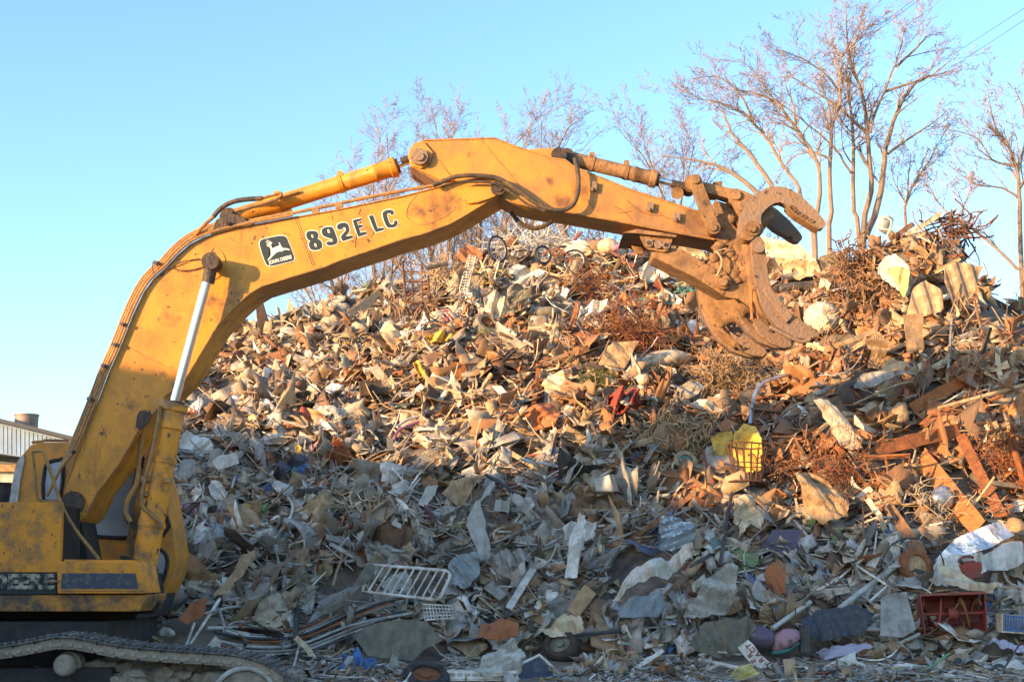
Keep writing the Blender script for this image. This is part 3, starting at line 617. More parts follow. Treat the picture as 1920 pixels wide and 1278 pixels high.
# --- linkage
w = MB(); w.plate(capsule((1304, 337), 11, (1338, 426), 12, 17.50), (0, .10, 0)); pin(w, 1304, 336, .062, 17.47, 17.6); pin(w, 1338, 426, .05, 17.45, 17.6); pin(w, 1338, 426, .095, 17.48, 17.66)
part(w, 'idler_link', 'mudmetal', EX, bevel=.008)
w = MB(); w.plate(capsule((1304, 337), 11, (1338, 426), 12, 18.40), (0, .10, 0)); part(w, 'idler_link', 'steel_brown', EX, bevel=.008)
w = MB(); w.tube([P(1298, 342, 17.6), P(1298, 342, 18.4)], .10, 18); w.tube([P(1270, 362, 17.9), P(1270, 362, 18.5)], .085, 18); part(w, 'link_pin', 'mudmetal', EX)
w = MB(); w.plate(capsule((1310, 348), 9, (1384, 366), 10, 17.64), (0, .10, 0)); w.plate(capsule((1310, 350), 9, (1380, 372), 10, 18.30), (0, .10, 0)); w.box(P(1340, 358, 18.0), (.12, .6, .10)); part(w, 'push_link', 'mudmetal', EX, bevel=.008)
w = MB(); w.plate(ppl([(1340, 375), (1372, 385), (1385, 400), (1388, 440), (1360, 432), (1335, 410)], 17.9), (0, .3, 0)); part(w, 'inner_bracket', 'steel_brown', EX)
# --- upper claw
c0 = lambda pts: [(1280+a/6.39, 320+b/6.39) for a, b in pts]
hook = c0([(700, 500), (770, 400), (860, 305), (980, 212), (1060, 190), (1140, 184), (1220, 195), (1290, 220), (1370, 265), (1440, 320), (1500, 375), (1560, 432), (1630, 510), (1690, 580), (1714, 620), (1716, 655), (1690, 685), (1640, 696), (1560, 655), (1500, 610), (1440, 580), (1370, 540), (1300, 480), (1265, 435), (1230, 402), (1170, 378), (1100, 388), (1040, 425), (980, 480), (945, 525), (935, 580), (945, 640), (935, 720), (880, 755), (800, 790), (745, 822), (690, 812), (664, 770), (672, 680), (682, 600)])
UC = part(MB().plate(ppl(hook, 17.32), (0, .17, 0)), 'upper_claw', 'steel_brown', EX, bevel=.012)
far = [p+Vector((-.13, .85, .03)) for p in ppl(hook, 17.32)]
part(MB().plate(far, (0, .17, 0)), 'hook', 'steel_brown', UC, bevel=.012)
w = MB()
iq = c0([(1450, 585), (1560, 655), (1640, 696), (1680, 690), (1640, 640), (1500, 560)])
w.plate(ppl(c0([(1255, 425), (1300, 480), (1370, 540), (1440, 584), (1560, 660), (1640, 700), (1648, 690), (1560, 645), (1440, 570), (1370, 525), (1300, 462), (1260, 412)]), 17.28), (0, .25, 0)); part(w, 'wear_strip', 'mudmetal', UC)
w = MB()
for q in ((1275, 450), (1330, 505), (1415, 562), (1500, 612)):
    pp = c0([q])[0]
    for k in range(3): w.box(P(pp[0]+k*2.4, pp[1]+k*1.6-1, 17.40), (.03, .22, .03), Matrix.Rotation(R(35), 3, 'Y'))
part(w, 'grip_tooth', 'mudmetal', UC)
w = MB(); w.tube([P(*c0([(1100, 290)])[0], 17.45), P(*c0([(1100, 290)])[0], 17.45)+Vector((-.1, .75, .03))], .11, 14); w.box(P(*c0([(830, 560)])[0], 17.85), (.30, .8, .38), Matrix.Rotation(R(-30), 3, 'Y')); part(w, 'cross_member', 'steel_brown', UC)
w = MB(); ear = c0([(540, 270), (560, 235), (600, 212), (660, 212), (760, 250), (850, 292), (790, 370), (720, 455), (690, 500), (680, 540), (650, 500), (590, 380), (545, 310)])
w.plate(ppl(ear, 17.50), (0, .07, 0)); w.plate(ppl(ear, 18.12), (0, .07, 0)); pin(w, *c0([(645, 290)])[0], .065, 17.46, 18.25); part(w, 'ear_plate', 'mudmetal', UC, bevel=.008)
w = MB()
for q, r, y_ in (((840, 690), .10, 17.22), ((780, 755), .09, 17.24), ((905, 700), .075, 17.26)): pin(w, *c0([q])[0], r, y_, 17.5)
pin(w, *c0([(835, 690)])[0], .05, 17.18, 17.5); part(w, 'pivot_pin', 'mudmetal', UC)
# --- lower claw (three tined rake)
c1 = lambda pts: [(1280+a/5.81, 480+b/5.81) for a, b in pts]
near_back = [(1408, 444), (1409, 475), (1410, 500), (1416, 531), (1428, 566), (1446, 600)]
near = [(1408, 446), (1414, 440), (1424, 441), (1433, 452), (1437, 480), (1438, 503), (1443, 528), (1456, 553), (1472, 572), (1486, 590), (1500, 600), (1516, 609), (1532, 618), (1537, 625), (1532, 631), (1514, 637), (1483, 631), (1458, 614), (1440, 592), (1426, 566), (1416, 531), (1410, 500)]
LCW = part(MB().plate(ppl(near, 17.26), (0, .16, 0)), 'lower_claw', 'steel_brown', EX, bevel=.012)
t2 = [(1375, 560), (1400, 575), (1428, 597), (1443, 607), (1468, 625), (1482, 634), (1488, 640), (1487, 648), (1478, 654), (1452, 652), (1421, 640), (1400, 620), (1385, 595)]
t1 = [(1311, 569), (1345, 590), (1372, 612), (1387, 612), (1400, 630), (1431, 645), (1440, 660), (1436, 668), (1420, 671), (1400, 668), (1369, 657), (1342, 633), (1325, 604)]
part(MB().plate(ppl(t2, 17.85), (0, .17, 0)), 'tine', 'steel_brown', LCW, bevel=.012)
part(MB().plate(ppl(t1, 18.48), (0, .17, 0)), 'tine', 'steel_brown', LCW, bevel=.012)
def resamp(pts, n):
    pts = [Vector(p) for p in pts]; L = [0]
    for a, b in zip(pts, pts[1:]): L.append(L[-1]+(b-a).length)
    out = []
    for i in range(n):
        t = L[-1]*i/(n-1); k = max(j for j in range(len(L)-1) if L[j] <= t+1e-9); out.append(pts[k].lerp(pts[k+1], (t-L[k])/(L[k+1]-L[k])))
    return out
nb = resamp(crom(ppl([(1408, 446), (1409, 475), (1411, 505), (1417, 534), (1428, 567), (1446, 598), (1462, 616)], 17.42)), 14)
mb_ = resamp(crom(ppl([(1345, 478), (1350, 510), (1358, 540), (1372, 572), (1392, 603), (1412, 618), (1428, 636)], 17.93)), 14)
fb = resamp(crom(ppl([(1306, 505), (1308, 540), (1312, 570), (1325, 604), (1342, 632), (1356, 647), (1372, 657)], 18.6)), 14)
V = []; Fq = []; cols = 13
for i in range(14):
    for j in range(cols):
        u = j/(cols-1); a, b, c = nb[i], mb_[i], fb[i]
        p = a*(1-u)*(1-2*u)+b*4*u*(1-u)+c*u*(2*u-1) if True else a
        V.append(p)
def skip(i, j):   # gaps between the tines near the lower end
    return i >= 9 and j in (2, 3, 4, 7, 8, 9)
for i in range(13):
    for j in range(cols-1):
        if not skip(i, j): Fq.append((i*cols+j, i*cols+j+1, (i+1)*cols+j+1, (i+1)*cols+j))
sh = MB().add(V, Fq); o = part(sh, 'shell', 'mudmetal', LCW); sd = o.modifiers.new('solid', 'SOLIDIFY'); sd.thickness = .06; sd.offset = 0
w = MB(); w.plate(ppl([(1318, 528), (1328, 490), (1345, 478), (1360, 470), (1375, 452), (1392, 444), (1412, 448), (1414, 500), (1420, 540), (1436, 580), (1442, 600), (1425, 590), (1385, 560), (1360, 556)], 17.50), (0, .09, 0))
w.plate(ppl([(1330, 500), (1345, 480), (1375, 455), (1400, 452), (1402, 540), (1380, 570), (1340, 545)], 18.2), (0, .09, 0)); part(w, 'side_plate', 'mudmetal', LCW, bevel=.01)
for tp, Y_ in (([(1368, 620), (1386, 632), (1397, 626), (1418, 640), (1432, 649), (1440, 661), (1432, 669), (1410, 666), (1388, 656), (1376, 640)], 18.36), ([(1411, 606), (1428, 600), (1443, 608), (1468, 626), (1484, 638), (1486, 650), (1470, 653), (1448, 645), (1424, 628)], 17.78)):
    part(MB().plate(ppl(tp, Y_), (0, .1, 0)), 'tooth', 'steel_brown', LCW, bevel=.015)
w = MB(); w.tube(ppl([(1387, 656), (1400, 651)], 18.33), .01, 5); part(w, 'gap_line', 'grease', LCW)
w = MB(); pin(w, 1423, 463, .075, 17.20, 17.4); part(w, 'hook_eye', 'steel_brown', LCW)
w = MB(); w.tube(crom(ppl([(1443, 612), (1500, 640), (1520, 634)], 17.24), 3), .03, 6); w.plate(ppl(c1([(870, 375), (945, 315), (1205, 655), (1130, 730)]), 17.22), (0, .05, 0)); part(w, 'wear_plate', 'steel_brown', LCW, bevel=.008)
w = MB()
w.tube([mb_[i]+Vector((0, -.035, 0)) for i in range(3, 12)], .010, 5); w.tube([(mb_[i]*.45+fb[i]*.55)+Vector((.0, -.04, 0)) for i in range(4, 11)], .009, 5); w.tube([(nb[5]*(1-t)+fb[5]*t)*.5+(nb[5]*(1-t)+fb[5]*t)*.5+Vector((0, -.05, -.02)) for t in (.75, .85, .95)], .009, 5)
part(w, 'weld_seam', 'orust', LCW)
w = MB(); w.tube(ppl(c1([(745, 350), (860, 435)]), 17.30), .018, 5); w.tube(ppl(c1([(750, 350), (745, 500), (755, 690)]), 17.30), .02, 5); w.tube(ppl(c1([(760, 500), (825, 685)]), 17.34), .018, 5); part(w, 'bent_bar', 'orust', LCW)
# mud caked between the plates
w = MB()
rg = random.Random(4)
def lump(mb, c, r, seed, sub=2, sq=(1, 1, 1), amp=.35, mi=0, rot=None):
    bm = bmesh.new(); bmesh.ops.create_icosphere(bm, subdivisions=sub, radius=1)
    g = random.Random(seed); ph = [Vector((g.uniform(-3, 3), g.uniform(-3, 3), g.uniform(-3, 3))) for _ in range(5)]
    vs = []
    for v in bm.verts:
        k = 1+amp*sum(sin(v.co.dot(p)*(1+.7*i)+i)*(.45/(1+.5*i)) for i, p in enumerate(ph))
        q = Vector((v.co.x*sq[0], v.co.y*sq[1], v.co.z*sq[2]))*k*r
        if rot is not None: q = rot @ q
        vs.append(q+Vector(c))
    mb.add(vs, [[v.index for v in f.verts] for f in bm.faces], mi); bm.free()
for i in range(26): lump(w, P(rg.uniform(1335, 1402), rg.uniform(470, 530), 17.50), rg.uniform(.03, .08), i, 2, (1, .5, 1))
for i in range(14): lump(w, P(rg.uniform(1350, 1388), rg.uniform(405, 450), 17.72), rg.uniform(.04, .09), i+50, 2)
lump(w, P(1346, 464, 17.6), .10, 77, 2, (1, 1, .9)); part(w, 'caked_mud', 'mudmetal', LCW, kind='stuff')
w = MB(); w.tube(crom(ppl([(1343, 470), (1353, 485), (1352, 500), (1344, 518)], 17.38), 4), .016, 6); w.tube(ppl([(1338, 472), (1362, 466)], 17.4), .01, 5); w.tube(ppl([(1340, 475), (1350, 468)], 17.4), .01, 5); part(w, 'caught_stick', 'palewood', LCW)
# --- strut and mount under the arm
w = MB(); w.plate(ppl([(1196, 434), (1262, 444), (1260, 456), (1254, 470), (1245, 473), (1216, 467), (1208, 460)], 17.58), (0, .06, 0)); w.plate(ppl([(1180, 443), (1198, 443), (1206, 470), (1205, 478), (1192, 474), (1184, 460)], 18.1), (0, .06, 0))
w.plate(ppl([(1168, 436), (1194, 429), (1270, 440), (1268, 445), (1190, 437)], 17.5), (0, .9, 0)); part(w, 'strut_mount', 'mudmetal', EX, bevel=.006)
w = MB()
for q in ((1217, 455), (1234, 458), (1249, 459)): pin(w, *q, .055, 17.54, 17.6); 
part(w, 'mount_bolt', 'steel_brown', EX)
w = MB()
for q in ((1217, 455), (1249, 459)): pin(w, *q, .028, 17.53, 17.56)
part(w, 'bolt_hole', 'grease', EX)
w = MB(); w.plate(ppl([(1222, 473), (1240, 470), (1258, 463), (1280, 468), (1336, 502), (1352, 515), (1372, 540), (1370, 554), (1352, 548), (1300, 518), (1225, 482)], 17.62), (0, .5, 0)); pin(w, 1357, 528, .10, 17.42, 17.6); pin(w, 1357, 528, .06, 17.38, 17.6); part(w, 'strut', 'mudmetal', EX, bevel=.01)

# --- cab
Yc = 18.75
cabp = [(22, 948), (33, 880), (44, 850), (58, 834), (75, 829), (235, 829), (255, 833), (270, 845), (288, 862), (300, 885), (312, 930), (322, 985), (330, 1040), (330, 1062), (318, 1090), (305, 1118), (290, 1140), (22, 1140)]
CAB = part(MB().plate(ppl(cabp, Yc), (0, .75, 0)), 'cab', 'cab_paint', EX, bevel=.02)
def pane(pts, name='window', m='glass', d=.012):
    a = ppl(pts, Yc-d); fr = MB(); fr.tube(crom(a, 2, True), .028, 6, closed=True); 
    g = MB(); g.plate(a, (0, d+.004, 0)); o = part(g, name, m, CAB, smooth=0); part(fr, 'seal', 'blackframe', o)
pane([(84, 880), (92, 866), (110, 862), (118, 865), (112, 936), (82, 936)])
pane([(222, 874), (280, 878), (296, 890), (308, 960), (306, 1003), (150, 1003), (150, 960)])
pane([(272, 1032), (300, 1030), (312, 1042), (313, 1062), (304, 1090), (290, 1108), (272, 1110), (264, 1104), (268, 1060)])
w = MB(); w.plate(ppl([(225, 834), (285, 852), (300, 874), (222, 872)], Yc-.02), (0, .03, 0)); part(w, 'dark_panel', 'blackframe', CAB)
w = MB(); w.plate(ppl([(17, 942), (28, 876), (36, 858), (44, 851), (46, 862), (38, 900), (33, 942)], Yc-.03), (0, 1.2, 0)); part(w, 'rear_corner', 'lgrey', CAB, bevel=.01)
w = MB(); w.tube(ppl([(60, 829), (80, 827), (84, 825), (130, 826)], Yc+.1), .02, 6); part(w, 'roof_rail', 'tube', CAB)
w = MB(); w.plate(ppl([(262, 905), (280, 900), (290, 930), (286, 1000), (262, 1095), (228, 1052), (240, 1000)], 18.5), (0, .14, 0)); part(w, 'cab_pillar', 'paint_black', CAB)
# --- handrail
w = MB(); w.tube(crom([P(a, b, 16.75) for a, b in [(61, 846), (78, 845), (83, 853), (97, 890), (115, 945), (140, 990), (170, 1028), (186, 1048)]], 3), .022, 8)
w.tube(crom([P(a, b, 16.75) for a, b in [(61, 846), (66, 890), (68, 920), (73, 935), (85, 940), (110, 940)]], 3), .018, 8); part(w, 'handrail', 'tube', EX)
# --- body housings
Yb = 16.55
w = MB(); w.plate(ppl([(-420, 941), (115, 941), (114, 1000), (111, 1072), (-420, 1072)], Yb), (0, .10, 0)); BD = part(w, 'engine_housing', 'paint_worn', EX, bevel=.01)
w = MB(); w.plate(ppl([(-420, 945), (104, 945), (104, 1110), (-420, 1110)], Yb+.10), (0, .95, 0)); part(w, 'inner_housing', 'blackframe', BD)
w = MB(); w.plate(ppl([(-420, 1072.5), (108, 1072.5), (106, 1114), (-420, 1114)], Yb+.01), (0, .08, 0)); part(w, 'black_band', 'decal_black', BD, bevel=.01)
w = MB(); put_text(w, 'DEERE', .235, frame_mtx(P(42, 1091, Yb-.004), (1, 0, 0), (0, 0, 1)), offset=.012, sx=1.15, extrude=.001); part(w, 'lettering', 'decal_worn', BD, smooth=0)
w = MB(); w.plate(ppl([(107, 1052), (255, 1052), (262, 1060), (272, 1112), (107, 1112)], Yb-.03), (0, .75, 0)); TB = part(w, 'tool_box', 'paint_worn', EX, bevel=.012)
w = MB(); w.plate(ppl([(116, 1074), (254, 1074), (259, 1103), (114, 1103)], Yb-.036), (0, .006, 0)); part(w, 'side_panel', 'navy', TB)
w = MB(); w.plate(ppl([(120, 1048), (256, 1049), (256, 1053), (120, 1053)], Yb+.05), (0, .5, 0)); part(w, 'lid', 'paint', TB)
w = MB(); w.tube(ppl([(114, 1106.5), (270, 1106.5)], Yb-.035), .006, 5); w.tube(ppl([(92, 1090), (113, 1089)], Yb-.03), .012, 5); part(w, 'trim', 'tube', TB)
w = MB(); w.plate(ppl([(-420, 1114), (274, 1114), (272, 1126), (260, 1146), (-420, 1146)], Yb+.03), (0, 1.0, 0)); part(w, 'side_skirt', 'paint_black', EX, bevel=.012)
# deck, front frame, turntable and undercarriage
w = MB(); w.plate(ppl([(-420, 1074), (262, 1074), (266, 1120), (255, 1160), (-420, 1160)], 17.6), (0, 1.75, 0)); w.plate(ppl([(112, 940), (150, 960), (170, 1072), (112, 1072)], 17.7), (0, .6, 0)); w.plate(ppl([(225, 1040), (262, 1050), (300, 1130), (290, 1150), (225, 1150)], 17.2), (0, .12, 0)); w.plate(ppl([(225, 1045), (268, 1050), (305, 1130), (290, 1150), (225, 1150)], 18.5), (0, .12, 0)); part(w, 'deck_frame', 'blackframe', EX, bevel=.01)
w = MB(); w.tube([(-7.0, 17.9, .55), (-7.0, 17.9, .98)], 1.0, 36); w.box((-7.35, 17.9, .70), (4.9, 2.4, .80)); part(w, 'undercarriage', 'blackframe', EX, bevel=.02)
# --- tracks
def track(Y0, Y1, near_):
    tp = [(-520, 1255), (-300, 1228), (-120, 1228), (0, 1212), (60, 1202), (105, 1194), (150, 1196), (220, 1209), (300, 1217), (380, 1222), (440, 1227), (490, 1240), (528, 1262), (552, 1295), (556, 1335), (535, 1368), (490, 1378), (300, 1380), (0, 1382), (-400, 1382), (-520, 1345)]
    loop = crom([P(a, b, 16.0) for a, b in tp], 8, True)
    loop = [Vector((p.x, 0, p.z)) for p in loop]
    L = [0]
    for i in range(len(loop)): L.append(L[-1]+(loop[(i+1) % len(loop)]-loop[i]).length)
    n = int(L[-1]/.245); fr = MB(); fr.box((-7.0, (Y0+Y1)/2, .42), (4.7, (Y1-Y0)*.45, .34))
    tr = part(fr, 'track', 'blackframe', EX, bevel=.02)
    cen = sum(loop, Vector())/len(loop); proto = None
    def at(s):
        s %= L[-1]; k = max(j for j in range(len(L)-1) if L[j] <= s); t = (s-L[k])/(L[k+1]-L[k]); return loop[k].lerp(loop[(k+1) % len(loop)], t)
    shoe = MB(); shoe.box((0, 0, .0), (.235, Y1-Y0, .022))
    for dx in (-.1, -.03, .05): shoe.box((dx, 0, .026), (.024, Y1-Y0, .032))
    link = MB()
    for yy in (-.16, .16) if not near_ else (-.16, .16):
        link.box((0, yy, -.078), (.225, .055, .125)); link.box((.112, yy+.05*(1 if yy < 0 else -1), -.078), (.11, .05, .11))
        for dx in (-.055, .055): link.tube([(dx, yy-.045, -.085), (dx, yy-.025, -.085)], .03, 10)
        link.tube([(-.112, yy-.04, -.08), (-.112, yy+.04, -.08)], .045, 12)
    link.tube([(0, -.18, -.08), (0, .18, -.08)], .03, 10)
    root = rootpoint(tr)
    so_ = shoe.build('shoe', 'clay_dark', tr, bevel=.005); lo = link.build('link', 'clay', tr, bevel=.012)
    for i in range(n):
        s = i*L[-1]/n; p = at(s); q = at(s+.05); r_ = at(s-.05); t = (q-r_).normalized(); nrm = Vector((-t.z, 0, t.x))
        if nrm.dot(p-cen) < 0: nrm = -nrm; 
        rot = Matrix((t, Vector((0, 1, 0)), nrm)).transposed()
        if rot.determinant() < 0: rot = Matrix((-t, Vector((0, 1, 0)), nrm)).transposed()
        for k, ob in enumerate((so_, lo)):
            c = ob if i == 0 else ob.copy()
            if i: COL.objects.link(c); c.parent = tr
            c.matrix_local = Matrix.Translation(Vector((p.x, (Y0+Y1)/2-(.10 if k and near_ else 0), p.z))-root) @ rot.to_4x4()
    w = MB(); c = P(461, 1312, 16.1); ym = Y0+.06
    w.tube([(c.x, ym, c.z), (c.x, ym+.06, c.z)], .335, 36); w.tube([(c.x, ym-.03, c.z), (c.x, ym+.1, c.z)], .15, 24); part(w, 'idler', 'clay', tr, bevel=.01)
    w = MB(); w.tube(crom([Vector((c.x+.37*cos(a), ym-.015, c.z+.37*sin(a))) for a in np.linspace(0, 2*pi, 28)[:-1]], 1, True), .03, 8, closed=True); part(w, 'idler_rim', 'lgrey', tr)
    w = MB(); c = P(122, 1246, 16.05); w.tube([(c.x, Y0+.02, c.z), (c.x, Y0+.05, c.z), (c.x, Y0+.22, c.z)], [.10, .125, .125], 26); w.tube([(c.x, Y0+.2, c.z), (c.x, Y0+.4, c.z)], .15, 26); w.box((c.x, Y0+.3, c.z-.28), (.2, .2, .4)); part(w, 'carrier_roller', 'clay', tr, bevel=.012)
    for px in (-300, -180, -60, 60, 180, 300):
        w = MB(); c = P(px, 1350, 16.1); w.tube([(c.x, Y0+.08, c.z), (c.x, Y1-.1, c.z)], .13, 20); part(w, 'road_roller', 'clay', tr)
    return tr
dm('clay_dark', (.13, .115, .10), .85, grime=(.32, .29, .25), amt=.45, scale=9, sharp=.2, bump=.5)
track(15.95, 16.6, True); track(19.2, 19.85, False)
# caked earth on the near track frame
w = MB(); rg = random.Random(9)
for i in range(170):
    px = rg.uniform(-60, 545); py = rg.uniform(1262, 1310)
    if px < 118: py = max(py, 1268)
    if 100 < px < 150: continue
    if 405 < px < 520: py = max(py, 1300)
    lump(w, P(px, py, 16.30+rg.uniform(-.08, .2)), rg.uniform(.06, .15), i, 2, (1.3, 1, .8), .5)
for i in range(90):
    px = rg.uniform(150, 400); lump(w, P(px, rg.uniform(1244, 1275)+abs(px-260)*.03, 16.42+rg.uniform(-.05, .1)), rg.uniform(.05, .12), i+300, 2, (1.3, 1, .8), .5)
part(w, 'caked_earth', 'clay', EX, kind='stuff')
# ------------------------------------------------------------------ scrap heap: hand placed pieces
LM = []        # (px, py, halfw, halfh, short name)
def view_dir(p): return (Vector((0, 0, EYE))-p).normalized()
def mark(px, py, hw, hh, short): LM.append((px, py, hw, hh, short))
def noise3(p, ph): return sin(p.dot(ph[0]))+sin(p.dot(ph[1])*1.7+1)*.6+sin(p.dot(ph[2])*3.1+2)*.35
def subdiv_poly(poly, maxe):
    bm = bmesh.new(); vs = [bm.verts.new(p) for p in poly]; bm.faces.new(vs)
    bmesh.ops.triangulate(bm, faces=bm.faces[:])
    for _ in range(5):
        es = [e for e in bm.edges if e.calc_length() > maxe]
        if not es: break
        bmesh.ops.subdivide_edges(bm, edges=es, cuts=1)
        bmesh.ops.triangulate(bm, faces=[f for f in bm.faces if len(f.verts) > 3])
    bm.verts.index_update()
    v = [q.co.copy() for q in bm.verts]; f = [[q.index for q in t.verts] for t in bm.faces]; bm.free(); return v, f
def tri(x): return abs((x % 1)-.5)*2-.5
def creaser(g, size, cr):
    """mostly parallel folds with a few crossing creases, like buckled sheet metal"""
    d0 = Vector((g.gauss(0, 1), g.gauss(0, 1), g.gauss(0, 1))).normalized(); ds = []
    for i in range(3): ds.append(((d0+Vector((g.gauss(0, .22), g.gauss(0, .22), g.gauss(0, .22))))*g.uniform(1.2, 3.4)/size, g.random(), g.uniform(.4, 1)))
    ds.append((Vector((g.gauss(0, 1), g.gauss(0, 1), g.gauss(0, 1))).normalized()*g.uniform(.6, 1.6)/size, g.random(), g.uniform(.4, .9)))
    return lambda p: sum(tri(p.dot(d)+o)*a for d, o, a in ds)*cr*size+sum(tri(p.dot(d)*3.3+o*5)*a for d, o, a in ds[1:])*cr*size*.2
def sheet(name, cat, label, short, poly, m, off=.22, tilt=(0, 0), cr=.05, th=.012, rib=0, ground=False, smooth=0):
    off += .12; ys = [p[1] for p in poly]; bot = max(ys)
    cx = sum(p[0] for p in poly)/len(poly); cy = sum(ys)/len(poly)
    Yd = S(cx, cy+(bot-cy)*(.6 if bot < 1120 else .95), off).y; C = P(cx, cy, Yd); n = (snorm(C.x, C.y, .8)*.45+view_dir(C)*.75).normalized()
    n = Matrix.Rotation(tilt[1], 3, 'Z') @ n
    g = random.Random(int(cx*7+cy)); jp = []; per = max(max(p[0] for p in poly)-min(p[0] for p in poly), bot-min(ys))
    for (a, b), (c, d) in zip(poly, poly[1:]+poly[:1]):
        jp.append((a, b)); 
        if cr > .035:
            for t in (.2, .4, .6, .8): jp.append((a+(c-a)*t+g.gauss(0, .014)*per, b+(d-b)*t+g.gauss(0, .014)*per))
    q = []
    for a, b in jp:
        d = ray(a, b); o = Vector((0, 0, EYE)); t = (C-o).dot(n)/d.dot(n); q.append(o+d*t)
    size = max((a-b).length for a in q for b in q)
    v, f = subdiv_poly(q, max(size/17, .035)); cf = creaser(g, size, .02 if rib else max(cr, .03)*2.0); out = []
    for p in v:
        k = cf(p-C)
        if rib: k += rib*min(max(tri((p-C).dot(Vector((1, 0, .2)))*3.4)*2.2, -.5), .5)
        out.append(p+n*k)
    mb = MB().add(out, f); lo = min(p.z for p in out); base = Vector((C.x, C.y, lo))
    o = mb.build(name, m, loc=base, smooth=smooth, label=label, category=cat)
    s_ = o.modifiers.new('solid', 'SOLIDIFY'); s_.thickness = th; s_.offset = 0
    mark(cx, cy, per/2 if False else (max(p[0] for p in poly)-min(p[0] for p in poly))/2, (bot-min(ys))/2, short)
    return o
def line3(pts, off, straight=True):
    if straight and len(pts) > 1:
        A, B = S(*pts[0], off), S(*pts[-1], off)
        if abs(A.y-B.y) > 1.6: 
            m_ = (A.y+B.y)/2; A = P(*pts[0], m_+(A.y-m_)*.5); B = P(*pts[-1], m_+(B.y-m_)*.5)
        n = len(pts); return [P(pts[i][0], pts[i][1], A.y+(B.y-A.y)*i/(n-1)) for i in range(n)]
    return [S(a, b, off) for a, b in pts]
def rod(name, cat, label, short, pts, r, m, off=.25, sm=1, k=8):
    off += .12; q = line3(pts, off); q2 = crom(q, 5) if sm > 1 else q
    mb = MB().tube(q2, r, k); c = q[len(q)//2]
    xs = [p[0] for p in pts]; ys = [p[1] for p in pts]
    mark((xs[0]+xs[-1])/2, (ys[0]+ys[-1])/2, 12, 12, short)
    return mb.build(name, m, loc=min(q, key=lambda p: p.z), label=label, category=cat)
def board(name, cat, label, short, a, b, wpx, m, off=.25, th=.035, taper=1):
    off += .14; q = line3([a, b], off); A, B = q; d = (B-A); L = d.length; d.normalize(); vd = view_dir((A+B)/2); s_ = d.cross(vd).normalized()
    w_ = wpx*A.y/F; g = random.Random(int(a[0]*3+a[1]))
    nseg = 7; V = []; Fc = []
    for i in range(nseg+1):
        t = i/nseg; c = A.lerp(B, t)+vd*sin(t*pi)*L*g.uniform(-.02, .03); hw = w_/2*(1+(taper-1)*t)*g.uniform(.93, 1.05)
        e = [0, 0, 0, 0] if 0 < i < nseg else [g.uniform(-.3, .3)*w_ for _ in range(4)]
        V += [c+s_*hw+d*e[0], c-s_*hw+d*e[1], c-s_*hw-vd*th+d*e[2], c+s_*hw-vd*th+d*e[3]]
    for i in range(nseg):
        k = i*4
        for j in range(4): Fc.append((k+j, k+(j+1) % 4, k+4+(j+1) % 4, k+4+j))
    Fc += [(3, 2, 1, 0), (nseg*4, nseg*4+1, nseg*4+2, nseg*4+3)]
    mark((a[0]+b[0])/2, (a[1]+b[1])/2, abs(a[0]-b[0])/3+4, abs(a[1]-b[1])/3+4, short)
    return MB().add(V, Fc).build(name, m, loc=min(A, B, key=lambda p: p.z), smooth=20, label=label, category=cat)
def fr(px, py, off=.2, yaw=0, pitch=0, roll=0):
    c = S(px, py, off); r = Matrix.Rotation(R(yaw), 3, 'Z') @ Matrix.Rotation(R(pitch), 3, 'X') @ Matrix.Rotation(R(roll), 3, 'Y')
    m = r.to_4x4(); m.translation = c; return m, c.y/F
def xf(mb, m): mb.v = [tuple(m @ Vector(p)) for p in mb.v]; return mb

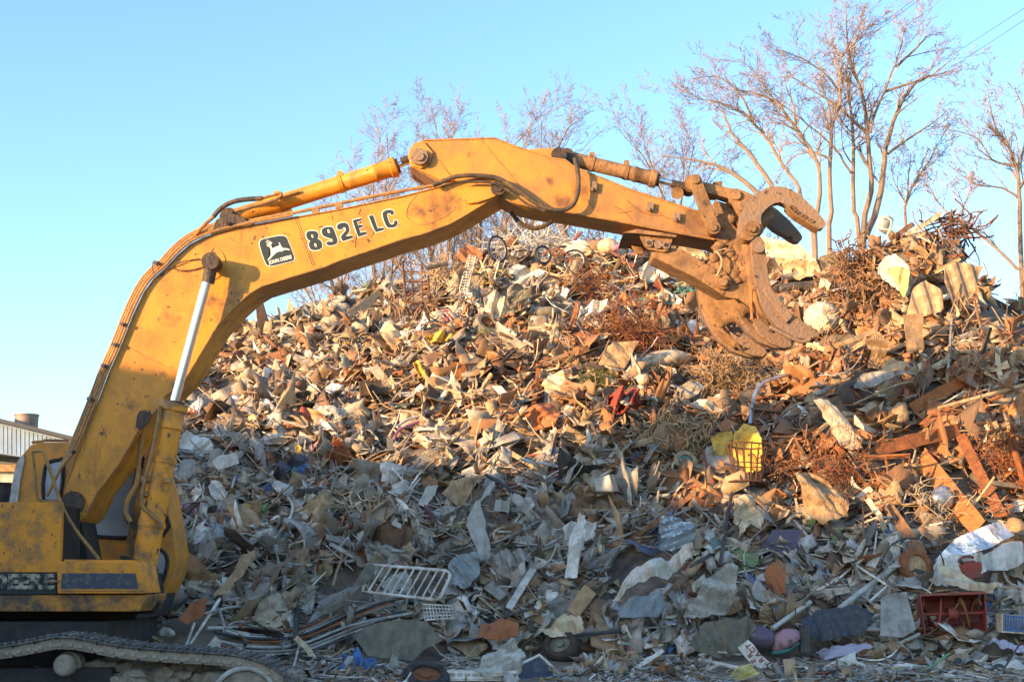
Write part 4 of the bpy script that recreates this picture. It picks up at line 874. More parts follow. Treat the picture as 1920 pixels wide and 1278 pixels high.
# --- big sheets, panels, cloth and plates
SH = 'sheet'; MT = 'metal_sheet'; PL = 'plastic_sheet'; CL = 'cloth'
for a in [
 (PL, 'plastic sheet', 'orange-yellow plastic sheet standing on the ridge left of the bicycles', 'orange ridge sheet', [(852, 488), (858, 470), (876, 459), (892, 462), (903, 478), (905, 491), (880, 492)], 'orange', .3, (0, .5), .05),
 (MT, 'metal panel', 'wide white panel with a grey edge behind the raised claw on the ridge', 'wide white panel', [(1427, 440), (1500, 462), (1530, 490), (1538, 512), (1500, 524), (1440, 520), (1425, 480)], 'cream', .1, (0, 0), .10),
 (MT, 'metal panel', 'sunlit white table top panel tipped on the ridge under the arm', 'tipped table top', [(1048, 462), (1060, 456), (1095, 450), (1112, 466), (1092, 474), (1058, 474)], 'white', .3, (-.5, 0), .02),
 (PL, 'plastic sheet', 'white moulded plastic sheet lying between two bicycle wheels', 'moulded white sheet', [(952, 502), (972, 495), (1000, 512), (1001, 530), (976, 542), (957, 530)], 'white', .5, (0, .3), .10),
 (MT, 'metal panel', 'white dented cabinet panel just below the yellow bicycle', 'dented cabinet panel', [(908, 556), (930, 545), (950, 560), (958, 586), (925, 598), (910, 580)], 'cream', .35, (.2, .3), .10),
 (CL, 'tarp', 'khaki tarp hanging right of the dented white cabinet panel', 'khaki tarp', [(952, 540), (978, 535), (993, 555), (985, 580), (960, 588), (953, 565)], 'moss', .35, (0, -.2), .10),
 (MT, 'metal panel', 'white panel half shaded beneath the strut of the claw', 'white strut panel', [(1195, 505), (1215, 492), (1238, 500), (1254, 520), (1225, 530), (1200, 522)], 'white', .35, (-.2, .2), .08),
 (CL, 'cloth', 'bright orange-red torn cloth draped on the heap left of the claw', 'orange-red cloth', [(1158, 560), (1170, 552), (1186, 556), (1200, 564), (1225, 556), (1232, 572), (1210, 580), (1196, 576), (1180, 580), (1163, 574)], 'orange', .35, (0, .2), .16),
 (CL, 'rag', 'small red rag caught under the rusty wire tangle', 'small red rag', [(1180, 632), (1195, 622), (1210, 630), (1208, 645), (1192, 648)], 'red', .4, (0, 0), .15),
 ('mattress', 'mattress', 'flattened brown cardboard mattress lying left of the white roll', 'flattened mattress', [(1122, 678), (1138, 652), (1150, 640), (1198, 640), (1186, 662), (1170, 691), (1148, 686)], 'tan', .35, (.1, 0), .04),
 (CL, 'torn cloth', 'whitish torn cloth heaped above the rusty wire tangle', 'torn whitish cloth', [(1082, 600), (1090, 576), (1120, 564), (1150, 568), (1130, 584), (1105, 590), (1092, 604)], 'white', .35, (0, .2), .15),
 (MT, 'metal sheet', 'bright white bent sheet catching the sun at the valley edge', 'bright bent sheet', [(1279, 760), (1310, 748), (1330, 750), (1345, 737), (1360, 737), (1348, 760), (1337, 779), (1300, 770)], 'white', .4, (-.3, 0), .03),
 (PL, 'plastic sheet', 'large vivid yellow plastic sheet left of the rusty basket', 'vivid yellow sheet', [(1334, 820), (1345, 812), (1372, 808), (1376, 850), (1370, 868), (1340, 864)], 'yellow', .5, (0, .2), .06),
 (PL, 'plastic sheet', 'bright yellow foam slab standing behind the rusty basket', 'bright yellow slab', [(1375, 808), (1395, 795), (1415, 800), (1430, 826), (1428, 880), (1402, 892), (1376, 880)], 'yellow', .35, (0, -.2), .08),
 (PL, 'plastic sheet', 'yellow torn foam on dark slats in the upper left of the heap', 'torn yellow foam', [(792, 634), (810, 624), (836, 622), (848, 630), (838, 640), (812, 642)], 'yellow', .35, (0, .2), .12),
 (PL, 'plastic strip', 'yellow crumpled strip hanging below the torn yellow foam', 'crumpled yellow strip', [(774, 680), (786, 676), (794, 690), (804, 702), (792, 714), (782, 700)], 'yellow', .35, (0, .2), .1),
 (PL, 'plastic sheet', 'ivory crumpled plastic bulge in the left sunlit part of the heap', 'ivory plastic bulge', [(610, 724), (624, 716), (642, 728), (650, 745), (640, 762), (620, 752)], 'white', .4, (0, .2), .16),
 (MT, 'metal sheet', 'cream shelf panel with slots lying slanted in the left sunlit part', 'slotted cream shelf', [(394, 742), (430, 725), (462, 706), (470, 712), (440, 740), (402, 760)], 'cream', .35, (0, .2), .05),
 (MT, 'metal panel', 'cream sheet at the far left crest of the heap', 'far left crest sheet', [(583, 575), (590, 562), (612, 560), (628, 578), (605, 592), (586, 590)], 'cream', .3, (0, .4), .1),
 (MT, 'metal sheet', 'grey sheet standing beside the cream sheet on the left crest', 'grey crest sheet', [(566, 580), (576, 566), (583, 572), (580, 590), (568, 592)], 'grey', .3, (0, .4), .1),
 (MT, 'metal panel', 'ribbed tan panel folded double near the rusty peak', 'folded ribbed panel', [(1700, 590), (1712, 540), (1735, 525), (1766, 545), (1768, 580), (1745, 592), (1726, 592)], 'tan', .35, (0, .2), .03, .012, .05),
 (MT, 'metal panel', 'large ribbed tan panel hanging right of the folded ribbed panel', 'large ribbed panel', [(1772, 500), (1790, 490), (1842, 500), (1828, 545), (1808, 588), (1786, 572), (1770, 530)], 'tan', .5, (0, .3), .03, .012, .05),
 (MT, 'metal panel', 'grey sheet with a yellow stain below the white seat on the right', 'stained grey sheet', [(1646, 508), (1660, 480), (1680, 478), (1705, 500), (1712, 530), (1700, 560), (1680, 540), (1655, 525)], 'lgrey', .35, (0, -.2), .06),
 (PL, 'plastic sheet', 'yellow foam scrap lying on the stained grey sheet', 'foam on grey sheet', [(1664, 503), (1686, 500), (1706, 508), (1704, 540), (1694, 558), (1682, 530)], 'foam', .6, (0, -.2), .08),
 (MT, 'metal box', 'upright tan wooden box side left of the brown tangle', 'upright tan box side', [(1527, 490), (1555, 475), (1560, 520), (1540, 530), (1530, 512)], 'palewood', .4, (0, .3), .03),
 (MT, 'rusty plate', 'upright square rusty plate below the folded ribbed panel', 'upright rusty plate', [(1694, 590), (1730, 588), (1732, 655), (1700, 662)], 'cardboard', .45, (0, .3), .03),
 (MT, 'rusty plate', 'crumpled tan plate left of the upright rusty plate', 'crumpled tan plate', [(1626, 640), (1642, 624), (1662, 640), (1666, 655), (1648, 690), (1628, 690), (1632, 660)], 'tan', .4, (0, .2), .12),
 (MT, 'wood panel', 'tan plywood piece below the crumpled tan plate', 'tan plywood piece', [(1652, 694), (1666, 672), (1706, 678), (1690, 696), (1660, 704)], 'palewood', .4, (-.3, 0), .03),
 (MT, 'metal sheet', 'long grey hood shaped sheet in the middle of the right heap', 'long grey hood', [(1600, 730), (1614, 700), (1640, 694), (1720, 696), (1680, 705), (1640, 722)], 'grey', .45, (-.2, 0), .06),
 (MT, 'panel', 'cream mottled panel leaning in the sunlit right heap', 'mottled cream panel', [(1524, 752), (1552, 748), (1590, 784), (1616, 838), (1600, 842), (1578, 838), (1550, 790)], 'cream', .45, (0, .2), .05),
 (CL, 'cloth', 'tan heavy cloth hanging below the rusty basket', 'tan hanging cloth', [(1490, 890), (1520, 880), (1560, 905), (1592, 930), (1590, 970), (1545, 985), (1512, 960)], 'tan', .4, (0, .1), .12),
 (CL, 'cloth', 'pale torn cloth hanging beside the tan heavy cloth on its left', 'pale torn cloth', [(1375, 935), (1400, 925), (1432, 950), (1420, 1000), (1402, 985), (1382, 1010), (1376, 965)], 'cream', .4, (0, .3), .14),
 (MT, 'tray', 'dark violet shallow tray tilted at the foot of the right heap', 'dark violet tray', [(1418, 1034), (1450, 992), (1506, 992), (1485, 1040)], 'mauve', .4, (0, 0), .01),
 (MT, 'metal panel', 'smooth silver panel with an oval hole at lower right', 'holed silver panel', [(1752, 1050), (1790, 1010), (1872, 976), (1902, 1002), (1850, 1030), (1790, 1045)], 'galv', .4, (-.2, -.2), .02),
 (MT, 'perforated panel', 'perforated pale panel at the right edge below the silver panel', 'perforated panel', [(1840, 1045), (1880, 1018), (1915, 1012), (1925, 1050), (1890, 1070), (1850, 1068)], 'lgrey', .5, (0, -.2), .03),
 (MT, 'metal panel', 'smooth grey curved panel beneath the silver panel', 'curved grey panel', [(1742, 1090), (1758, 1045), (1840, 1035), (1850, 1070), (1800, 1090), (1775, 1100)], 'lgrey', .3, (-.2, 0), .05),
 (MT, 'trough', 'cream bent trough below the red fuel can', 'cream bent trough', [(1760, 1055), (1785, 1062), (1830, 1090), (1875, 1092), (1862, 1110), (1810, 1105), (1772, 1098)], 'cream', .65, (0, 0), .06),
 (MT, 'metal box', 'grey-green open metal bin standing left of the red snow blower', 'grey-green bin', [(1650, 1192), (1652, 1120), (1668, 1110), (1700, 1108), (1718, 1180), (1690, 1196)], 'grey', .4, (0, .3), .03),
 (MT, 'metal sheet', 'long white diamond shaped sheet low in the shaded middle', 'white diamond sheet', [(872, 985), (884, 955), (925, 902), (928, 912), (900, 950), (918, 1020), (915, 1055), (900, 1050)], 'lgrey', .45, (0, .2), .04),
 (MT, 'metal strip', 'tall white strip hanging in the shaded middle of the heap', 'tall white strip', [(1058, 1085), (1068, 1010), (1084, 975), (1089, 958), (1096, 968), (1092, 1015), (1080, 1085)], 'white', .5, (0, .2), .05),
 (MT, 'metal sheet', 'grey boxy sheet behind the tall white strip', 'grey boxy sheet', [(1054, 990), (1070, 978), (1120, 976), (1112, 1010), (1090, 1018), (1060, 1015)], 'lgrey', .25, (0, .1), .08),
 (PL, 'plastic part', 'silver moulded plastic part in the shaded middle right', 'silver moulded part', [(1236, 985), (1240, 968), (1275, 970), (1298, 978), (1306, 1010), (1262, 1036), (1240, 1030)], 'galv', .5, (0, .2), .10),
 (PL, 'plastic sheet', 'long white crumpled sheet below the silver moulded part', 'long crumpled sheet', [(1148, 1125), (1182, 1075), (1240, 1045), (1296, 1030), (1300, 1050), (1240, 1085), (1190, 1100)], 'white', .4, (0, 0), .10),
 (CL, 'tarp', 'grey crumpled tarp in the shaded lower right', 'grey crumpled tarp', [(1285, 1150), (1315, 1090), (1340, 1075), (1376, 1055), (1383, 1100), (1370, 1140), (1330, 1150)], 'lgrey', .5, (0, .2), .12),
 (MT, 'metal sheet', 'blue-green flat sheet left of the crumpled tarp', 'blue-green flat sheet', [(1158, 1150), (1180, 1122), (1240, 1108), (1250, 1130), (1235, 1155), (1165, 1158)], 'bluegrey', .45, (-.1, 0), .03),
 (MT, 'wood panel', 'brown fibreboard square propped in the shaded lower middle', 'brown fibreboard', [(1062, 1142), (1096, 1095), (1118, 1112), (1084, 1158)], 'cardboard', .5, (0, .2), .01),
 (CL, 'cloth', 'pale pinkish cloth low in the middle below the fibreboard', 'pinkish cloth', [(1010, 1185), (1060, 1150), (1090, 1160), (1096, 1185), (1040, 1192)], 'cream', .35, (-.2, 0), .12),
 (PL, 'plastic sheet', 'dusty red plastic sheet at the lower middle', 'dusty red sheet', [(895, 1195), (900, 1170), (940, 1160), (972, 1170), (970, 1195), (930, 1200)], 'terracotta', .3, (-.2, 0), .06),
 (PL, 'bag', 'pale green-grey plastic bag at the bottom middle', 'grey-green bag', [(890, 1262), (905, 1225), (960, 1200), (985, 1225), (975, 1262), (930, 1270)], 'lgrey', .3, (-.2, 0), .12),
 (MT, 'slab', 'big mossy grey slab at the foot left of the middle', 'big mossy slab', [(660, 1190), (690, 1175), (760, 1160), (800, 1165), (832, 1198), (800, 1212), (775, 1235), (690, 1232)], 'moss', .25, (-.1, 0), .03),
 (MT, 'panel', 'white flat panel behind the white barred rail', 'panel behind rail', [(712, 1095), (730, 1080), (760, 1068), (772, 1085), (768, 1112), (730, 1112)], 'lgrey', .25, (0, 0), .04),
 (CL, 'cloth', 'grey cloth strip sweeping down towards the mossy slab', 'sweeping grey cloth', [(575, 1172), (600, 1128), (645, 1100), (692, 1060), (704, 1066), (660, 1120), (612, 1150)], 'grey', .35, (0, .1), .08),
 (CL, 'cloth', 'pale knotted cloth strip hanging in the lower left shade', 'knotted pale cloth', [(398, 1122), (440, 1070), (452, 1045), (474, 1034), (478, 1040), (455, 1080), (420, 1115)], 'tan', .4, (0, .1), .1),
 (MT, 'panel', 'brown-pink board behind the excavator track end', 'brown-pink board', [(334, 1162), (356, 1130), (388, 1120), (384, 1150), (350, 1168)], 'terracotta', .35, (0, 0), .04),
 (MT, 'tub', 'dirty white dented tub beside the lift cylinder', 'dented white tub', [(336, 825), (350, 806), (396, 825), (400, 846), (372, 852), (340, 840)], 'white', .35, (0, .3), .12),
 (MT, 'vent cover', 'white slatted cover in the upper left shade', 'slatted white cover', [(396, 866), (410, 854), (444, 850), (448, 868), (410, 882)], 'white', .35, (0, .2), .02, .012, .012),
 (MT, 'panel', 'striped grey panel standing beside the digger cylinder', 'striped grey panel', [(334, 890), (340, 862), (364, 860), (368, 884), (350, 900)], 'grey', .35, (0, .3), .03, .012, .012),
 (CL, 'cloth', 'dark grey jacket lying left of the blue plastic', 'dark grey jacket', [(500, 890), (530, 858), (575, 852), (580, 866), (545, 885), (515, 900)], 'navy', .35, (0, 0), .12),
 (PL, 'plastic piece', 'bright blue plastic piece in the left shade', 'bright blue plastic', [(549, 884), (558, 874), (572, 868), (577, 874), (566, 886)], 'blue', .5, (0, 0), .1),
 (PL, 'plastic piece', 'small bright yellow piece above the blue plastic', 'small yellow piece', [(553, 836), (560, 832), (566, 838), (562, 852), (556, 848)], 'yellow', .5, (0, 0), .1),
 (PL, 'plastic piece', 'lime green cloth scrap in the left sunlit part', 'lime green scrap', [(641, 768), (655, 760), (674, 764), (678, 778), (660, 782)], 'lime', .4, (0, 0), .1),
 (PL, 'plastic sheet', 'grey shade cloth triangle in the middle shade', 'grey cloth triangle', [(756, 885), (790, 850), (820, 838), (822, 852), (800, 870), (770, 892)], 'grey', .35, (0, 0), .05),
 (MT, 'panel', 'beige folded panel below the grey cloth triangle', 'beige folded panel', [(828, 925), (850, 900), (876, 895), (888, 912), (865, 955), (846, 940)], 'tan', .4, (0, .2), .06),
 (MT, 'panel', 'cream panel standing beside the folded beige panel', 'cream standing panel', [(784, 944), (800, 912), (822, 908), (812, 930), (798, 950)], 'lgrey', .45, (0, .2), .04),
 (MT, 'panel', 'grey-blue slab low left of the white diamond sheet', 'grey-blue slab', [(840, 1060), (855, 1040), (895, 1035), (900, 1075), (870, 1105), (845, 1090)], 'bluegrey', .3, (0, .1), .05),
 (MT, 'panel', 'crumpled beige sheet right of the white diamond sheet', 'crumpled beige sheet', [(925, 1048), (940, 1030), (985, 1030), (998, 1045), (960, 1065), (940, 1075)], 'grey', .4, (0, .1), .1),
 (MT, 'panel', 'reddish rusted sheet in the sunlit centre of the heap', 'reddish centre sheet', [(982, 775), (1000, 760), (1040, 755), (1050, 775), (1040, 800), (1000, 806)], 'terracotta', .35, (0, 0), .1),
 (MT, 'panel', 'long white cream panel in the centre left of the heap', 'cream centre panel', [(1015, 720), (1030, 702), (1056, 695), (1066, 730), (1050, 745), (1035, 728)], 'cream', .4, (0, 0), .06),
 (MT, 'panel', 'white narrow panel slanting left of the heap centre', 'white slanting panel', [(922, 724), (940, 724), (970, 755), (958, 764)], 'white', .4, (0, 0), .03),
 (MT, 'panel', 'pale sheet bent over the ridge beside the pink tube', 'pale ridge sheet', [(1262, 470), (1300, 462), (1330, 480), (1322, 496), (1280, 490)], 'cream', .1, (0, 0), .1),
 (MT, 'hood', 'grey car hood bulging at the centre right valley', 'grey bulging hood', [(1262, 740), (1275, 722), (1310, 712), (1322, 725), (1300, 745), (1272, 752)], 'grey', .3, (0, 0), .08),
 (PL, 'foam', 'pale yellow foam lump by the lettered sign at the bottom', 'pale foam lump', [(1368, 1268), (1385, 1250), (1410, 1246), (1425, 1260), (1400, 1272)], 'foam', .2, (-.4, 0), .15),
 (MT, 'board', 'small upright tan board end at the bottom right', 'small upright board', [(1468, 1236), (1490, 1234), (1492, 1264), (1472, 1266)], 'tan', .2, (0, .1), .01),
 (PL, 'bag', 'pale lilac plastic bag at the bottom right corner', 'lilac plastic bag', [(1850, 1200), (1880, 1196), (1920, 1206), (1925, 1220), (1880, 1214)], 'lilac', .3, (-.3, 0), .12),
 (PL, 'bag', 'clear whitish plastic film at the foot of the grey bin', 'whitish film', [(1530, 1222), (1560, 1208), (1620, 1204), (1640, 1212), (1590, 1226), (1550, 1232)], 'lilac', .25, (-.3, 0), .1),
 (CL, 'carpet', 'dark grey carpet lying behind the white rods at lower right', 'dark grey carpet', [(1500, 1165), (1530, 1142), (1600, 1135), (1640, 1150), (1620, 1185), (1540, 1200), (1510, 1190)], 'navy', .2, (-.2, 0), .04),
 (CL, 'carpet', 'brown earthy sheet left of the dark cushion at the bottom', 'brown earthy sheet', [(1290, 1215), (1320, 1165), (1400, 1158), (1420, 1180), (1390, 1220), (1340, 1232)], 'moss', .25, (-.2, 0), .05),
]:
    if a[5] == 'lime' and 'lime' not in M: dm('lime', (.25, .55, .08), .6, amt=.3)
    if a[5] == 'lilac' and 'lilac' not in M: dm('lilac', (.42, .40, .48), .3, amt=.35)
    sheet(*a)
WORD['lime'] = 'lime green'; WORD['lilac'] = 'lilac'
# --- boards and beams
for a in [
 ('wooden board', 'grey weathered plank standing upright in the shaded left middle', 'upright plank', (731, 905), (731, 816), 13, 'moss'),
 ('wooden board', 'brown board with a red outlined edge in the middle of the heap', 'red edged board', (843, 800), (920, 790), 24, 'cardboard'),
 ('wooden board', 'thick reddish plank slanting up at the left crest', 'reddish crest plank', (632, 612), (715, 548), 17, 'palewood'),
 ('wooden board', 'brown beam lying nearly level across the right heap', 'level brown beam', (1640, 842), (1800, 806), 26, 'rust'),
 ('wooden board', 'broad rusty beam falling to the right at the right edge', 'falling rusty beam', (1728, 858), (1836, 990), 34, 'orust'),
 ('wooden board', 'orange-brown twisted beam right of the falling beam', 'twisted orange beam', (1802, 818), (1878, 968), 20, 'rust'),
 ('wooden board', 'brown plank leaning left above the silver panel', 'leaning brown plank', (1662, 945), (1730, 1042), 22, 'brownwood'),
 ('wooden board', 'wide orange-brown plank right of the long grey hood', 'wide orange plank', (1712, 765), (1808, 712), 24, 'orust'),
 ('wooden board', 'cream lath lying bright in the right heap under the black panel', 'bright cream lath', (1782, 640), (1872, 606), 11, 'cream'),
 ('wooden board', 'pale lath running up right from the claw tips', 'pale claw lath', (1546, 657), (1640, 620), 10, 'palewood'),
 ('wooden board', 'short pale lath under the tips of the lower claw', 'short claw lath', (1512, 645), (1547, 655), 9, 'palewood'),
 ('wooden board', 'long cream beam rising to the top of the right peak', 'cream peak beam', (1676, 456), (1765, 400), 9, 'cream'),
 ('wooden board', 'brown plank lying below the cream peak beam', 'brown peak plank', (1668, 450), (1712, 420), 10, 'brownwood'),
 ('wooden board', 'cream short board end with a flat top in the right heap', 'short cream board', (1738, 694), (1780, 672), 9, 'cream'),
 ('wooden board', 'cream post standing at the right edge of the photo', 'cream post', (1908, 795), (1903, 690), 10, 'cream'),
 ('wooden board', 'brown board standing left of the wicker bundle', 'brown wicker board', (1432, 700), (1440, 740), 14, 'cardboard'),
 ('wooden board', 'grey board slanting up in the shaded lower middle', 'grey slanting board', (812, 1035), (870, 1005), 14, 'grey'),
 ('wooden board', 'long dark board slanting up right below the silver moulded part', 'dark slanting board', (1118, 1110), (1205, 1038), 9, 'dkbrown'),
 ('wooden board', 'yellowish board propped above the shaded middle', 'yellowish propped board', (940, 838), (1010, 880), 9, 'palewood'),
 ('wooden board', 'thin white board upright in the shaded middle', 'thin white board', (1018, 892), (1022, 930), 9, 'white'),
 ('wooden board', 'pale strip slanting in the lower middle shade', 'pale slanting strip', (955, 1138), (1000, 1065), 13, 'lgrey'),
 ('wooden board', 'orange rusted angle iron in the upper right heap', 'rusted angle iron', (1000, 760), (1010, 690), 9, 'orust'),
 ('wooden board', 'pair of brown planks standing in the sunlit upper centre', 'standing brown plank', (1064, 640), (1084, 565), 10, 'orust'),
 ('wooden board', 'dark plank at the far right skyline', 'far right dark plank', (1828, 545), (1912, 590), 12, 'dark'),
 ('wooden board', 'black square beam end jutting from the right skyline', 'jutting black beam', (1838, 525), (1864, 527), 9, 'dark'),
 ('wooden board', 'grey long timber slanting below the dark skyline plank', 'grey skyline timber', (1820, 560), (1918, 622), 8, 'moss'),
 ('wooden board', 'rusty flat bar leaning in the right heap by the basket', 'rusty basket bar', (1514, 792), (1582, 850), 9, 'orust'),
 ('wooden board', 'salmon painted bar level right of the tan cloth', 'salmon bar', (1618, 860), (1706, 854), 8, 'orust'),
]:
    board('board' if 'bar' not in a[2] else 'flat_bar', a[0] if 'bar' not in a[2] else 'metal bar', a[1], a[2], a[3], a[4], a[5], a[6])
# --- rods, pipes, cords
for a in [
 ('silver curved pipe bending down right below the wicker bundle', 'curved silver pipe', [(1406, 795), (1412, 750), (1425, 722), (1450, 710), (1498, 696)], .035, 'galv', 4),
 ('long thin wooden pole slanting down right across the sunlit lower right', 'long slanting pole', [(1262, 868), (1340, 893), (1440, 940), (1502, 968)], .028, 'palewood', 1),
 ('tall thin brown pole standing in the right heap', 'tall brown pole', [(1862, 702), (1826, 562)], .028, 'brownwood', 1),
 ('thin grey pole standing left of the tall brown pole', 'thin grey pole', [(1778, 690), (1786, 580)], .024, 'grey', 1),
 ('long pale pole lying level in the right heap', 'level pale pole', [(1760, 765), (1920, 722)], .035, 'palewood', 1),
 ('rusty rod rising to the right below the hood sheet', 'rusty rising rod', [(1600, 758), (1680, 722), (1712, 716)], .02, 'tan', 3),
 ('white pipe slanting up right in the right heap', 'white slanting pipe', [(1452, 800), (1492, 762)], .03, 'white', 1),
 ('bent white tube hanging in the left shade', 'bent white tube', [(532, 928), (545, 938), (548, 960), (530, 990), (514, 1010)], .022, 'white', 4),
 ('black hose running upright at the lower left foot', 'upright black hose', [(552, 1210), (556, 1160), (556, 1110)], .035, 'dark', 3),
 ('bent black pipe running down at the lower left', 'bent black pipe', [(626, 1106), (628, 1150), (642, 1204)], .035, 'dark', 4),
 ('thin white rod standing at the bottom left', 'thin white rod', [(551, 1248), (562, 1204)], .016, 'white', 1),
 ('left one of two white rods crossing behind the track', 'left crossing rod', [(348, 1212), (364, 1168)], .02, 'white', 1),
 ('long white rod slanting behind the excavator track', 'long white track rod', [(356, 1208), (412, 1122)], .022, 'white', 1),
 ('level white rod over the crossing rods behind the track', 'level track rod', [(370, 1153), (430, 1138), (466, 1138)], .018, 'lgrey', 3),
 ('white angled rail above the dark carpet at lower right', 'white angled rail', [(1455, 1090), (1478, 1128), (1530, 1108), (1576, 1082), (1618, 1046)], .022, 'white', 1),
 ('white bent bar right of the angled rail', 'white bent bar', [(1606, 1060), (1664, 1097), (1632, 1126)], .020, 'white', 1),
 ('long pale tube slanting up towards the rusty drum', 'long pale tube', [(1574, 1140), (1632, 1096), (1696, 1046)], .042, 'lgrey', 1),
 ('long white pipe slanting at the foot beside the cushions', 'long foot pipe', [(1448, 1178), (1520, 1128)], .035, 'lgrey', 1),
 ('white pipe lying left of the grey-green bin', 'white bin pipe', [(1590, 1172), (1648, 1152)], .026, 'white', 1),
 ('lower white pipe lying left of the grey-green bin', 'lower bin pipe', [(1608, 1178), (1650, 1180)], .028, 'white', 1),
 ('white trim lying below the grey-green bin', 'white bin trim', [(1685, 1206), (1724, 1188)], .024, 'white', 1),
 ('pale shelf edge lying level under the tan cloth', 'pale shelf edge', [(1550, 992), (1650, 990), (1668, 972)], .03, 'cream', 1),
 ('thin white pole dropping from the pale shelf edge', 'dropping white pole', [(1636, 1060), (1644, 996)], .014, 'white', 1),
 ('dark rod leaning across the shaded middle right', 'dark leaning rod', [(1350, 1060), (1362, 980), (1372, 924)], .03, 'dark', 1),
 ('black rod slanting in the shaded lower middle', 'black slanting rod', [(905, 1200), (935, 1160), (1000, 1140)], .022, 'dark', 3),
 ('long black pipe lying level at the foot middle', 'level foot pipe', [(1060, 1192), (1165, 1182)], .026, 'dark', 1),
 ('white pipe lying at the bottom right of the middle', 'bottom white pipe', [(1312, 1236), (1386, 1252)], .028, 'white', 1),
 ('second white pipe lying above the bottom white pipe', 'upper bottom pipe', [(1310, 1228), (1340, 1222), (1390, 1226)], .02, 'white', 3),
 ('pink tube lying on the ridge under the arm', 'pink ridge tube', [(1152, 466), (1185, 452)], .06, 'pink', 1),
 ('red pole jutting from the ridge beneath the arm', 'red ridge pole', [(1076, 450), (1092, 434)], .03, 'red', 1),
 ('wide steel tube jutting from the left ridge over the rack', 'jutting steel tube', [(815, 530), (862, 527)], .045, 'lgrey', 1),
 ('dark branch like bar on the left ridge by the rack', 'dark ridge bar', [(800, 502), (840, 494)], .04, 'dark', 1),
 ('red thin cable lying in the shaded centre', 'red thin cable', [(925, 905), (960, 908), (1000, 908)], .02, 'red', 3),
 ('red pole standing in the sunlit lower right', 'red standing pole', [(1338, 905), (1322, 862), (1316, 838)], .02, 'red', 3),
 ('magenta plastic strip in the middle left shade', 'magenta strip', [(738, 826), (748, 806), (790, 788)], .028, 'pink', 3),
 ('white curved trim above the magenta strip', 'white curved trim', [(744, 800), (765, 786), (796, 778)], .028, 'white', 3),
 ('long rusty bar across the right heap to the wicker bundle', 'long rusty bar', [(1380, 760), (1430, 745), (1500, 738)], .025, 'rust', 3),
 ('white forked stick in the right heap above the silver panel', 'white forked stick', [(1688, 908), (1712, 862), (1720, 822)], .018, 'cream', 3),
 ('bent cream tube at the lower right below the basket', 'bent cream tube', [(1232, 962), (1236, 915), (1252, 890)], .018, 'cream', 4),
 ('pale bent tube above the dark violet tray', 'pale bent tube', [(1475, 982), (1490, 966), (1540, 972), (1600, 962), (1668, 918)], .03, 'cream', 4),
 ('long rod crossing the red snow blower top', 'long crossing rod', [(1755, 1108), (1840, 1100), (1925, 1102)], .012, 'tan', 3),
]:
    rod('pipe' if 'pipe' in a[0] or 'tube' in a[0] else 'hose' if 'hose' in a[0] or 'cable' in a[0] else 'rod', 'pipe' if 'pipe' in a[0] or 'tube' in a[0] else 'cable' if 'hose' in a[0] or 'cable' in a[0] else 'rod', a[0], a[1], a[2], a[3], M[a[4]], .3, a[5])
# bundle of long thin trim strips
g = random.Random(5)
for i in range(12):
    y0 = 1176+i*4.5+g.uniform(-3, 3); y1 = 1118+i*5+g.uniform(-6, 6)
    rod('trim_strip', 'trim strip', 'long %s bowed trim strip, %s of the loose bundle left of the mossy slab' % (['rusty brown', 'grey', 'white', 'black'][i % 4], ['topmost', 'second', 'third', 'fourth', 'fifth', 'sixth', 'seventh', 'eighth', 'ninth', 'tenth', 'eleventh', 'lowest'][i]),
        'trim bundle', [(385+g.uniform(0, 80), y0-6), (470, y0+6), (560, y0+2), (660, (y0+y1)/2-8), (755+g.uniform(-30, 20), y1-4)], g.uniform(.014, .024), M[['rust', 'grey', 'lgrey', 'dark'][i % 4]], .3+i*.01, 4)['group'] = 'bundle of long trim strips'

# --- barred rail, racks, baskets: wire things
def wires(name, cat, label, short, outline, lines, r, ri, m, off=.35, sub='bar'):
    cx = sum(p[0] for p in outline)/len(outline); cy = sum(p[1] for p in outline)/len(outline); bt = max(p[1] for p in outline); off += .15; C = P(cx, cy, S(cx, cy+(bt-cy)*(.6 if bt < 1120 else .95), off).y); n = (view_dir(C)+snorm(C.x, C.y)*.3).normalized()
    def q(a):
        d = ray(*a); o = Vector((0, 0, EYE)); return o+d*((C-o).dot(n)/d.dot(n))
    f = MB(); f.tube([q(a) for a in outline], r, 7, closed=True); zs = min(q(a).z for a in outline)
    root = empty(name, (C.x, C.y, zs), label=label, category=cat); part(f, 'frame', m, root)
    b = MB()
    for a, c in lines: b.tube([q(a), q(c)], ri, 5)
    part(b, sub, m, root)
    mark(cx, cy, (max(p[0] for p in outline)-min(p[0] for p in outline))/2, (max(p[1] for p in outline)-min(p[1] for p in outline))/2, short)
def lerp2(a, b, t): return (a[0]+(b[0]-a[0])*t, a[1]+(b[1]-a[1])*t)
def grid_lines(a, b, c, d, n, m_):
    """a-b top edge, d-c bottom edge"""
    return [(lerp2(a, b, i/n), lerp2(d, c, i/n)) for i in range(1, n)]+[(lerp2(a, d, i/m_), lerp2(b, c, i/m_)) for i in range(1, m_)]
wires('barred_rail', 'cot rail', 'white metal barred rail lying tilted in the shaded lower left middle', 'white barred rail', [(690, 1058), (836, 1069), (843, 1074), (842, 1084), (826, 1120), (818, 1124), (712, 1112), (680, 1108)], [((705+i*14.5, 1060+i*.9), (668+i*14.5+8, 1106+i*1.6)) for i in range(1, 11)], .024, .015, 'white')
wires('wire_rack', 'rack', 'rusty ladder shaped rack standing on the left ridge', 'rusty ridge rack', [(755, 490), (802, 500), (806, 578), (762, 584)], [((755, 508), (803, 512)), ((757, 528), (804, 528)), ((759, 552), (805, 552)), ((770, 492), (775, 582)), ((790, 495), (793, 580))], .030, .018, 'dkrust', .7)
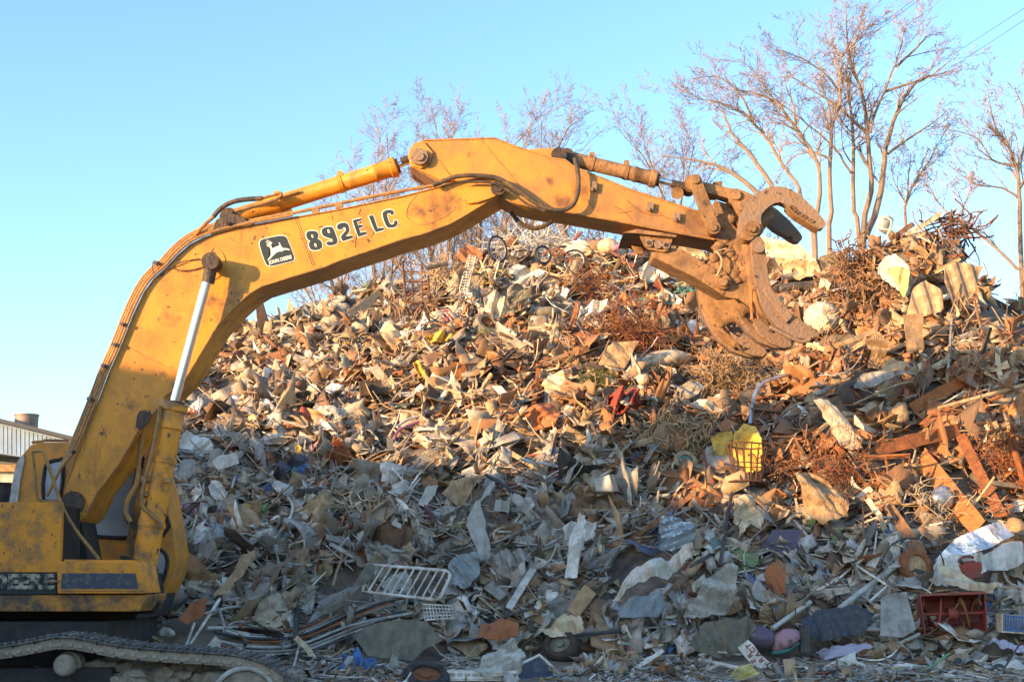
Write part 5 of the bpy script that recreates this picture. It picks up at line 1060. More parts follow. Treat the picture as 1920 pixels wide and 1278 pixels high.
wires('wire_shelf', 'shelf', 'white wire shelf leaning on the left ridge by the bicycle', 'white wire shelf', [(880, 478), (892, 480), (878, 540), (865, 562), (862, 540)], grid_lines((876, 478), (892, 480), (878, 550), (863, 552), 3, 14), .016, .010, 'white', .7)
wires('wire_basket', 'basket', 'white wire basket lying at the foot below the barred rail', 'white foot basket', [(792, 1132), (846, 1135), (852, 1158), (797, 1162)], grid_lines((792, 1132), (846, 1135), (852, 1158), (797, 1162), 9, 4), .014, .008, 'white')
wires('wire_basket', 'basket', 'small white wire basket right beside the excavator track', 'small white basket', [(404, 1192), (414, 1200), (409, 1222), (382, 1220)], grid_lines((404, 1192), (414, 1200), (409, 1222), (382, 1220), 5, 7), .012, .008, 'white', .5)
wires('radiator_frame', 'metal frame', 'rusty barred frame at the very top of the right peak', 'barred peak frame', [(1728, 418), (1796, 402), (1812, 448), (1760, 470)], grid_lines((1728, 418), (1796, 402), (1812, 448), (1760, 470), 4, 8), .024, .016, 'dkrust', .1)
wires('fence_frame', 'metal frame', 'orange rusty angled frame in the sunlit right heap', 'angled rusty frame', [(1618, 856), (1706, 852), (1700, 900), (1640, 905)], [((1660, 855), (1668, 902))], .028, .02, 'orust')
wires('folding_chair', 'chair', 'red seated folding chair with a pale tube frame in the upper left', 'red folding chair', [(818, 578), (846, 574), (862, 612), (838, 620)], [((824, 584), (850, 616)), ((830, 580), (856, 612))], .018, .014, 'white')
sheet('red_cloth', 'cloth', 'red cloth lying on the pale folding chair frame', 'red chair cloth', [(822, 581), (844, 578), (857, 610), (838, 614)], 'red', .33, (0, 0), .04)
# rusty basket in the round
m_, s_ = fr(1403, 905, .5, 10, -8, 3); root = empty('rusty_basket', m_.translation, label='tall rusty wire basket in front of the bright yellow slab', category='basket')
for nm, rr_ in (('rim', [(.36, .62), (.34, .0)]), ('wire', None)):
    w = MB()
    if rr_:
        for r_, z in rr_: w.tube([m_ @ Vector((r_*cos(a)*.95, r_*sin(a)*.6, z)) for a in np.linspace(0, 2*pi, 25)[:-1]], .014, 6, closed=True)
        w.tube([m_ @ Vector((.3*cos(a)*.95, .3*sin(a)*.6, .3)) for a in np.linspace(0, 2*pi, 25)[:-1]], .01, 5, closed=True)
    else:
        for i in range(16): a = i*2*pi/16; w.tube([m_ @ Vector((.36*cos(a)*.95, .36*sin(a)*.6, .62)), m_ @ Vector((.22*cos(a), .22*sin(a)*.6, 0))], .012, 5)
    part(w, nm, 'dkrust', root)
mark(1403, 870, 36, 40, 'rusty basket')
# parasol / fan guard
m_, s_ = fr(1540, 595, .35, -15, -10, 0); root = empty('fan_guard', m_.translation, label='white ribbed mesh dome lying behind the tips of the claw', category='mesh dome'); w = MB(); f = MB()
for i in range(14): a = i*2*pi/14; f.tube([m_ @ Vector((.34*k*cos(a), -.13*(1-k*k), .34*k*sin(a))) for k in (0, .33, .66, 1)], .008, 5)
V = [m_ @ Vector((.34*k*cos(a), -.12*(1-k*k), .34*k*sin(a))) for k in (.02, .35, .7, 1) for a in np.linspace(0, 2*pi, 15)[:-1]]
w.add(V, [(i*14+j, i*14+(j+1) % 14, (i+1)*14+(j+1) % 14, (i+1)*14+j) for i in range(3) for j in range(14)])
o = part(w, 'mesh_cover', 'cream', root); q_ = o.modifiers.new('s', 'SOLIDIFY'); q_.thickness = .004; part(f, 'rib', 'white', root); mark(1540, 595, 34, 26, 'white mesh dome')

# --- wheels, tyres, bicycles
def ring(mb, m, r, t, k=8, n=32, sq=1): mb.tube([m @ Vector((r*cos(a), 0, r*sin(a)*sq)) for a in np.linspace(0, 2*pi, n+1)[:-1]], t, k, closed=True)
def bike_wheel(m, r, parent, name='wheel'):
    t = MB(); ring(t, m, r, .026); o = part(t, name, 'rubber', parent)
    q = MB(); ring(q, m, r-.035, .012, 6); part(q, 'rim', 'galv', o)
    s2 = MB()
    for i in range(18): a = i*2*pi/18; s2.tube([m @ Vector((.02*cos(a+.4), 0, .02*sin(a+.4))), m @ Vector(((r-.03)*cos(a), 0, (r-.03)*sin(a)))], .0035, 3)
    s2.tube([m @ Vector((0, -.05, 0)), m @ Vector((0, .05, 0))], .02, 8); part(s2, 'spokes', 'lgrey', o)
def wheel_m(px, py, yaw, pitch, Y=None, off=.75):
    m, s_ = fr(px, py, off, yaw, pitch, 0)
    if Y: m.translation = P(px, py, Y)
    return m, m.translation.y/F
def bicycle(w1, w2, r1, r2, col, label, short, yaw1, yaw2, top):
    m1, s1 = wheel_m(*w1, yaw1, 0); Y = m1.translation.y; m2, s2 = wheel_m(*w2, yaw2, 0, Y+.1)
    root = empty('bicycle', (m1.translation+m2.translation)/2-Vector((0, 0, .3)), label=label, category='bicycle')
    bike_wheel(m1, r1*s1, root); bike_wheel(m2, r2*s2, root)
    a, b = m1.translation, m2.translation; t = P(*top, Y-.05); mid = a.lerp(b, .45)+Vector((0, -.04, -.02)); u = (b-a)
    hd = b.lerp(t, .55); st = a.lerp(t, .6)+Vector((0, 0, .05))
    f = MB()
    for p, q in ((a, mid), (a, st), (st, mid), (st, hd), (mid, hd), (hd, b)): f.tube([p+Vector((0, -.03, 0)), q+Vector((0, -.03, 0))], .018, 7)
    part(f, 'frame', col, root)
    h = MB(); h.tube(crom([hd+Vector((-.2, -.15, .1)), hd+Vector((-.02, -.05, .14)), hd+Vector((.1, .1, .12)), hd+Vector((.2, .15, .05))], 3), .014, 6); part(h, 'handlebar', 'grey', root)
    s3 = MB(); lump(s3, st+Vector((0, -.02, .08)), .09, 3, 2, (1.3, .7, .4), .1); part(s3, 'saddle', 'dark', root)
    w = MB(); w.tube([mid+Vector((0, -.05, 0)), mid+Vector((0, -.08, 0))], .08, 14); part(w, 'chainring', 'grease', root)
    mark(w1[0], w1[1], 24, 24, short); mark(w2[0], w2[1], 20, 24, short)
bicycle((893, 535), (960, 520), 23, 4, 'yellow', 'yellow framed child bicycle lying on the ridge below the upright wheel', 'yellow bicycle', 12, 20, (935, 498))
bicycle((1076, 490), (1018, 478), 22, 17, 'red', 'red and white bicycle lying upside down on the ridge under the arm', 'red bicycle', -10, 30, (1040, 462))
for px, py, r_, yaw, lb, sh_ in ((933, 467, 25, 48, 'thin bicycle wheel standing upright on the ridge against the sky', 'upright wheel'), (1033, 537, 20, 5, 'loose bicycle wheel with shiny spokes below the red bicycle', 'loose spoked wheel')):
    m, s_ = wheel_m(px, py, yaw, 0); root = empty('spoked_wheel', m.translation-Vector((0, 0, r_*s_)), label=lb, category='bicycle wheel'); bike_wheel(m, r_*s_, root, 'tyre'); mark(px, py, r_, r_, sh_)
def tyre(px, py, r_, yaw, pitch, lb, sh_, m='rubber', wd=.35, off=.3, cat='tyre', hub='rust'):
    mt, s_ = fr(px, py, off, yaw, pitch, 0); r = r_*s_; root = empty(cat.replace(' ', '_'), mt.translation-Vector((0, 0, r)), label=lb, category=cat)
    w = MB(); prof = [(.62, -.5), (.86, -.5), (.97, -.38), (1, -.2), (1, .2), (.97, .38), (.86, .5), (.62, .5)]; n = 36
    V = [mt @ Vector((r*a*cos(t), r*b*wd*2, r*a*sin(t))) for t in np.linspace(0, 2*pi, n+1)[:-1] for a, b in prof]; k = len(prof)
    w.add(V, [(i*k+j, i*k+(j+1) % k, ((i+1) % n)*k+(j+1) % k, ((i+1) % n)*k+j) for i in range(n) for j in range(k)]); part(w, 'tread', m, root)
    h = MB(); h.tube([mt @ Vector((0, -r*wd*.5, 0)), mt @ Vector((0, r*wd*.6, 0))], r*.62, 26); h.tube([mt @ Vector((0, -r*wd*.8, 0)), mt @ Vector((0, 0, 0))], r*.22, 16)
    for i in range(5): a = i*2*pi/5; h.tube([mt @ Vector((r*.38*cos(a), -r*wd*.56, r*.38*sin(a))), mt @ Vector((r*.38*cos(a), -r*wd*.4, r*.38*sin(a)))], r*.07, 8)
    part(h, 'hub', hub, root); mark(px, py, r_, r_, sh_)
tyre(640, 975, 19, 50, 5, 'small worn tyre with rusty hub in the shaded left middle', 'small worn tyre')
tyre(1052, 1212, 32, -15, -35, 'dark round bucket wheel lying at the bottom middle', 'dark bottom wheel', 'dkbrown', .5, .35, 'wheel', 'moss')
tyre(798, 1272, 44, 10, -62, 'large treaded tyre lying at the very bottom edge', 'large bottom tyre', 'rubber', .3, .25)
tyre(1716, 1062, 34, 20, -12, 'round rusty brake drum left of the silver panel', 'rusty brake drum', 'rust', .3, .4, 'brake drum', 'cardboard')
tyre(912, 612, 26, 30, -35, 'dusty brown tyre in the sunlit upper middle', 'dusty brown tyre', 'moss', .45, .3)
tyre(1285, 868, 24, 15, -20, 'rusty washer drum with pale inside left of the yellow sheet', 'rusty washer drum', 'tan', .3, .4, 'washer drum', 'teal')
tyre(1600, 745, 30, 40, -30, 'half buried worn tyre in the right heap below the hood', 'half buried tyre', 'dkbrown', .4, .15)
tyre(745, 728, 12, 20, 0, 'small pale round speaker in the left sunlit part', 'small pale speaker', 'cream', .3, .4, 'speaker', 'dark')
w = MB(); ct = fr(1712, 1075, .45)[0]; w.tube(crom([ct @ Vector((.46*cos(a), -.03*sin(3*a), .42*sin(a)+.1)) for a in np.linspace(0, 2*pi, 20)[:-1]], 2, True), .012, 6, closed=True)
w.build('cable_loop', 'dark', loc=ct.translation, label='thin black cable loop around the rusty brake drum', category='cable')

# --- snow blower
m_, s_ = fr(1792, 1187, .3, -6, 0, -2); root = empty('snow_blower', m_.translation, label='red snow blower auger housing standing at the foot of the heap', category='snow blower')
hw, hh, dp = .43, .54, .38
w = MB()
arc = [(0, hh), (dp*.55, hh*.98), (dp*.9, hh*.8), (dp, hh*.5), (dp*.9, hh*.2), (dp*.5, .02), (.02, 0)]
for i in range(len(arc)-1):
    (y0, z0), (y1, z1) = arc[i], arc[i+1]; w.plate([m_ @ Vector((-hw, y0, z0)), m_ @ Vector((hw, y0, z0+.015)), m_ @ Vector((hw, y1, z1+.015)), m_ @ Vector((-hw, y1, z1))], m_.to_3x3() @ Vector((0, .012, .012)))
part(w, 'housing', 'red', root)
for sx in (-1, 1):
    w = MB(); w.plate([m_ @ Vector((sx*hw*(1.02 if z > .3 else .97), y-.04, z)) for y, z in [(0, hh+.02)]+arc[1:]], m_.to_3x3() @ Vector((sx*.014, 0, 0))); part(w, 'side_panel', 'red', root)
w = MB(); w.tube([m_ @ Vector((-hw, .14, .27)), m_ @ Vector((hw, .14, .27))], .022, 10); part(w, 'shaft', 'red', root)
w = MB(); w.tube([m_ @ Vector((-.06, .14, .27)), m_ @ Vector((.07, .14, .27))], .085, 16); w.tube([m_ @ Vector((0, .14, .27)), m_ @ Vector((0, .36, .27))], .05, 12); part(w, 'gearbox', 'red', root)
for sg, mm in ((-1, 'red'), (1, 'rust')):
    w = MB(); V = []
    n = 30
    for i in range(n+1):
        t = i/n; a = t*2.0*pi*1.25+1; x = sg*(.10+.30*t)
        for rr_ in (.12, .235): V.append(m_ @ Vector((x, .14+rr_*cos(a)*.75, .27+rr_*sin(a))))
    w.add(V, [(2*i, 2*i+1, 2*i+3, 2*i+2) for i in range(n)]); o = part(w, 'auger_blade', mm, root); q_ = o.modifiers.new('s', 'SOLIDIFY'); q_.thickness = .02
w = MB(); w.box((0, 0, 0), (.9, .03, .035)); w = xf(w, m_ @ Matrix.Translation((0, -.02, hh+.01))); part(w, 'top_lip', 'red', root)
mark(1792, 1148, 64, 42, 'red snow blower')
# --- fuel can
m_, s_ = fr(1822, 1085, .45, 15, 0, -8); root = empty('fuel_can', m_.translation, label='bright red plastic fuel can above the snow blower', category='fuel can')
w = MB(); w.box((0, 0, .12), (.3, .2, .24)); w.box((-.02, 0, .25), (.2, .14, .04)); xf(w, m_); part(w, 'body', 'red', root, bevel=.03)
w = MB(); w.tube(crom([m_ @ Vector(p) for p in ((-.12, 0, .25), (-.1, 0, .33), (.05, 0, .33), (.1, 0, .26))], 4), .018, 7); part(w, 'handle', 'red', root)
w = MB(); w.tube([m_ @ Vector((-.1, -.02, .24)), m_ @ Vector((-.17, -.02, .3))], .03, 10); part(w, 'cap', 'dark', root); mark(1822, 1068, 24, 20, 'red fuel can')
# --- crates and boxes
def crate(px, py, w_, h_, d_, yaw, pitch, roll, mt, label, short, name='crate', cat='crate', slots=True, off=.45, inner=None):
    m_, s_ = fr(px, py, off, yaw, pitch, roll); W_, H_ = w_*s_, h_*s_; D_ = d_*s_; t = .02
    root = empty(name, m_.translation, label=label, category=cat)
    w = MB(); w.box((0, 0, t/2), (W_, D_, t)); w.box((0, D_/2-t/2, H_/2+t), (W_, t, H_)); xf(w, m_); part(w, 'shell', mt, root)
    for sx in (-1, 1): w = MB(); w.box((sx*(W_/2-t/2), -t/2, H_/2+t), (t, D_-t, H_-.002)); xf(w, m_); part(w, 'side', mt, root)
    w = MB()
    if slots:
        n = 9
        for i in range(n+1): w.box((-W_/2+t+(W_-2*t)*i/n, -D_/2+t/2, H_/2+t), (.018, t*.8, H_*.9))
        w.box((0, -D_/2+t/2-.003, H_), (W_-2*t-.004, t, .03)); w.box((0, -D_/2+t/2-.003, .04), (W_-2*t-.004, t, .03))
    else: w.box((0, -D_/2+t/2, H_/2+t), (W_-2*t-.002, t, H_*.97))
    xf(w, m_); part(w, 'front', inner or mt, root); mark(px, py-h_/2, w_/2, h_/2, short)
crate(1898, 1186, 52, 30, 26, 5, 0, 4, 'cream', 'pale basin with a blue slotted front at the right edge', 'blue fronted crate', inner='blue')
sheet('plastic_tub', 'plastic tub', 'crushed red plastic tub lying open in the sunlit centre', 'crushed red tub', [(1138, 742), (1150, 734), (1172, 732), (1184, 724), (1192, 738), (1206, 750), (1196, 762), (1176, 764), (1166, 776), (1152, 770), (1144, 758)], 'red', .45, (0, .2), .2)
sheet('rag', 'rag', 'grey rag stuffed in the crushed red tub', 'grey rag in tub', [(1162, 746), (1178, 742), (1190, 754), (1176, 762), (1164, 758)], 'lgrey', .62, (0, 0), .2)
crate(940, 958, 22, 18, 20, 20, 5, 8, 'lgrey', 'small pale box in the shaded centre', 'small pale box', 'box', 'box', False)
crate(1140, 925, 34, 30, 26, -25, 5, -14, 'lgrey', 'grey dented appliance box at the shade line in the centre', 'grey appliance box', 'box', 'box', False)
crate(696, 742, 40, 26, 30, 12, 0, -6, 'dkbrown', 'dark brown radio cabinet in the left sunlit part', 'brown radio cabinet', 'box', 'cabinet', False)
crate(720, 712, 16, 30, 14, 10, 0, -40, 'cream', 'narrow cream control box slanting above the brown radio', 'narrow control box', 'box', 'box', False)
crate(1508, 1222, 16, 46, 14, 5, 0, 2, 'dark', 'tall narrow black box with a blue edge by the cushions', 'narrow black box', 'box', 'box', False, .4)
crate(1555, 512, 40, 34, 30, 20, 0, -24, 'palewood', 'open tan wooden crate below the brown tangle', 'tan wooden crate', 'crate', 'crate', False, .3)
crate(905, 1275, 130, 16, 20, 0, 0, 0, 'white', 'long white plastic trough at the very bottom', 'white bottom trough', 'planter', 'trough', True, .15)
# --- cushions, lumps, rolls
def blob(name, cat, label, short, px, py, w_, h_, mt, seed, sq=(1, .7, 1), roll=0, amp=.2, off=.35, tags={}):
    c = P(px, py, S(px, py+h_*(.35 if py < 1150 else .5), off).y); s_ = c.y/F; r = 1.0
    mb = MB(); lump(mb, c, 1, seed, 3, (w_*s_/2, w_*s_/2*sq[1], h_*s_/2), amp, 0, Matrix.Rotation(R(roll), 3, 'Y')); mark(px, py, w_/2, h_/2, short)
    o = mb.build(name, mt, loc=(c.x, c.y, c.z-h_*s_/2), smooth=80, label=label, category=cat); return o
blob('cushion', 'cushion', 'pink cushion with a teal underside at the foot right of the sign', 'pink cushion', 1474, 1198, 60, 38, 'pinkpale' if dm('pinkpale', (.48, .27, .30), .85, amt=.5) is None else 'pink', 3, roll=-25, amp=.1)
blob('cushion', 'cushion', 'dark purple cushion behind the lettered sign', 'dark purple cushion', 1428, 1194, 56, 40, 'mauve', 4, roll=10, amp=.1)
blob('cushion', 'cushion', 'dark teal cushion squashed beneath the pink cushion', 'teal cushion', 1474, 1212, 62, 22, 'teal', 5, roll=-22, amp=.12, off=.3)
sheet('chair_shell', 'chair shell', 'terracotta plastic chair shell in the lower right shade', 'terracotta chair', [(1432, 1078), (1440, 1060), (1458, 1052), (1476, 1060), (1478, 1075), (1470, 1086), (1474, 1108), (1460, 1112), (1450, 1092), (1438, 1096)], 'terracotta', .4, (0, .3), .12)
blob('mattress_roll', 'rolled mattress', 'rolled off-white mattress lying right of the flattened mattress', 'rolled white mattress', 1240, 676, 100, 40, 'cream', 9, roll=-14, amp=.12)
blob('stuffed_toy', 'soft toy', 'tan stuffed toy lump lying in the left shade', 'tan stuffed toy', 464, 952, 26, 20, 'orange_tan' if dm('orange_tan', (.38, .22, .07), .9, amt=.3) is None else 'tan', 10, amp=.3)
blob('stuffed_toy_head', 'toy_head', 'smaller tan lump forming the head of the tan stuffed toy', 'smaller tan lump', 482, 946, 16, 18, 'orange_tan', 11, amp=.3)  # head of the stuffed toy, built as a separate piece
blob('plastic_tub', 'tub', 'round white plastic tub lying on the ridge under the arm', 'round ridge tub', 1140, 462, 42, 32, 'cream', 12, amp=.06)
blob('pail', 'pail', 'cream round pail in the right part of the centre', 'cream round pail', 1206, 712, 24, 22, 'cream', 13, amp=.1)
blob('engine_lump', 'engine', 'rusty engine lump in the middle of the right heap', 'rusty engine', 1690, 778, 34, 46, 'tan', 14, amp=.35)
blob('rock', 'stone', 'pale rock at the foot right of the snow blower', 'pale foot rock', 1826, 1188, 34, 16, 'clay', 15, amp=.25)
blob('tank', 'tank', 'dented brown tank lying behind the yellow bicycle', 'dented brown tank', 1030, 585, 46, 22, 'moss', 16, amp=.15)
blob('foam_lump', 'foam', 'tan foam lump glowing at the shade line in the centre', 'tan foam lump', 1112, 922, 36, 28, 'tan', 17, amp=.3)
blob('barrel', 'barrel', 'tan barrel end at the right edge above the silver panel', 'tan barrel end', 1908, 992, 36, 50, 'cardboard', 18, amp=.05, roll=-30)
blob('shiny_bin', 'bin', 'shiny dented silver bin in the lower right heap', 'shiny silver bin', 1765, 935, 40, 56, 'galv', 19, amp=.25, roll=20)
blob('bag', 'bag', 'white stuffed bag by the digger track', 'white track bag', 310, 1186, 34, 18, 'lgrey', 20, amp=.25, off=.5)
# car bumpers
for px, py, ww, lb, sh_ in ((1508, 503, 56, 'upper of two black car bumpers left of the tan crate', 'upper black bumper'), (1502, 541, 82, 'lower and longer black car bumper behind the claw', 'lower black bumper')):
    q = [S(px-ww/2+ww*i/6, py+((i-3)**2)*.7-4, .4) for i in range(7)]; yy = sum(p.y for p in q)/7; q = [P(px-ww/2+ww*i/6, py+((i-3)**2)*.7-4, yy) for i in range(7)]
    w = MB(); w.tube(crom(q, 3), [.05]+[.10]*17+[.05], 8); w.build('car_bumper', 'dark', loc=q[0], label=lb, category='car bumper'); mark(px, py, ww/2, 14, sh_)
# white plastic chair on the peak
m_, s_ = fr(1655, 440, .1, 30, 15, 20); root = empty('plastic_chair', m_.translation, label='white plastic chair thrown on the right peak', category='chair')
w = MB(); V, Fq = subdiv_poly([Vector(p) for p in ((-.16, 0, .38), (-.2, .02, .1), (-.24, -.3, .02), (.24, -.3, .02), (.2, .02, .1), (.16, 0, .38))][::1] if False else [Vector((-.2, 0, .05)), Vector((-.22, 0, .3)), Vector((-.1, 0, .42)), Vector((.1, 0, .42)), Vector((.22, 0, .3)), Vector((.2, 0, .05))], .1)
w.add([m_ @ Vector((p.x, .10*(p.x/.2)**2-.06*p.z, p.z)) for p in V], Fq); o = part(w, 'back', 'white', root); q_ = o.modifiers.new('s', 'SOLIDIFY'); q_.thickness = .014
w = MB(); w.box((0, -.2, .04), (.42, .4, .02)); xf(w, m_); part(w, 'seat', 'white', root, bevel=.008)
for sx in (-1, 1):
    for sy in (-.36, -.04): w = MB(); w.tube([m_ @ Vector((sx*.19, sy, .03)), m_ @ Vector((sx*.23, sy, -.38))], .018, 7); part(w, 'leg', 'white', root)
    w = MB(); w.tube(crom([m_ @ Vector(p) for p in ((sx*.22, 0, .3), (sx*.25, -.2, .28), (sx*.24, -.36, .2), (sx*.21, -.36, .04))], 3), .018, 7); part(w, 'armrest', 'white', root)
mark(1655, 430, 28, 26, 'white plastic chair')
# brown tangle of roots and rags on the right heap crest
def tangle(px, py, w_, h_, n, r, mt, label, short, cat='wire tangle', name='wire_tangle', seed=0, off=.15, curl=1.0):
    g = random.Random(seed); C = S(px, py, off); s_ = C.y/F; mb = MB()
    for i in range(n):
        p = C+Vector((g.gauss(0, .33)*w_*s_, g.uniform(-.25, .15), g.gauss(0, .33)*h_*s_)); d = Vector((g.gauss(0, 1), g.gauss(0, .4), g.gauss(0, .6))).normalized(); pts = [p]
        for k in range(7):
            d = (d+Vector((g.gauss(0, .5), g.gauss(0, .35), g.gauss(0, .5)))*curl).normalized(); p = p+d*w_*s_*.08; pts.append(p)
        mb.tube(crom(pts, 2), r*g.uniform(.7, 1.3), 3 if r < .012 else 5)
    mark(px, py, w_/3, h_/3, short)
    return mb.build(name, mt, loc=(C.x, C.y, C.z-h_*s_/2), label=label, category=cat)
tangle(1180, 640, 120, 90, 420, .007, 'rust', 'wide fuzzy tangle of rust red wire left of the claw', 'red wire tangle', seed=1, off=.35)
tangle(1110, 540, 90, 50, 160, .007, 'rust', 'rusty wire tangle above the orange-red cloth', 'upper wire tangle', seed=2, off=.3)
tangle(1360, 708, 90, 54, 420, .008, 'tan', 'tan wicker like wire bundle below the lower claw', 'tan wicker bundle', seed=3, off=.35, cat='wire bundle')
tangle(1280, 830, 90, 90, 160, .009, 'palewood', 'round nest of pale sticks at the left flank of the right heap', 'nest of pale sticks', 'stick pile', 'stick_pile', seed=4, off=.3)
tangle(1600, 500, 60, 90, 170, .013, 'brownwood', 'brown tangle of roots and rags on the crest of the right heap', 'brown root tangle', 'root tangle', 'root_tangle', seed=5, off=.3)
tangle(1620, 555, 90, 60, 120, .013, 'brownwood', 'lower brown tangle of bent metal below the root tangle', 'lower brown tangle', 'metal tangle', 'metal_tangle', seed=6, off=.3)
tangle(1790, 440, 90, 60, 60, .016, 'dkrust', 'tangle of rusty rods at the top of the right peak', 'peak rod tangle', 'rod tangle', 'rod_tangle', seed=7, off=.1, curl=.4)
tangle(1885, 860, 80, 110, 260, .006, 'rust', 'fuzz of rusty wire at the right edge', 'right edge wire fuzz', seed=8, off=.35)
tangle(1560, 880, 130, 70, 150, .006, 'rust', 'tangle of rusty wire above the tan hanging cloth', 'orange wire tangle', seed=9, off=.3)
tangle(790, 580, 70, 60, 70, .009, 'dkrust', 'dark wire tangle around the rusty ridge rack', 'rack wire tangle', seed=10, off=.2)
tangle(835, 505, 70, 26, 90, .008, 'tan', 'tan tangle of twigs on the left ridge', 'ridge twig tangle', 'twig pile', 'twig_pile', seed=11, off=.1)
tangle(1010, 470, 120, 34, 200, .010, 'lgrey', 'grey tangle of wire and tubes along the ridge top', 'grey ridge tangle', seed=12, off=.1, curl=.6)
tangle(680, 950, 60, 36, 70, .008, 'cream', 'pale frayed straw bunch in the left shade', 'pale straw bunch', 'straw', 'straw_bunch', seed=13, off=.4, curl=.3)
tangle(1120, 715, 50, 40, 120, .007, 'leaf', 'olive green twiggy bush in the heap centre', 'olive bush', 'bush', 'bush', seed=14, off=.35)
tangle(918, 640, 34, 34, 80, .007, 'leaf', 'small olive green plant by the dusty brown tyre', 'small olive plant', 'plant', 'plant', seed=15, off=.4)
tangle(1285, 558, 34, 50, 70, .012, 'teal', 'teal netting hanging beneath the strut of the claw', 'teal netting', 'net', 'netting', seed=16, off=.3)
tangle(1760, 950, 110, 70, 80, .005, 'cream', 'pale frayed wire around the shiny silver bin', 'pale frayed wire', seed=17, off=.45)
tangle(1450, 900, 60, 60, 80, .010, 'dkrust', 'dark wire tangle right of the rusty basket', 'basket wire tangle', seed=18, off=.4)
# --- framed picture
m_, s_ = fr(1005, 1262, .3, 25, -50, -25); root = empty('picture_frame', m_.translation, label='dark picture in a white frame lying at the bottom middle', category='picture frame')
w = MB(); 
for c_, d_ in (((0, 0, .225), (.62, .03, .03)), ((0, 0, -.225), (.62, .03, .03)), ((.295, 0, 0), (.03, .028, .42)), ((-.295, 0, 0), (.03, .028, .42))): w.box(c_, d_)
xf(w, m_); part(w, 'frame', 'white', root)
w = MB(); w.box((0, .012, 0), (.56, .01, .42)); xf(w, m_); part(w, 'picture', 'navy', root); mark(1012, 1250, 34, 26, 'framed picture')
# --- lettered sign
Cs = P(1412, 1226, S(1412, 1252, .2).y); n = Vector((.05, -1, .25)).normalized()
def onp(a, b, dy=0):
    d = ray(a, b); o = Vector((0, 0, EYE)); return o+d*((Cs-o).dot(n)/d.dot(n))+n*dy
root = empty('sign', (Cs.x, Cs.y, Cs.z-.15), label='white torn sign with red capital letters leaning at the bottom right', category='sign')
w = MB(); w.plate([onp(*p) for p in ((1383, 1213), (1395, 1205), (1402, 1198), (1412, 1206), (1426, 1226), (1448, 1244), (1440, 1250), (1425, 1252), (1412, 1246), (1398, 1232))], -n*.008); part(w, 'panel', 'white', root)
w = MB(); up = Vector((0, 0, 1)); ax = (onp(1418, 1213)-onp(1398, 1240)).normalized()
a1 = (onp(1407, 1216)-onp(1416, 1238)); X = (onp(1404, 1211)-onp(1421, 1240)).normalized() ; X = (onp(1411, 1214)-onp(1425, 1236)).normalized()
Yv = n.cross(X).normalized()
sc = Cs.y/F
for s_t, px, py, sz in (('ER', 1410, 1228.5, 15), ('RACT', 1420, 1221, 14), ('T', 1441, 1243, 12)):
    pass
for ch, px, py in (('E', 1413, 1238), ('R', 1407, 1227.5), ('R', 1427.5, 1236.5), ('A', 1421, 1226), ('C', 1411.5, 1217.5), ('T', 1403.5, 1209.5), ('T', 1441, 1243.5)):
    put_text(w, ch, 10.5*sc*1.25, frame_mtx(onp(px, py, .004), X, Yv), offset=.004, sx=1.0, extrude=.001)
part(w, 'lettering', 'red', root, smooth=0); mark(1414, 1226, 30, 26, 'lettered sign')
# ------------------------------------------------------------------ scrap heap: generated pieces
def zone_weights(px, py):
    A2 = dict(cream=.15, white=.10, tan=.15, palewood=.12, brownwood=.11, rust=.13, orust=.12, cardboard=.08, dkbrown=.10, grey=.03, lgrey=.02, red=.01, dark=.04)
    A = dict(cream=.22, white=.19, tan=.12, palewood=.12, brownwood=.10, rust=.08, grey=.05, dkbrown=.10, orust=.06, cardboard=.06, lgrey=.04, red=.01, dark=.05, teal=.005, green=.005, yellow=.01)
    B = dict(rust=.17, orust=.24, brownwood=.10, tan=.15, dkrust=.05, cardboard=.08, cream=.06, palewood=.08, grey=.02, dkbrown=.05, dark=.02, white=.04)
    Cc = dict(grey=.14, lgrey=.23, white=.22, bluegrey=.03, dkbrown=.04, dark=.04, tan=.12, cream=.09, rust=.05, brownwood=.07, galv=.03, cardboard=.04, red=.008, blue=.008, pink=.006, teal=.006, green=.004)  # lower heap: mix made paler and warmer to lift the shade there
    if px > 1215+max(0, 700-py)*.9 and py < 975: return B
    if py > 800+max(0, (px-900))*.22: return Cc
    if px > 860 and py > 590: return A2
    return A
_keys = {}
def pick(g, px, py):
    wts = zone_weights(px, py); k = list(wts); w_ = np.array([wts[a] for a in k]); return k[int(np.searchsorted(np.cumsum(w_/w_.sum()), g.random()))] if True else None
def rnd_basis(g, pos, flat=.5, bias=.7):
    n = snorm(pos.x, pos.y, .3); n = (n+Vector((g.gauss(0, flat), g.gauss(0, flat)-.15, g.gauss(0, flat)))).normalized()
    side = Vector((1, 0, 0)); side = (side-n*side.dot(n)).normalized()
    a = g.gauss(0, bias*.75)+float(2.2*vnoise(np.array(pos.x*.45+20), np.array(pos.y*.45+4)))+.12
    t = (side*cos(a)+n.cross(side)*sin(a)).normalized()
    return Matrix((t, n.cross(t), n)).transposed()
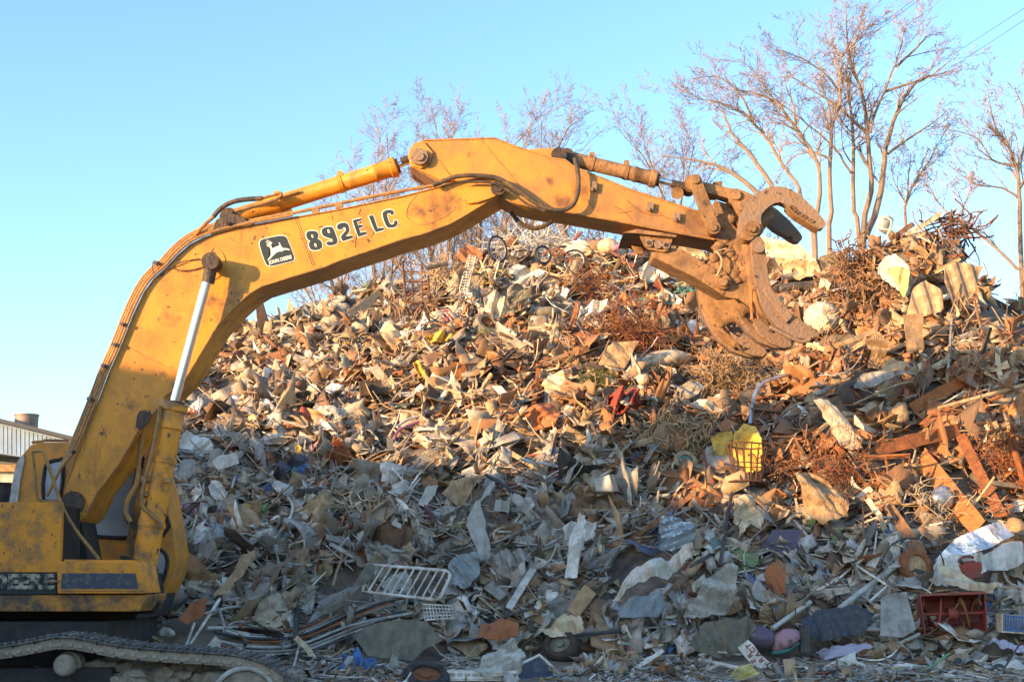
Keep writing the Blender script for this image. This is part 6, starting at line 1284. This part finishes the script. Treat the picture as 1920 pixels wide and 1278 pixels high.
def gen_sheet(g, w_, h_, th=.009):
    nx, ny = 11, 7; cf = creaser(g, w_, g.choice((.05, .12, .18, .25))); curve = g.gauss(0, .3); cut = [max(0, g.uniform(-.2, .25)) for _ in range(4)]; T = []; jag = g.uniform(.005, .025)
    fold = (g.uniform(-.4, .4), g.uniform(-.35, .35), g.choice((0, 0, g.uniform(-1.2, 1.2)))); bend = g.choice((0, 0, .25, -.25, .4))
    for j in range(ny):
        for i in range(nx):
            u, v = i/(nx-1)-.5, j/(ny-1)-.5; q = (0 if u < 0 else 1)+(0 if v < 0 else 2); e = max(0, abs(u)+abs(v)-(1-cut[q])); s_ = 1-e*1.1
            x = u*w_*s_+(g.gauss(0, jag)*w_ if i in (0, nx-1) else g.gauss(0, .008)*w_); y = v*h_*s_+(g.gauss(0, jag)*w_ if j in (0, ny-1) else g.gauss(0, .008)*w_)+bend*x*x/w_
            z = cf(Vector((x, y, .3*x)))+curve*x*x/w_+fold[2]*max(0, x*cos(fold[0])+y*sin(fold[0])-fold[1]*w_)
            T.append(Vector((x, y, z)))
    n = len(T); V = T+[p-Vector((0, 0, th)) for p in T]; Fc = []
    for j in range(ny-1):
        for i in range(nx-1):
            a = j*nx+i
            Fc += [(a, a+1, a+nx+1), (a, a+nx+1, a+nx), (n+a, n+a+nx+1, n+a+1), (n+a, n+a+nx, n+a+nx+1)]
    for i in range(nx-1): Fc += [(i, n+i, n+i+1, i+1), ((ny-1)*nx+i, (ny-1)*nx+i+1, n+(ny-1)*nx+i+1, n+(ny-1)*nx+i)]
    for j in range(ny-1): Fc += [(j*nx, (j+1)*nx, n+(j+1)*nx, n+j*nx), (j*nx+nx-1, n+j*nx+nx-1, n+(j+1)*nx+nx-1, (j+1)*nx+nx-1)]
    return MB().add(V, Fc)
def gen_strip(g, L, w_):
    """long bent and twisted ribbon of sheet metal"""
    ns = 12; c = Vector((0, 0, 0)); rot = Matrix.Identity(3); V = []; Fc = []; t_ = .008; kk = [g.randint(2, ns-2) for _ in range(g.randint(1, 3))]; tw = g.gauss(0, .12); cu = g.gauss(0, .08)
    for i in range(ns+1):
        ww = w_*(1+.12*g.gauss(0, 1))*(1 if 0 < i < ns else g.uniform(.4, 1)); lip = w_*.25
        for y, z in ((-.5*ww, lip*.6), (-.5*ww, 0), (.5*ww, 0), (.5*ww, -t_), (-.5*ww-t_, -t_), (-.5*ww-t_, lip*.6)): V.append(c+rot @ Vector((0, y, z)))
        rot = rot @ Matrix.Rotation(tw, 3, 'X') @ Matrix.Rotation(cu+(g.gauss(0, .6) if i in kk else 0), 3, 'Y') @ Matrix.Rotation(g.gauss(0, .05), 3, 'Z'); c = c+rot @ Vector((L/ns, 0, 0))
    k = 6
    for i in range(ns):
        for j in range(k): Fc.append((i*k+j, (i+1)*k+j, (i+1)*k+(j+1) % k, i*k+(j+1) % k))
    Fc += [tuple(range(k)), tuple(range(ns*k+k-1, ns*k-1, -1))]; m_ = sum(V, Vector())/len(V); return MB().add([p-m_ for p in V], Fc)
def gen_board(g, L, w_, th):
    ns = 5; V = []; Fc = []; b = g.gauss(0, .03)*L; tw = g.gauss(0, .15)
    for i in range(ns+1):
        t = i/ns-.5; e = [0]*4 if 0 < i < ns else [g.uniform(-.5, .5)*w_ for _ in range(4)]
        a = tw*t; c = Vector((0, 0, b*4*t*t))
        for k, (s1, s2) in enumerate(((1, 1), (-1, 1), (-1, -1), (1, -1))):
            y, z = s1*w_/2, s2*th/2; V.append(Vector((t*L+e[k], y*cos(a)-z*sin(a), y*sin(a)+z*cos(a)))+c)
    for i in range(ns):
        k = i*4
        for j in range(4): Fc.append((k+j, k+4+j, k+4+(j+1) % 4, k+(j+1) % 4))
    Fc += [(0, 1, 2, 3), (ns*4+3, ns*4+2, ns*4+1, ns*4)]
    return MB().add(V, Fc)
def gen_pipe(g, L, r):
    kind = g.random(); pts = [Vector((-L/2, 0, 0))]; d = Vector((1, 0, 0)); p = pts[0]
    n = 5
    for i in range(n):
        if kind > .45: d = (d+Vector((0, g.gauss(0, .45 if kind > .75 else .16), g.gauss(0, .2)))).normalized()
        p = p+d*L/n; pts.append(p)
    return MB().tube(crom(pts, 3) if kind > .45 else [pts[0], pts[-1]], r, 8)
def gen_channel(g, L, w_):
    ns = 6; t = .007+w_*.05; prof = [(-.5, .45), (-.5, 0), (.5, 0), (.5, .45), (.5-t/w_, .45), (.5-t/w_, t/w_), (-.5+t/w_, t/w_), (-.5+t/w_, .45)] if g.random() < .5 else [(-.5, .7), (-.5, 0), (.5, 0), (.5, t/w_), (-.5+t/w_, t/w_), (-.5+t/w_, .7)]
    V = []; k = len(prof); a = 0; c = Vector((-L/2, 0, 0)); dd = 0; kink = g.randint(1, 5); ka = g.gauss(0, .5)
    for i in range(ns+1):
        tw = .12*g.gauss(0, 1)*i/ns
        if i == kink: dd += ka
        dv = Vector((cos(dd), 0, sin(dd))); nv = Vector((-sin(dd), 0, cos(dd)))
        for y, z in prof: V.append(c+Vector((0, 1, 0))*(y*w_*cos(tw)-z*w_*sin(tw))+nv*(y*w_*sin(tw)+z*w_*cos(tw)))
        c = c+dv*L/ns
    Fc = [(i*k+j, (i+1)*k+j, (i+1)*k+(j+1) % k, i*k+(j+1) % k) for i in range(ns) for j in range(k)]
    return MB().add(V, Fc+[tuple(range(k)), tuple(range(ns*k+k-1, ns*k-1, -1))])
def gen_lump(g, r):
    mb = MB(); lump(mb, (0, 0, 0), r, g.randint(0, 9999), 2, (g.uniform(.8, 1.5), g.uniform(.7, 1.1), g.uniform(.45, .9)), g.uniform(.2, .5)); return mb
def gen_box(g, w_, h_, d_):
    mb = MB(); t = .014; mb.box((0, 0, 0), (w_, d_, t)); mb.box((0, d_/2-t/2, h_/2), (w_, t, h_-.01)); mb.box((-w_/2+t/2, -t/2, h_/2), (t, d_-t, h_-.02)); mb.box((w_/2-t/2, -t/2, h_/2), (t, d_-t, h_-.015))
    if g.random() < .6: mb.box((0, -d_/2+t/2, h_/2), (w_-2*t, t, h_-.02))
    else: mb.box((0, -t/2, h_), (w_, d_-t, t))
    k = [g.gauss(0, .09) for _ in range(4)]
    mb.v = [(x+k[0]*z, y+k[1]*z+k[3]*x*z/w_, z+k[2]*x) for x, y, z in mb.v]; return mb
KIND = {  # name: (category, noun, count, adjectives)
 'metal_sheet': ('metal sheet', 'sheet', 255, ['crumpled', 'bent', 'torn', 'folded', 'dented']),
 'wooden_board': ('wooden board', 'board', 240, ['broken', 'splintered', 'flat', 'rough']),
 'metal_pipe': ('metal pipe', 'pipe', 190, ['thin', 'round', 'bent', 'slim']),
 'metal_strip': ('metal strip', 'metal strip', 230, ['twisted', 'kinked', 'torn', 'curled']),
 'metal_channel': ('metal profile', 'metal profile', 100, ['kinked', 'folded', 'angled']),
 'scrap_lump': ('scrap lump', 'lump', 26, ['knobbly', 'rounded', 'shapeless']),
 'scrap_box': ('box', 'box', 42, ['dented', 'open', 'battered']),
}
used_labels = {}
placed = []
def region_word(px, py):
    return None
def make_label(g, name, col, size, tilt, px, py):
    cat, noun, _, adjs = KIND[name]
    cand = sorted(LM, key=lambda q: (q[0]-px)**2+(q[1]-py)**2)[:6]
    def rel(q):
        dx, dy = px-q[0], py-q[1]; v = 'above' if dy < 0 else 'below'; h = 'left of' if dx < 0 else 'right of'
        if abs(dx) > 2.2*abs(dy): return h
        if abs(dy) > 2.2*abs(dx): return v
        return v+' and '+h if False else ('up-left of' if dy < 0 and dx < 0 else 'up-right of' if dy < 0 else 'down-left of' if dx < 0 else 'down-right of')
    for adj in (g.choice(adjs),):
        for q in cand:
            for pre in ((0, 1) if (q[0]-px)**2+(q[1]-py)**2 < 3600 else (0,)):
                lb = f"{size} {WORD.get(col, col)} {adj} {noun} {tilt}, {'close ' if pre else ''}{rel(q)} the {q[4]}"
                if lb not in used_labels: used_labels[lb] = 1; return lb
    for q in cand:
        for q2 in cand:
            if q2 is q: continue
            lb = f"{size} {WORD.get(col, col)} {noun} {tilt} between the {q[4]} and the {q2[4]}"
            if lb not in used_labels and len(lb.split()) <= 16: used_labels[lb] = 1; return lb
    return lb
g = random.Random(21)
cells = {}
def ok_pos(px, py, rad):
    for a, b, hw, hh, _ in LM:
        if abs(px-a) < hw*1.0+rad*.62 and abs(py-b) < hh*1.0+rad*.62: return False
    for dx in (-1, 0, 1):
        for dy in (-1, 0, 1):
            for (x, y, r) in cells.get((int(px//60)+dx, int(py//60)+dy), ()):
                if (x-px)**2+(y-py)**2 < (.42*(r+rad))**2: return False
    return True
def on_heap(px, py):
    xs = [215, 260, 300, 350, 400, 480, 560, 640, 720, 780, 850, 930, 1300, 1430, 1540, 1600, 1680, 1740, 1800, 1850, 1920, 2000]; ys = [1150, 1000, 860, 715, 672, 635, 600, 572, 568, 535, 500, 472, 470, 488, 500, 484, 462, 450, 486, 550, 610, 660]
    lo = 1262 if px > 560 else 1195
    return np.interp(px, xs, ys)+4 < py < lo
NL = len(LM)
for name in ('metal_sheet', 'scrap_box', 'metal_strip', 'wooden_board', 'metal_channel', 'metal_pipe', 'scrap_lump'):
    cat, noun, cnt, adjs = KIND[name]; made = 0; tries = 0
    while made < cnt and tries < cnt*80:
        tries += 1; px = g.uniform(225, 1945); py = g.uniform(430, 1268)
        if not on_heap(px, py): continue
        u = g.random()
        if name == 'metal_sheet': sz = (.25+.65*u**1.8)*(1.15 if py > 850 else .95); rad = sz*34
        elif name == 'wooden_board': sz = (.35+1.1*u**2)*(1.35 if px > 1215+max(0, 700-py)*.9 and py < 1000 else 1); rad = 20
        elif name == 'metal_strip': sz = .45+1.0*u**1.6; rad = 22
        elif name == 'metal_channel': sz = .35+.9*u**2; rad = 20
        elif name == 'metal_pipe': sz = .4+1.2*u**2; rad = 16
        elif name == 'scrap_lump': sz = .06+.14*u*u; rad = 18
        else: sz = .18+.25*u; rad = 30
        if py > 1195: sz *= .7
        if not ok_pos(px, py, rad): continue
        off = g.uniform(.05, .2); pos = S(px, py, off)
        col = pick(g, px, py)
        if name == 'metal_sheet': mb = gen_sheet(g, sz, sz*g.uniform(.2, .8)); rot = rnd_basis(g, pos, .45, .8); ext = sz
        elif name == 'wooden_board':
            mb = gen_board(g, sz, g.uniform(.05, .16), g.uniform(.015, .05)); rot = rnd_basis(g, pos, .45, .65)
            if col in ('galv', 'bluegrey', 'dark'): col = 'brownwood'
        elif name == 'metal_strip': mb = gen_strip(g, sz, g.uniform(.05, .17)); rot = rnd_basis(g, pos, .4, .75)
        elif name == 'metal_channel': mb = gen_channel(g, sz, g.uniform(.05, .12)); rot = rnd_basis(g, pos, .5, .7)
        elif name == 'metal_pipe': mb = gen_pipe(g, sz, g.uniform(.012, .032)); rot = rnd_basis(g, pos, .5, .75)
        elif name == 'scrap_lump': mb = gen_lump(g, sz); rot = rnd_basis(g, pos, .5, 1)
        else: mb = gen_box(g, sz, sz*g.uniform(.5, 1), sz*g.uniform(.4, .9)); rot = rnd_basis(g, pos, .6, 1)
        ax = rot @ Vector((1, 0, 0)); p0 = proj(pos-ax*.2); p1 = proj(pos+ax*.2); dx, dy = p1[0]-p0[0], p0[1]-p1[1]
        if dx < 0: dx, dy = -dx, -dy
        an = math.degrees(atan2(dy, max(dx, 1e-6)))
        tilt = 'lying level' if abs(an) < 15 else 'standing steep' if abs(an) > 62 else 'rising rightward' if an > 0 else 'rising leftward'
        size = 'small' if u < .35 else 'mid-sized' if u < .75 else 'big'
        for k in cells: pass
        cells.setdefault((int(px//60), int(py//60)), []).append((px, py, rad))
        mb.v = [tuple(rot @ Vector(p)) for p in mb.v]
        low = min(p[2] for p in mb.v)
        mb.v = [(p[0], p[1], p[2]-low) for p in mb.v]
        o = mb.build(name, M[col], smooth=0 if name == 'metal_sheet' else 20 if name == 'metal_strip' else 30)
        o.location = (pos.x, pos.y, pos.z+low)
        o['label'] = make_label(g, name, col, size, tilt, px, py); o['category'] = cat; o['group'] = {'metal_sheet': 'loose sheets in the scrap heap', 'wooden_board': 'loose boards in the scrap heap', 'metal_pipe': 'loose pipes in the scrap heap', 'metal_strip': 'loose metal strips in the scrap heap', 'metal_channel': 'loose metal profiles in the scrap heap', 'scrap_lump': 'loose lumps in the scrap heap', 'scrap_box': 'battered boxes in the scrap heap'}[name]
        made += 1
    print(name, made)

# ------------------------------------------------------------------ fine debris (uncountable): thin bent plates, chips, sticks and rods
RG = np.random.default_rng(5)
ALLC = {k: tuple(M[k].node_tree.nodes['Mix'].inputs[6].default_value[:3]) for k in ('white', 'cream', 'tan', 'cardboard', 'brownwood', 'palewood', 'rust', 'dkrust', 'orust', 'grey', 'lgrey', 'bluegrey', 'dark', 'dkbrown', 'red', 'orange', 'yellow', 'green', 'teal', 'blue', 'pink', 'galv')}
def projv(p):
    y = p[:, 1]; z = p[:, 2]-EYE; dep = y*cos(TH)+z*sin(TH); up = -y*sin(TH)+z*cos(TH)
    return 960+F*p[:, 0]/dep, 639-F*up/dep
def sample(n, ylo=19.6, ground_=False):
    out = []
    while sum(len(a) for a in out) < n:
        x = RG.uniform(-8.5, 13.5, n); y = RG.uniform(ylo, 33, n)
        h = heap_raw(x, y); gz = ground_h(x, y); m_ = (h > gz-.3)
        e = .2; dy = (surf_h(x, y+e)-surf_h(x, y-e))/(2*e); dx = (surf_h(x+e, y)-surf_h(x-e, y))/(2*e)
        wt = np.sqrt(1+dx*dx+dy*dy)/2.6; m_ &= RG.random(n) < wt
        back = y > 31.5; m_ &= ~(back & (RG.random(n) < .6))
        out.append(np.stack([x, y, surf_h(x, y), -dx, -dy], 1)[m_])
    return np.concatenate(out)[:n]
def colors(pos):
    px, py = projv(pos); n = len(pos); out = np.zeros((n, 3)); zones = {}
    for i in range(n):
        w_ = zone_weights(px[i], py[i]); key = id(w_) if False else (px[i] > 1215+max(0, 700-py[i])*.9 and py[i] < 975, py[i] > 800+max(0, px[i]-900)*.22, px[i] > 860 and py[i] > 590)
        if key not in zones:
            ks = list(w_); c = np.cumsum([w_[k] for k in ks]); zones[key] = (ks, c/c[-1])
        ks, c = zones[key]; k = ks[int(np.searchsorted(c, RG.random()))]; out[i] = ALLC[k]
    out *= RG.uniform(.6, 1.35, (n, 1)); mud = np.array([.27, .19, .125]); t = RG.beta(1.1, 4, (n, 1)); return out*(1-t)+mud*t
def basis(nrm, n, flat, bias):
    N = nrm/np.linalg.norm(nrm, axis=1, keepdims=True); N = N+RG.normal(0, flat, (n, 3)); N /= np.linalg.norm(N, axis=1, keepdims=True)
    sd = np.array([1., 0, 0])-N*N[:, :1]; sd /= np.linalg.norm(sd, axis=1, keepdims=True); b = np.cross(N, sd); a = RG.normal(0, bias*.62, (n, 1))
    a = a+flow; T = sd*np.cos(a)+b*np.sin(a); return T, np.cross(N, T), N
VV, FF, CCs = [], [], []; off_ = 0
def emit(local, faces, pos, B, col):
    """local (n,k,3)"""
    global off_
    T, Bv, N = B; n, k, _ = local.shape
    w_ = pos[:, None, :3]+local[..., :1]*T[:, None]+local[..., 1:2]*Bv[:, None]+local[..., 2:]*N[:, None]
    VV.append(w_.reshape(-1, 3)); f = np.array(faces)[None]+(np.arange(n)*k)[:, None, None]+off_; FF.append(f.reshape(-1, 4)); CCs.append(np.repeat(col, k, 0)); off_ += n*k
BOXF = [(0, 2, 3, 1), (4, 5, 7, 6), (0, 1, 5, 4), (2, 6, 7, 3), (0, 4, 6, 2), (1, 3, 7, 5)]
BOXV = np.array([[a, b, c] for c in (-.5, .5) for b in (-.5, .5) for a in (-.5, .5)])
def scatter(n, kind, ylo=19.6, scale=1, gnd=None):
    s_ = sample(n, ylo) if gnd is None else gnd(n); px_, py_ = projv(s_[:, :3]); keep = np.ones(len(s_), bool)
    mg = 3+15*max(0, scale-1) if kind != 'rod' else 2
    for a_, b_, hw_, hh_, _ in LM[:NL]: keep &= ~((np.abs(px_-a_) < hw_*.8+mg) & (np.abs(py_-b_) < hh_*.8+mg))
    if gnd is not None:
        for a_, b_, hw_, hh_, _ in LM:
            if b_ > 1130: keep &= ~((np.abs(px_-a_) < hw_) & (py_ > b_) & (py_ < b_+hh_+16))
    s_ = s_[keep]; n = len(s_); globals()['flow'] = (2.6*vnoise(s_[:, 0]*.45+20, s_[:, 1]*.45+4)+1.2*vnoise(s_[:, 0]*1.3, s_[:, 1]*1.3+31)+.15)[:, None]; pos = s_[:, :3].copy(); nrm = np.stack([s_[:, 3], s_[:, 4], np.ones(n)], 1); col = colors(pos)
    if kind == 'chip':
        d = np.stack([RG.uniform(.06, .26, n), RG.uniform(.03, .15, n), RG.uniform(.006, .03, n)], 1)*scale; L = BOXV[None]*d[:, None]*RG.uniform(.7, 1.3, (n, 8, 3)); B = basis(nrm, n, .55 if gnd is None else .25, .9); up = RG.uniform(-.02, .13, (n, 1)); F_ = BOXF
    elif kind == 'stick':
        d = np.stack([RG.uniform(.2, .8, n), RG.uniform(.012, .038, n), RG.uniform(.01, .03, n)], 1)*scale; L = BOXV[None]*d[:, None]*RG.uniform(.85, 1.15, (n, 8, 3)); B = basis(nrm, n, .4 if gnd is None else .12, .75); up = RG.uniform(.0, .22, (n, 1)); F_ = BOXF
    elif kind == 'fold':
        nx, ny = 6, 5; gx_, gy_ = np.meshgrid(np.linspace(-.5, .5, nx), np.linspace(-.5, .5, ny)); uv = np.stack([gx_.ravel(), gy_.ravel()], 1); k = len(uv)
        w_ = RG.uniform(.12, .42, n)*scale; h_ = w_*RG.uniform(.3, .95, n); J = RG.normal(0, .055, (n, k, 2)); x = (uv[None, :, 0]+J[..., 0])*w_[:, None]; y = (uv[None, :, 1]+J[..., 1])*h_[:, None]; z = np.zeros_like(x)
        for q_i in range(4):
            th = RG.uniform(-.9, .9, n)[:, None]+(RG.random(n)[:, None] < .35)*1.5; cc = RG.uniform(-.35, .35, n)[:, None]*w_[:, None]; z = z+RG.normal(0, .75, n)[:, None]*np.maximum(0, x*np.cos(th)+y*np.sin(th)-cc)
        z = z+RG.normal(0, .02, (n, k))*w_[:, None]; z = z-z.mean(1, keepdims=True)
        top = np.stack([x, y, z], -1); L = np.concatenate([top, top-np.array([0, 0, .007])], 1); F_ = []
        for j in range(ny-1):
            for i in range(nx-1): a = j*nx+i; F_ += [(a, a+1, a+nx+1, a+nx), (k+a, k+a+nx, k+a+nx+1, k+a+1)]
        for i in range(nx-1): F_ += [(i, k+i, k+i+1, i+1), ((ny-1)*nx+i, (ny-1)*nx+i+1, k+(ny-1)*nx+i+1, k+(ny-1)*nx+i)]
        for j in range(ny-1): F_ += [(j*nx, (j+1)*nx, k+(j+1)*nx, k+j*nx), (j*nx+nx-1, k+j*nx+nx-1, k+(j+1)*nx+nx-1, (j+1)*nx+nx-1)]
        B = basis(nrm, n, .5, .9); up = RG.uniform(.0, .16, (n, 1))
    elif kind == 'plate':
        nx, ny = 5, 3; gx_, gy_ = np.meshgrid(np.linspace(-.5, .5, nx), np.linspace(-.5, .5, ny)); uv = np.stack([gx_.ravel(), gy_.ravel()], 1); k = len(uv)
        w_ = RG.uniform(.12, .55, n)*scale; h_ = w_*RG.uniform(.07, .5, n); J = RG.normal(0, .07, (n, k, 2)); x = (uv[None, :, 0]+J[..., 0])*w_[:, None]; y = (uv[None, :, 1]+J[..., 1])*h_[:, None]
        c = RG.normal(0, .9, n)[:, None]; f = RG.normal(0, .22, n)[:, None]; th = RG.uniform(0, pi, n)[:, None]
        z = c*x*x/w_[:, None]+f*np.abs(x*np.cos(th)+y*np.sin(th))+RG.normal(0, .05, (n, k))*w_[:, None]
        top = np.stack([x, y, z], -1); L = np.concatenate([top, top-np.array([0, 0, .008])], 1)
        F_ = []
        for j in range(ny-1):
            for i in range(nx-1): a = j*nx+i; F_ += [(a, a+1, a+nx+1, a+nx), (k+a, k+a+nx, k+a+nx+1, k+a+1)]
        for i in range(nx-1): F_ += [(i, k+i, k+i+1, i+1), ((ny-1)*nx+i, (ny-1)*nx+i+1, k+(ny-1)*nx+i+1, k+(ny-1)*nx+i)]
        for j in range(ny-1): F_ += [(j*nx, (j+1)*nx, k+(j+1)*nx, k+j*nx), (j*nx+nx-1, k+j*nx+nx-1, k+(j+1)*nx+nx-1, (j+1)*nx+nx-1)]
        B = basis(nrm, n, .55 if gnd is None else .25, .9); up = RG.uniform(.0, .15, (n, 1))
    else:
        m_ = 6; t = np.linspace(-.5, .5, m_); Ln = RG.uniform(.25, 1.1, n)*scale; r = RG.uniform(.006, .017, n); c1_ = RG.normal(0, .8, n); c2_ = RG.normal(0, .5, n); c3 = RG.normal(0, 1.6, n)
        X = t[None]*Ln[:, None]; Y_ = (c1_[:, None]*t**2+c3[:, None]*t**3)*Ln[:, None]; Z = c2_[:, None]*t**2*Ln[:, None]
        L = np.zeros((n, m_*4, 3))
        for q_i, (a, b) in enumerate(((1, 0), (0, 1), (-1, 0), (0, -1))):
            L[:, q_i::4, 0] = X; L[:, q_i::4, 1] = Y_+a*r[:, None]; L[:, q_i::4, 2] = Z+b*r[:, None]
        F_ = [(i*4+j, (i+1)*4+j, (i+1)*4+(j+1) % 4, i*4+(j+1) % 4) for i in range(m_-1) for j in range(4)]; B = basis(nrm, n, .4 if gnd is None else .12, .9); up = RG.uniform(.03, .24, (n, 1))
    pos += nrm/np.linalg.norm(nrm, axis=1, keepdims=True)*(up if gnd is None else up*.35)
    emit(L, F_, pos, B, col)
def flush(name, matk, **tags):
    global VV, FF, CCs, off_
    v = np.concatenate(VV); f = np.concatenate(FF); c = np.concatenate(CCs)
    me = bpy.data.meshes.new(name); me.vertices.add(len(v)); me.vertices.foreach_set('co', v.ravel()); me.loops.add(f.size); me.loops.foreach_set('vertex_index', f.ravel().astype(np.int32))
    me.polygons.add(len(f)); me.polygons.foreach_set('loop_start', np.arange(0, f.size, 4, dtype=np.int32)); me.polygons.foreach_set('loop_total', np.full(len(f), 4, np.int32)); me.update(calc_edges=True); me.validate()
    at_ = me.color_attributes.new('tint', 'FLOAT_COLOR', 'POINT'); at_.data.foreach_set('color', np.concatenate([c, np.ones((len(c), 1))], 1).ravel()); me.materials.append(M[matk])
    o = bpy.data.objects.new(name, me); COL.objects.link(o)
    for k, q in tags.items(): o[k] = q
    VV, FF, CCs, off_ = [], [], [], 0; return o
dm('debris', (.5, .5, .5), .7, grime=(.19, .13, .085), amt=.42, scale=7, sharp=.35, bump=.25, var=.0)
_n = M['debris'].node_tree; _a = _n.nodes.new('ShaderNodeAttribute'); _a.attribute_name = 'tint'; _n.links.new(_a.outputs['Color'], [q for q in _n.nodes if q.type == 'MIX' and q.label != 'layer'][0].inputs[6])
scatter(7000, 'plate'); scatter(2500, 'chip'); scatter(3800, 'stick'); scatter(3800, 'rod'); scatter(11000, 'fold'); scatter(4200, 'fold', scale=1.75); scatter(1800, 'plate', scale=1.7); scatter(500, 'stick', scale=1.7); scatter(700, 'rod', scale=1.5)
flush('scrap_debris', 'debris', kind='stuff', label='dense mass of small mixed scrap covering the heap', category='debris')
def gsamp(n):
    x = RG.uniform(-3.2, 11, n); y = RG.uniform(15.5, 21.8, n); a = RG.random(n) < np.where(x < 3.2, .95, .5)*sst(15.3, 17.5, y)+.05; x, y = x[a], y[a]
    x2 = RG.uniform(-9, -3, n//3); y2 = RG.uniform(19.6, 21, n//3); x = np.concatenate([x, x2]); y = np.concatenate([y, y2])
    return np.stack([x, y, surf_h(x, y), 0*x, 0*x], 1)
scatter(5200, 'chip', gnd=gsamp, scale=.7); scatter(3800, 'plate', gnd=gsamp, scale=.62); scatter(2600, 'stick', gnd=gsamp, scale=.6); scatter(900, 'rod', gnd=gsamp, scale=.6)
flush('ground_litter', 'debris', kind='stuff', label='small flattened litter trodden into the ground at the foot of the heap', category='litter')
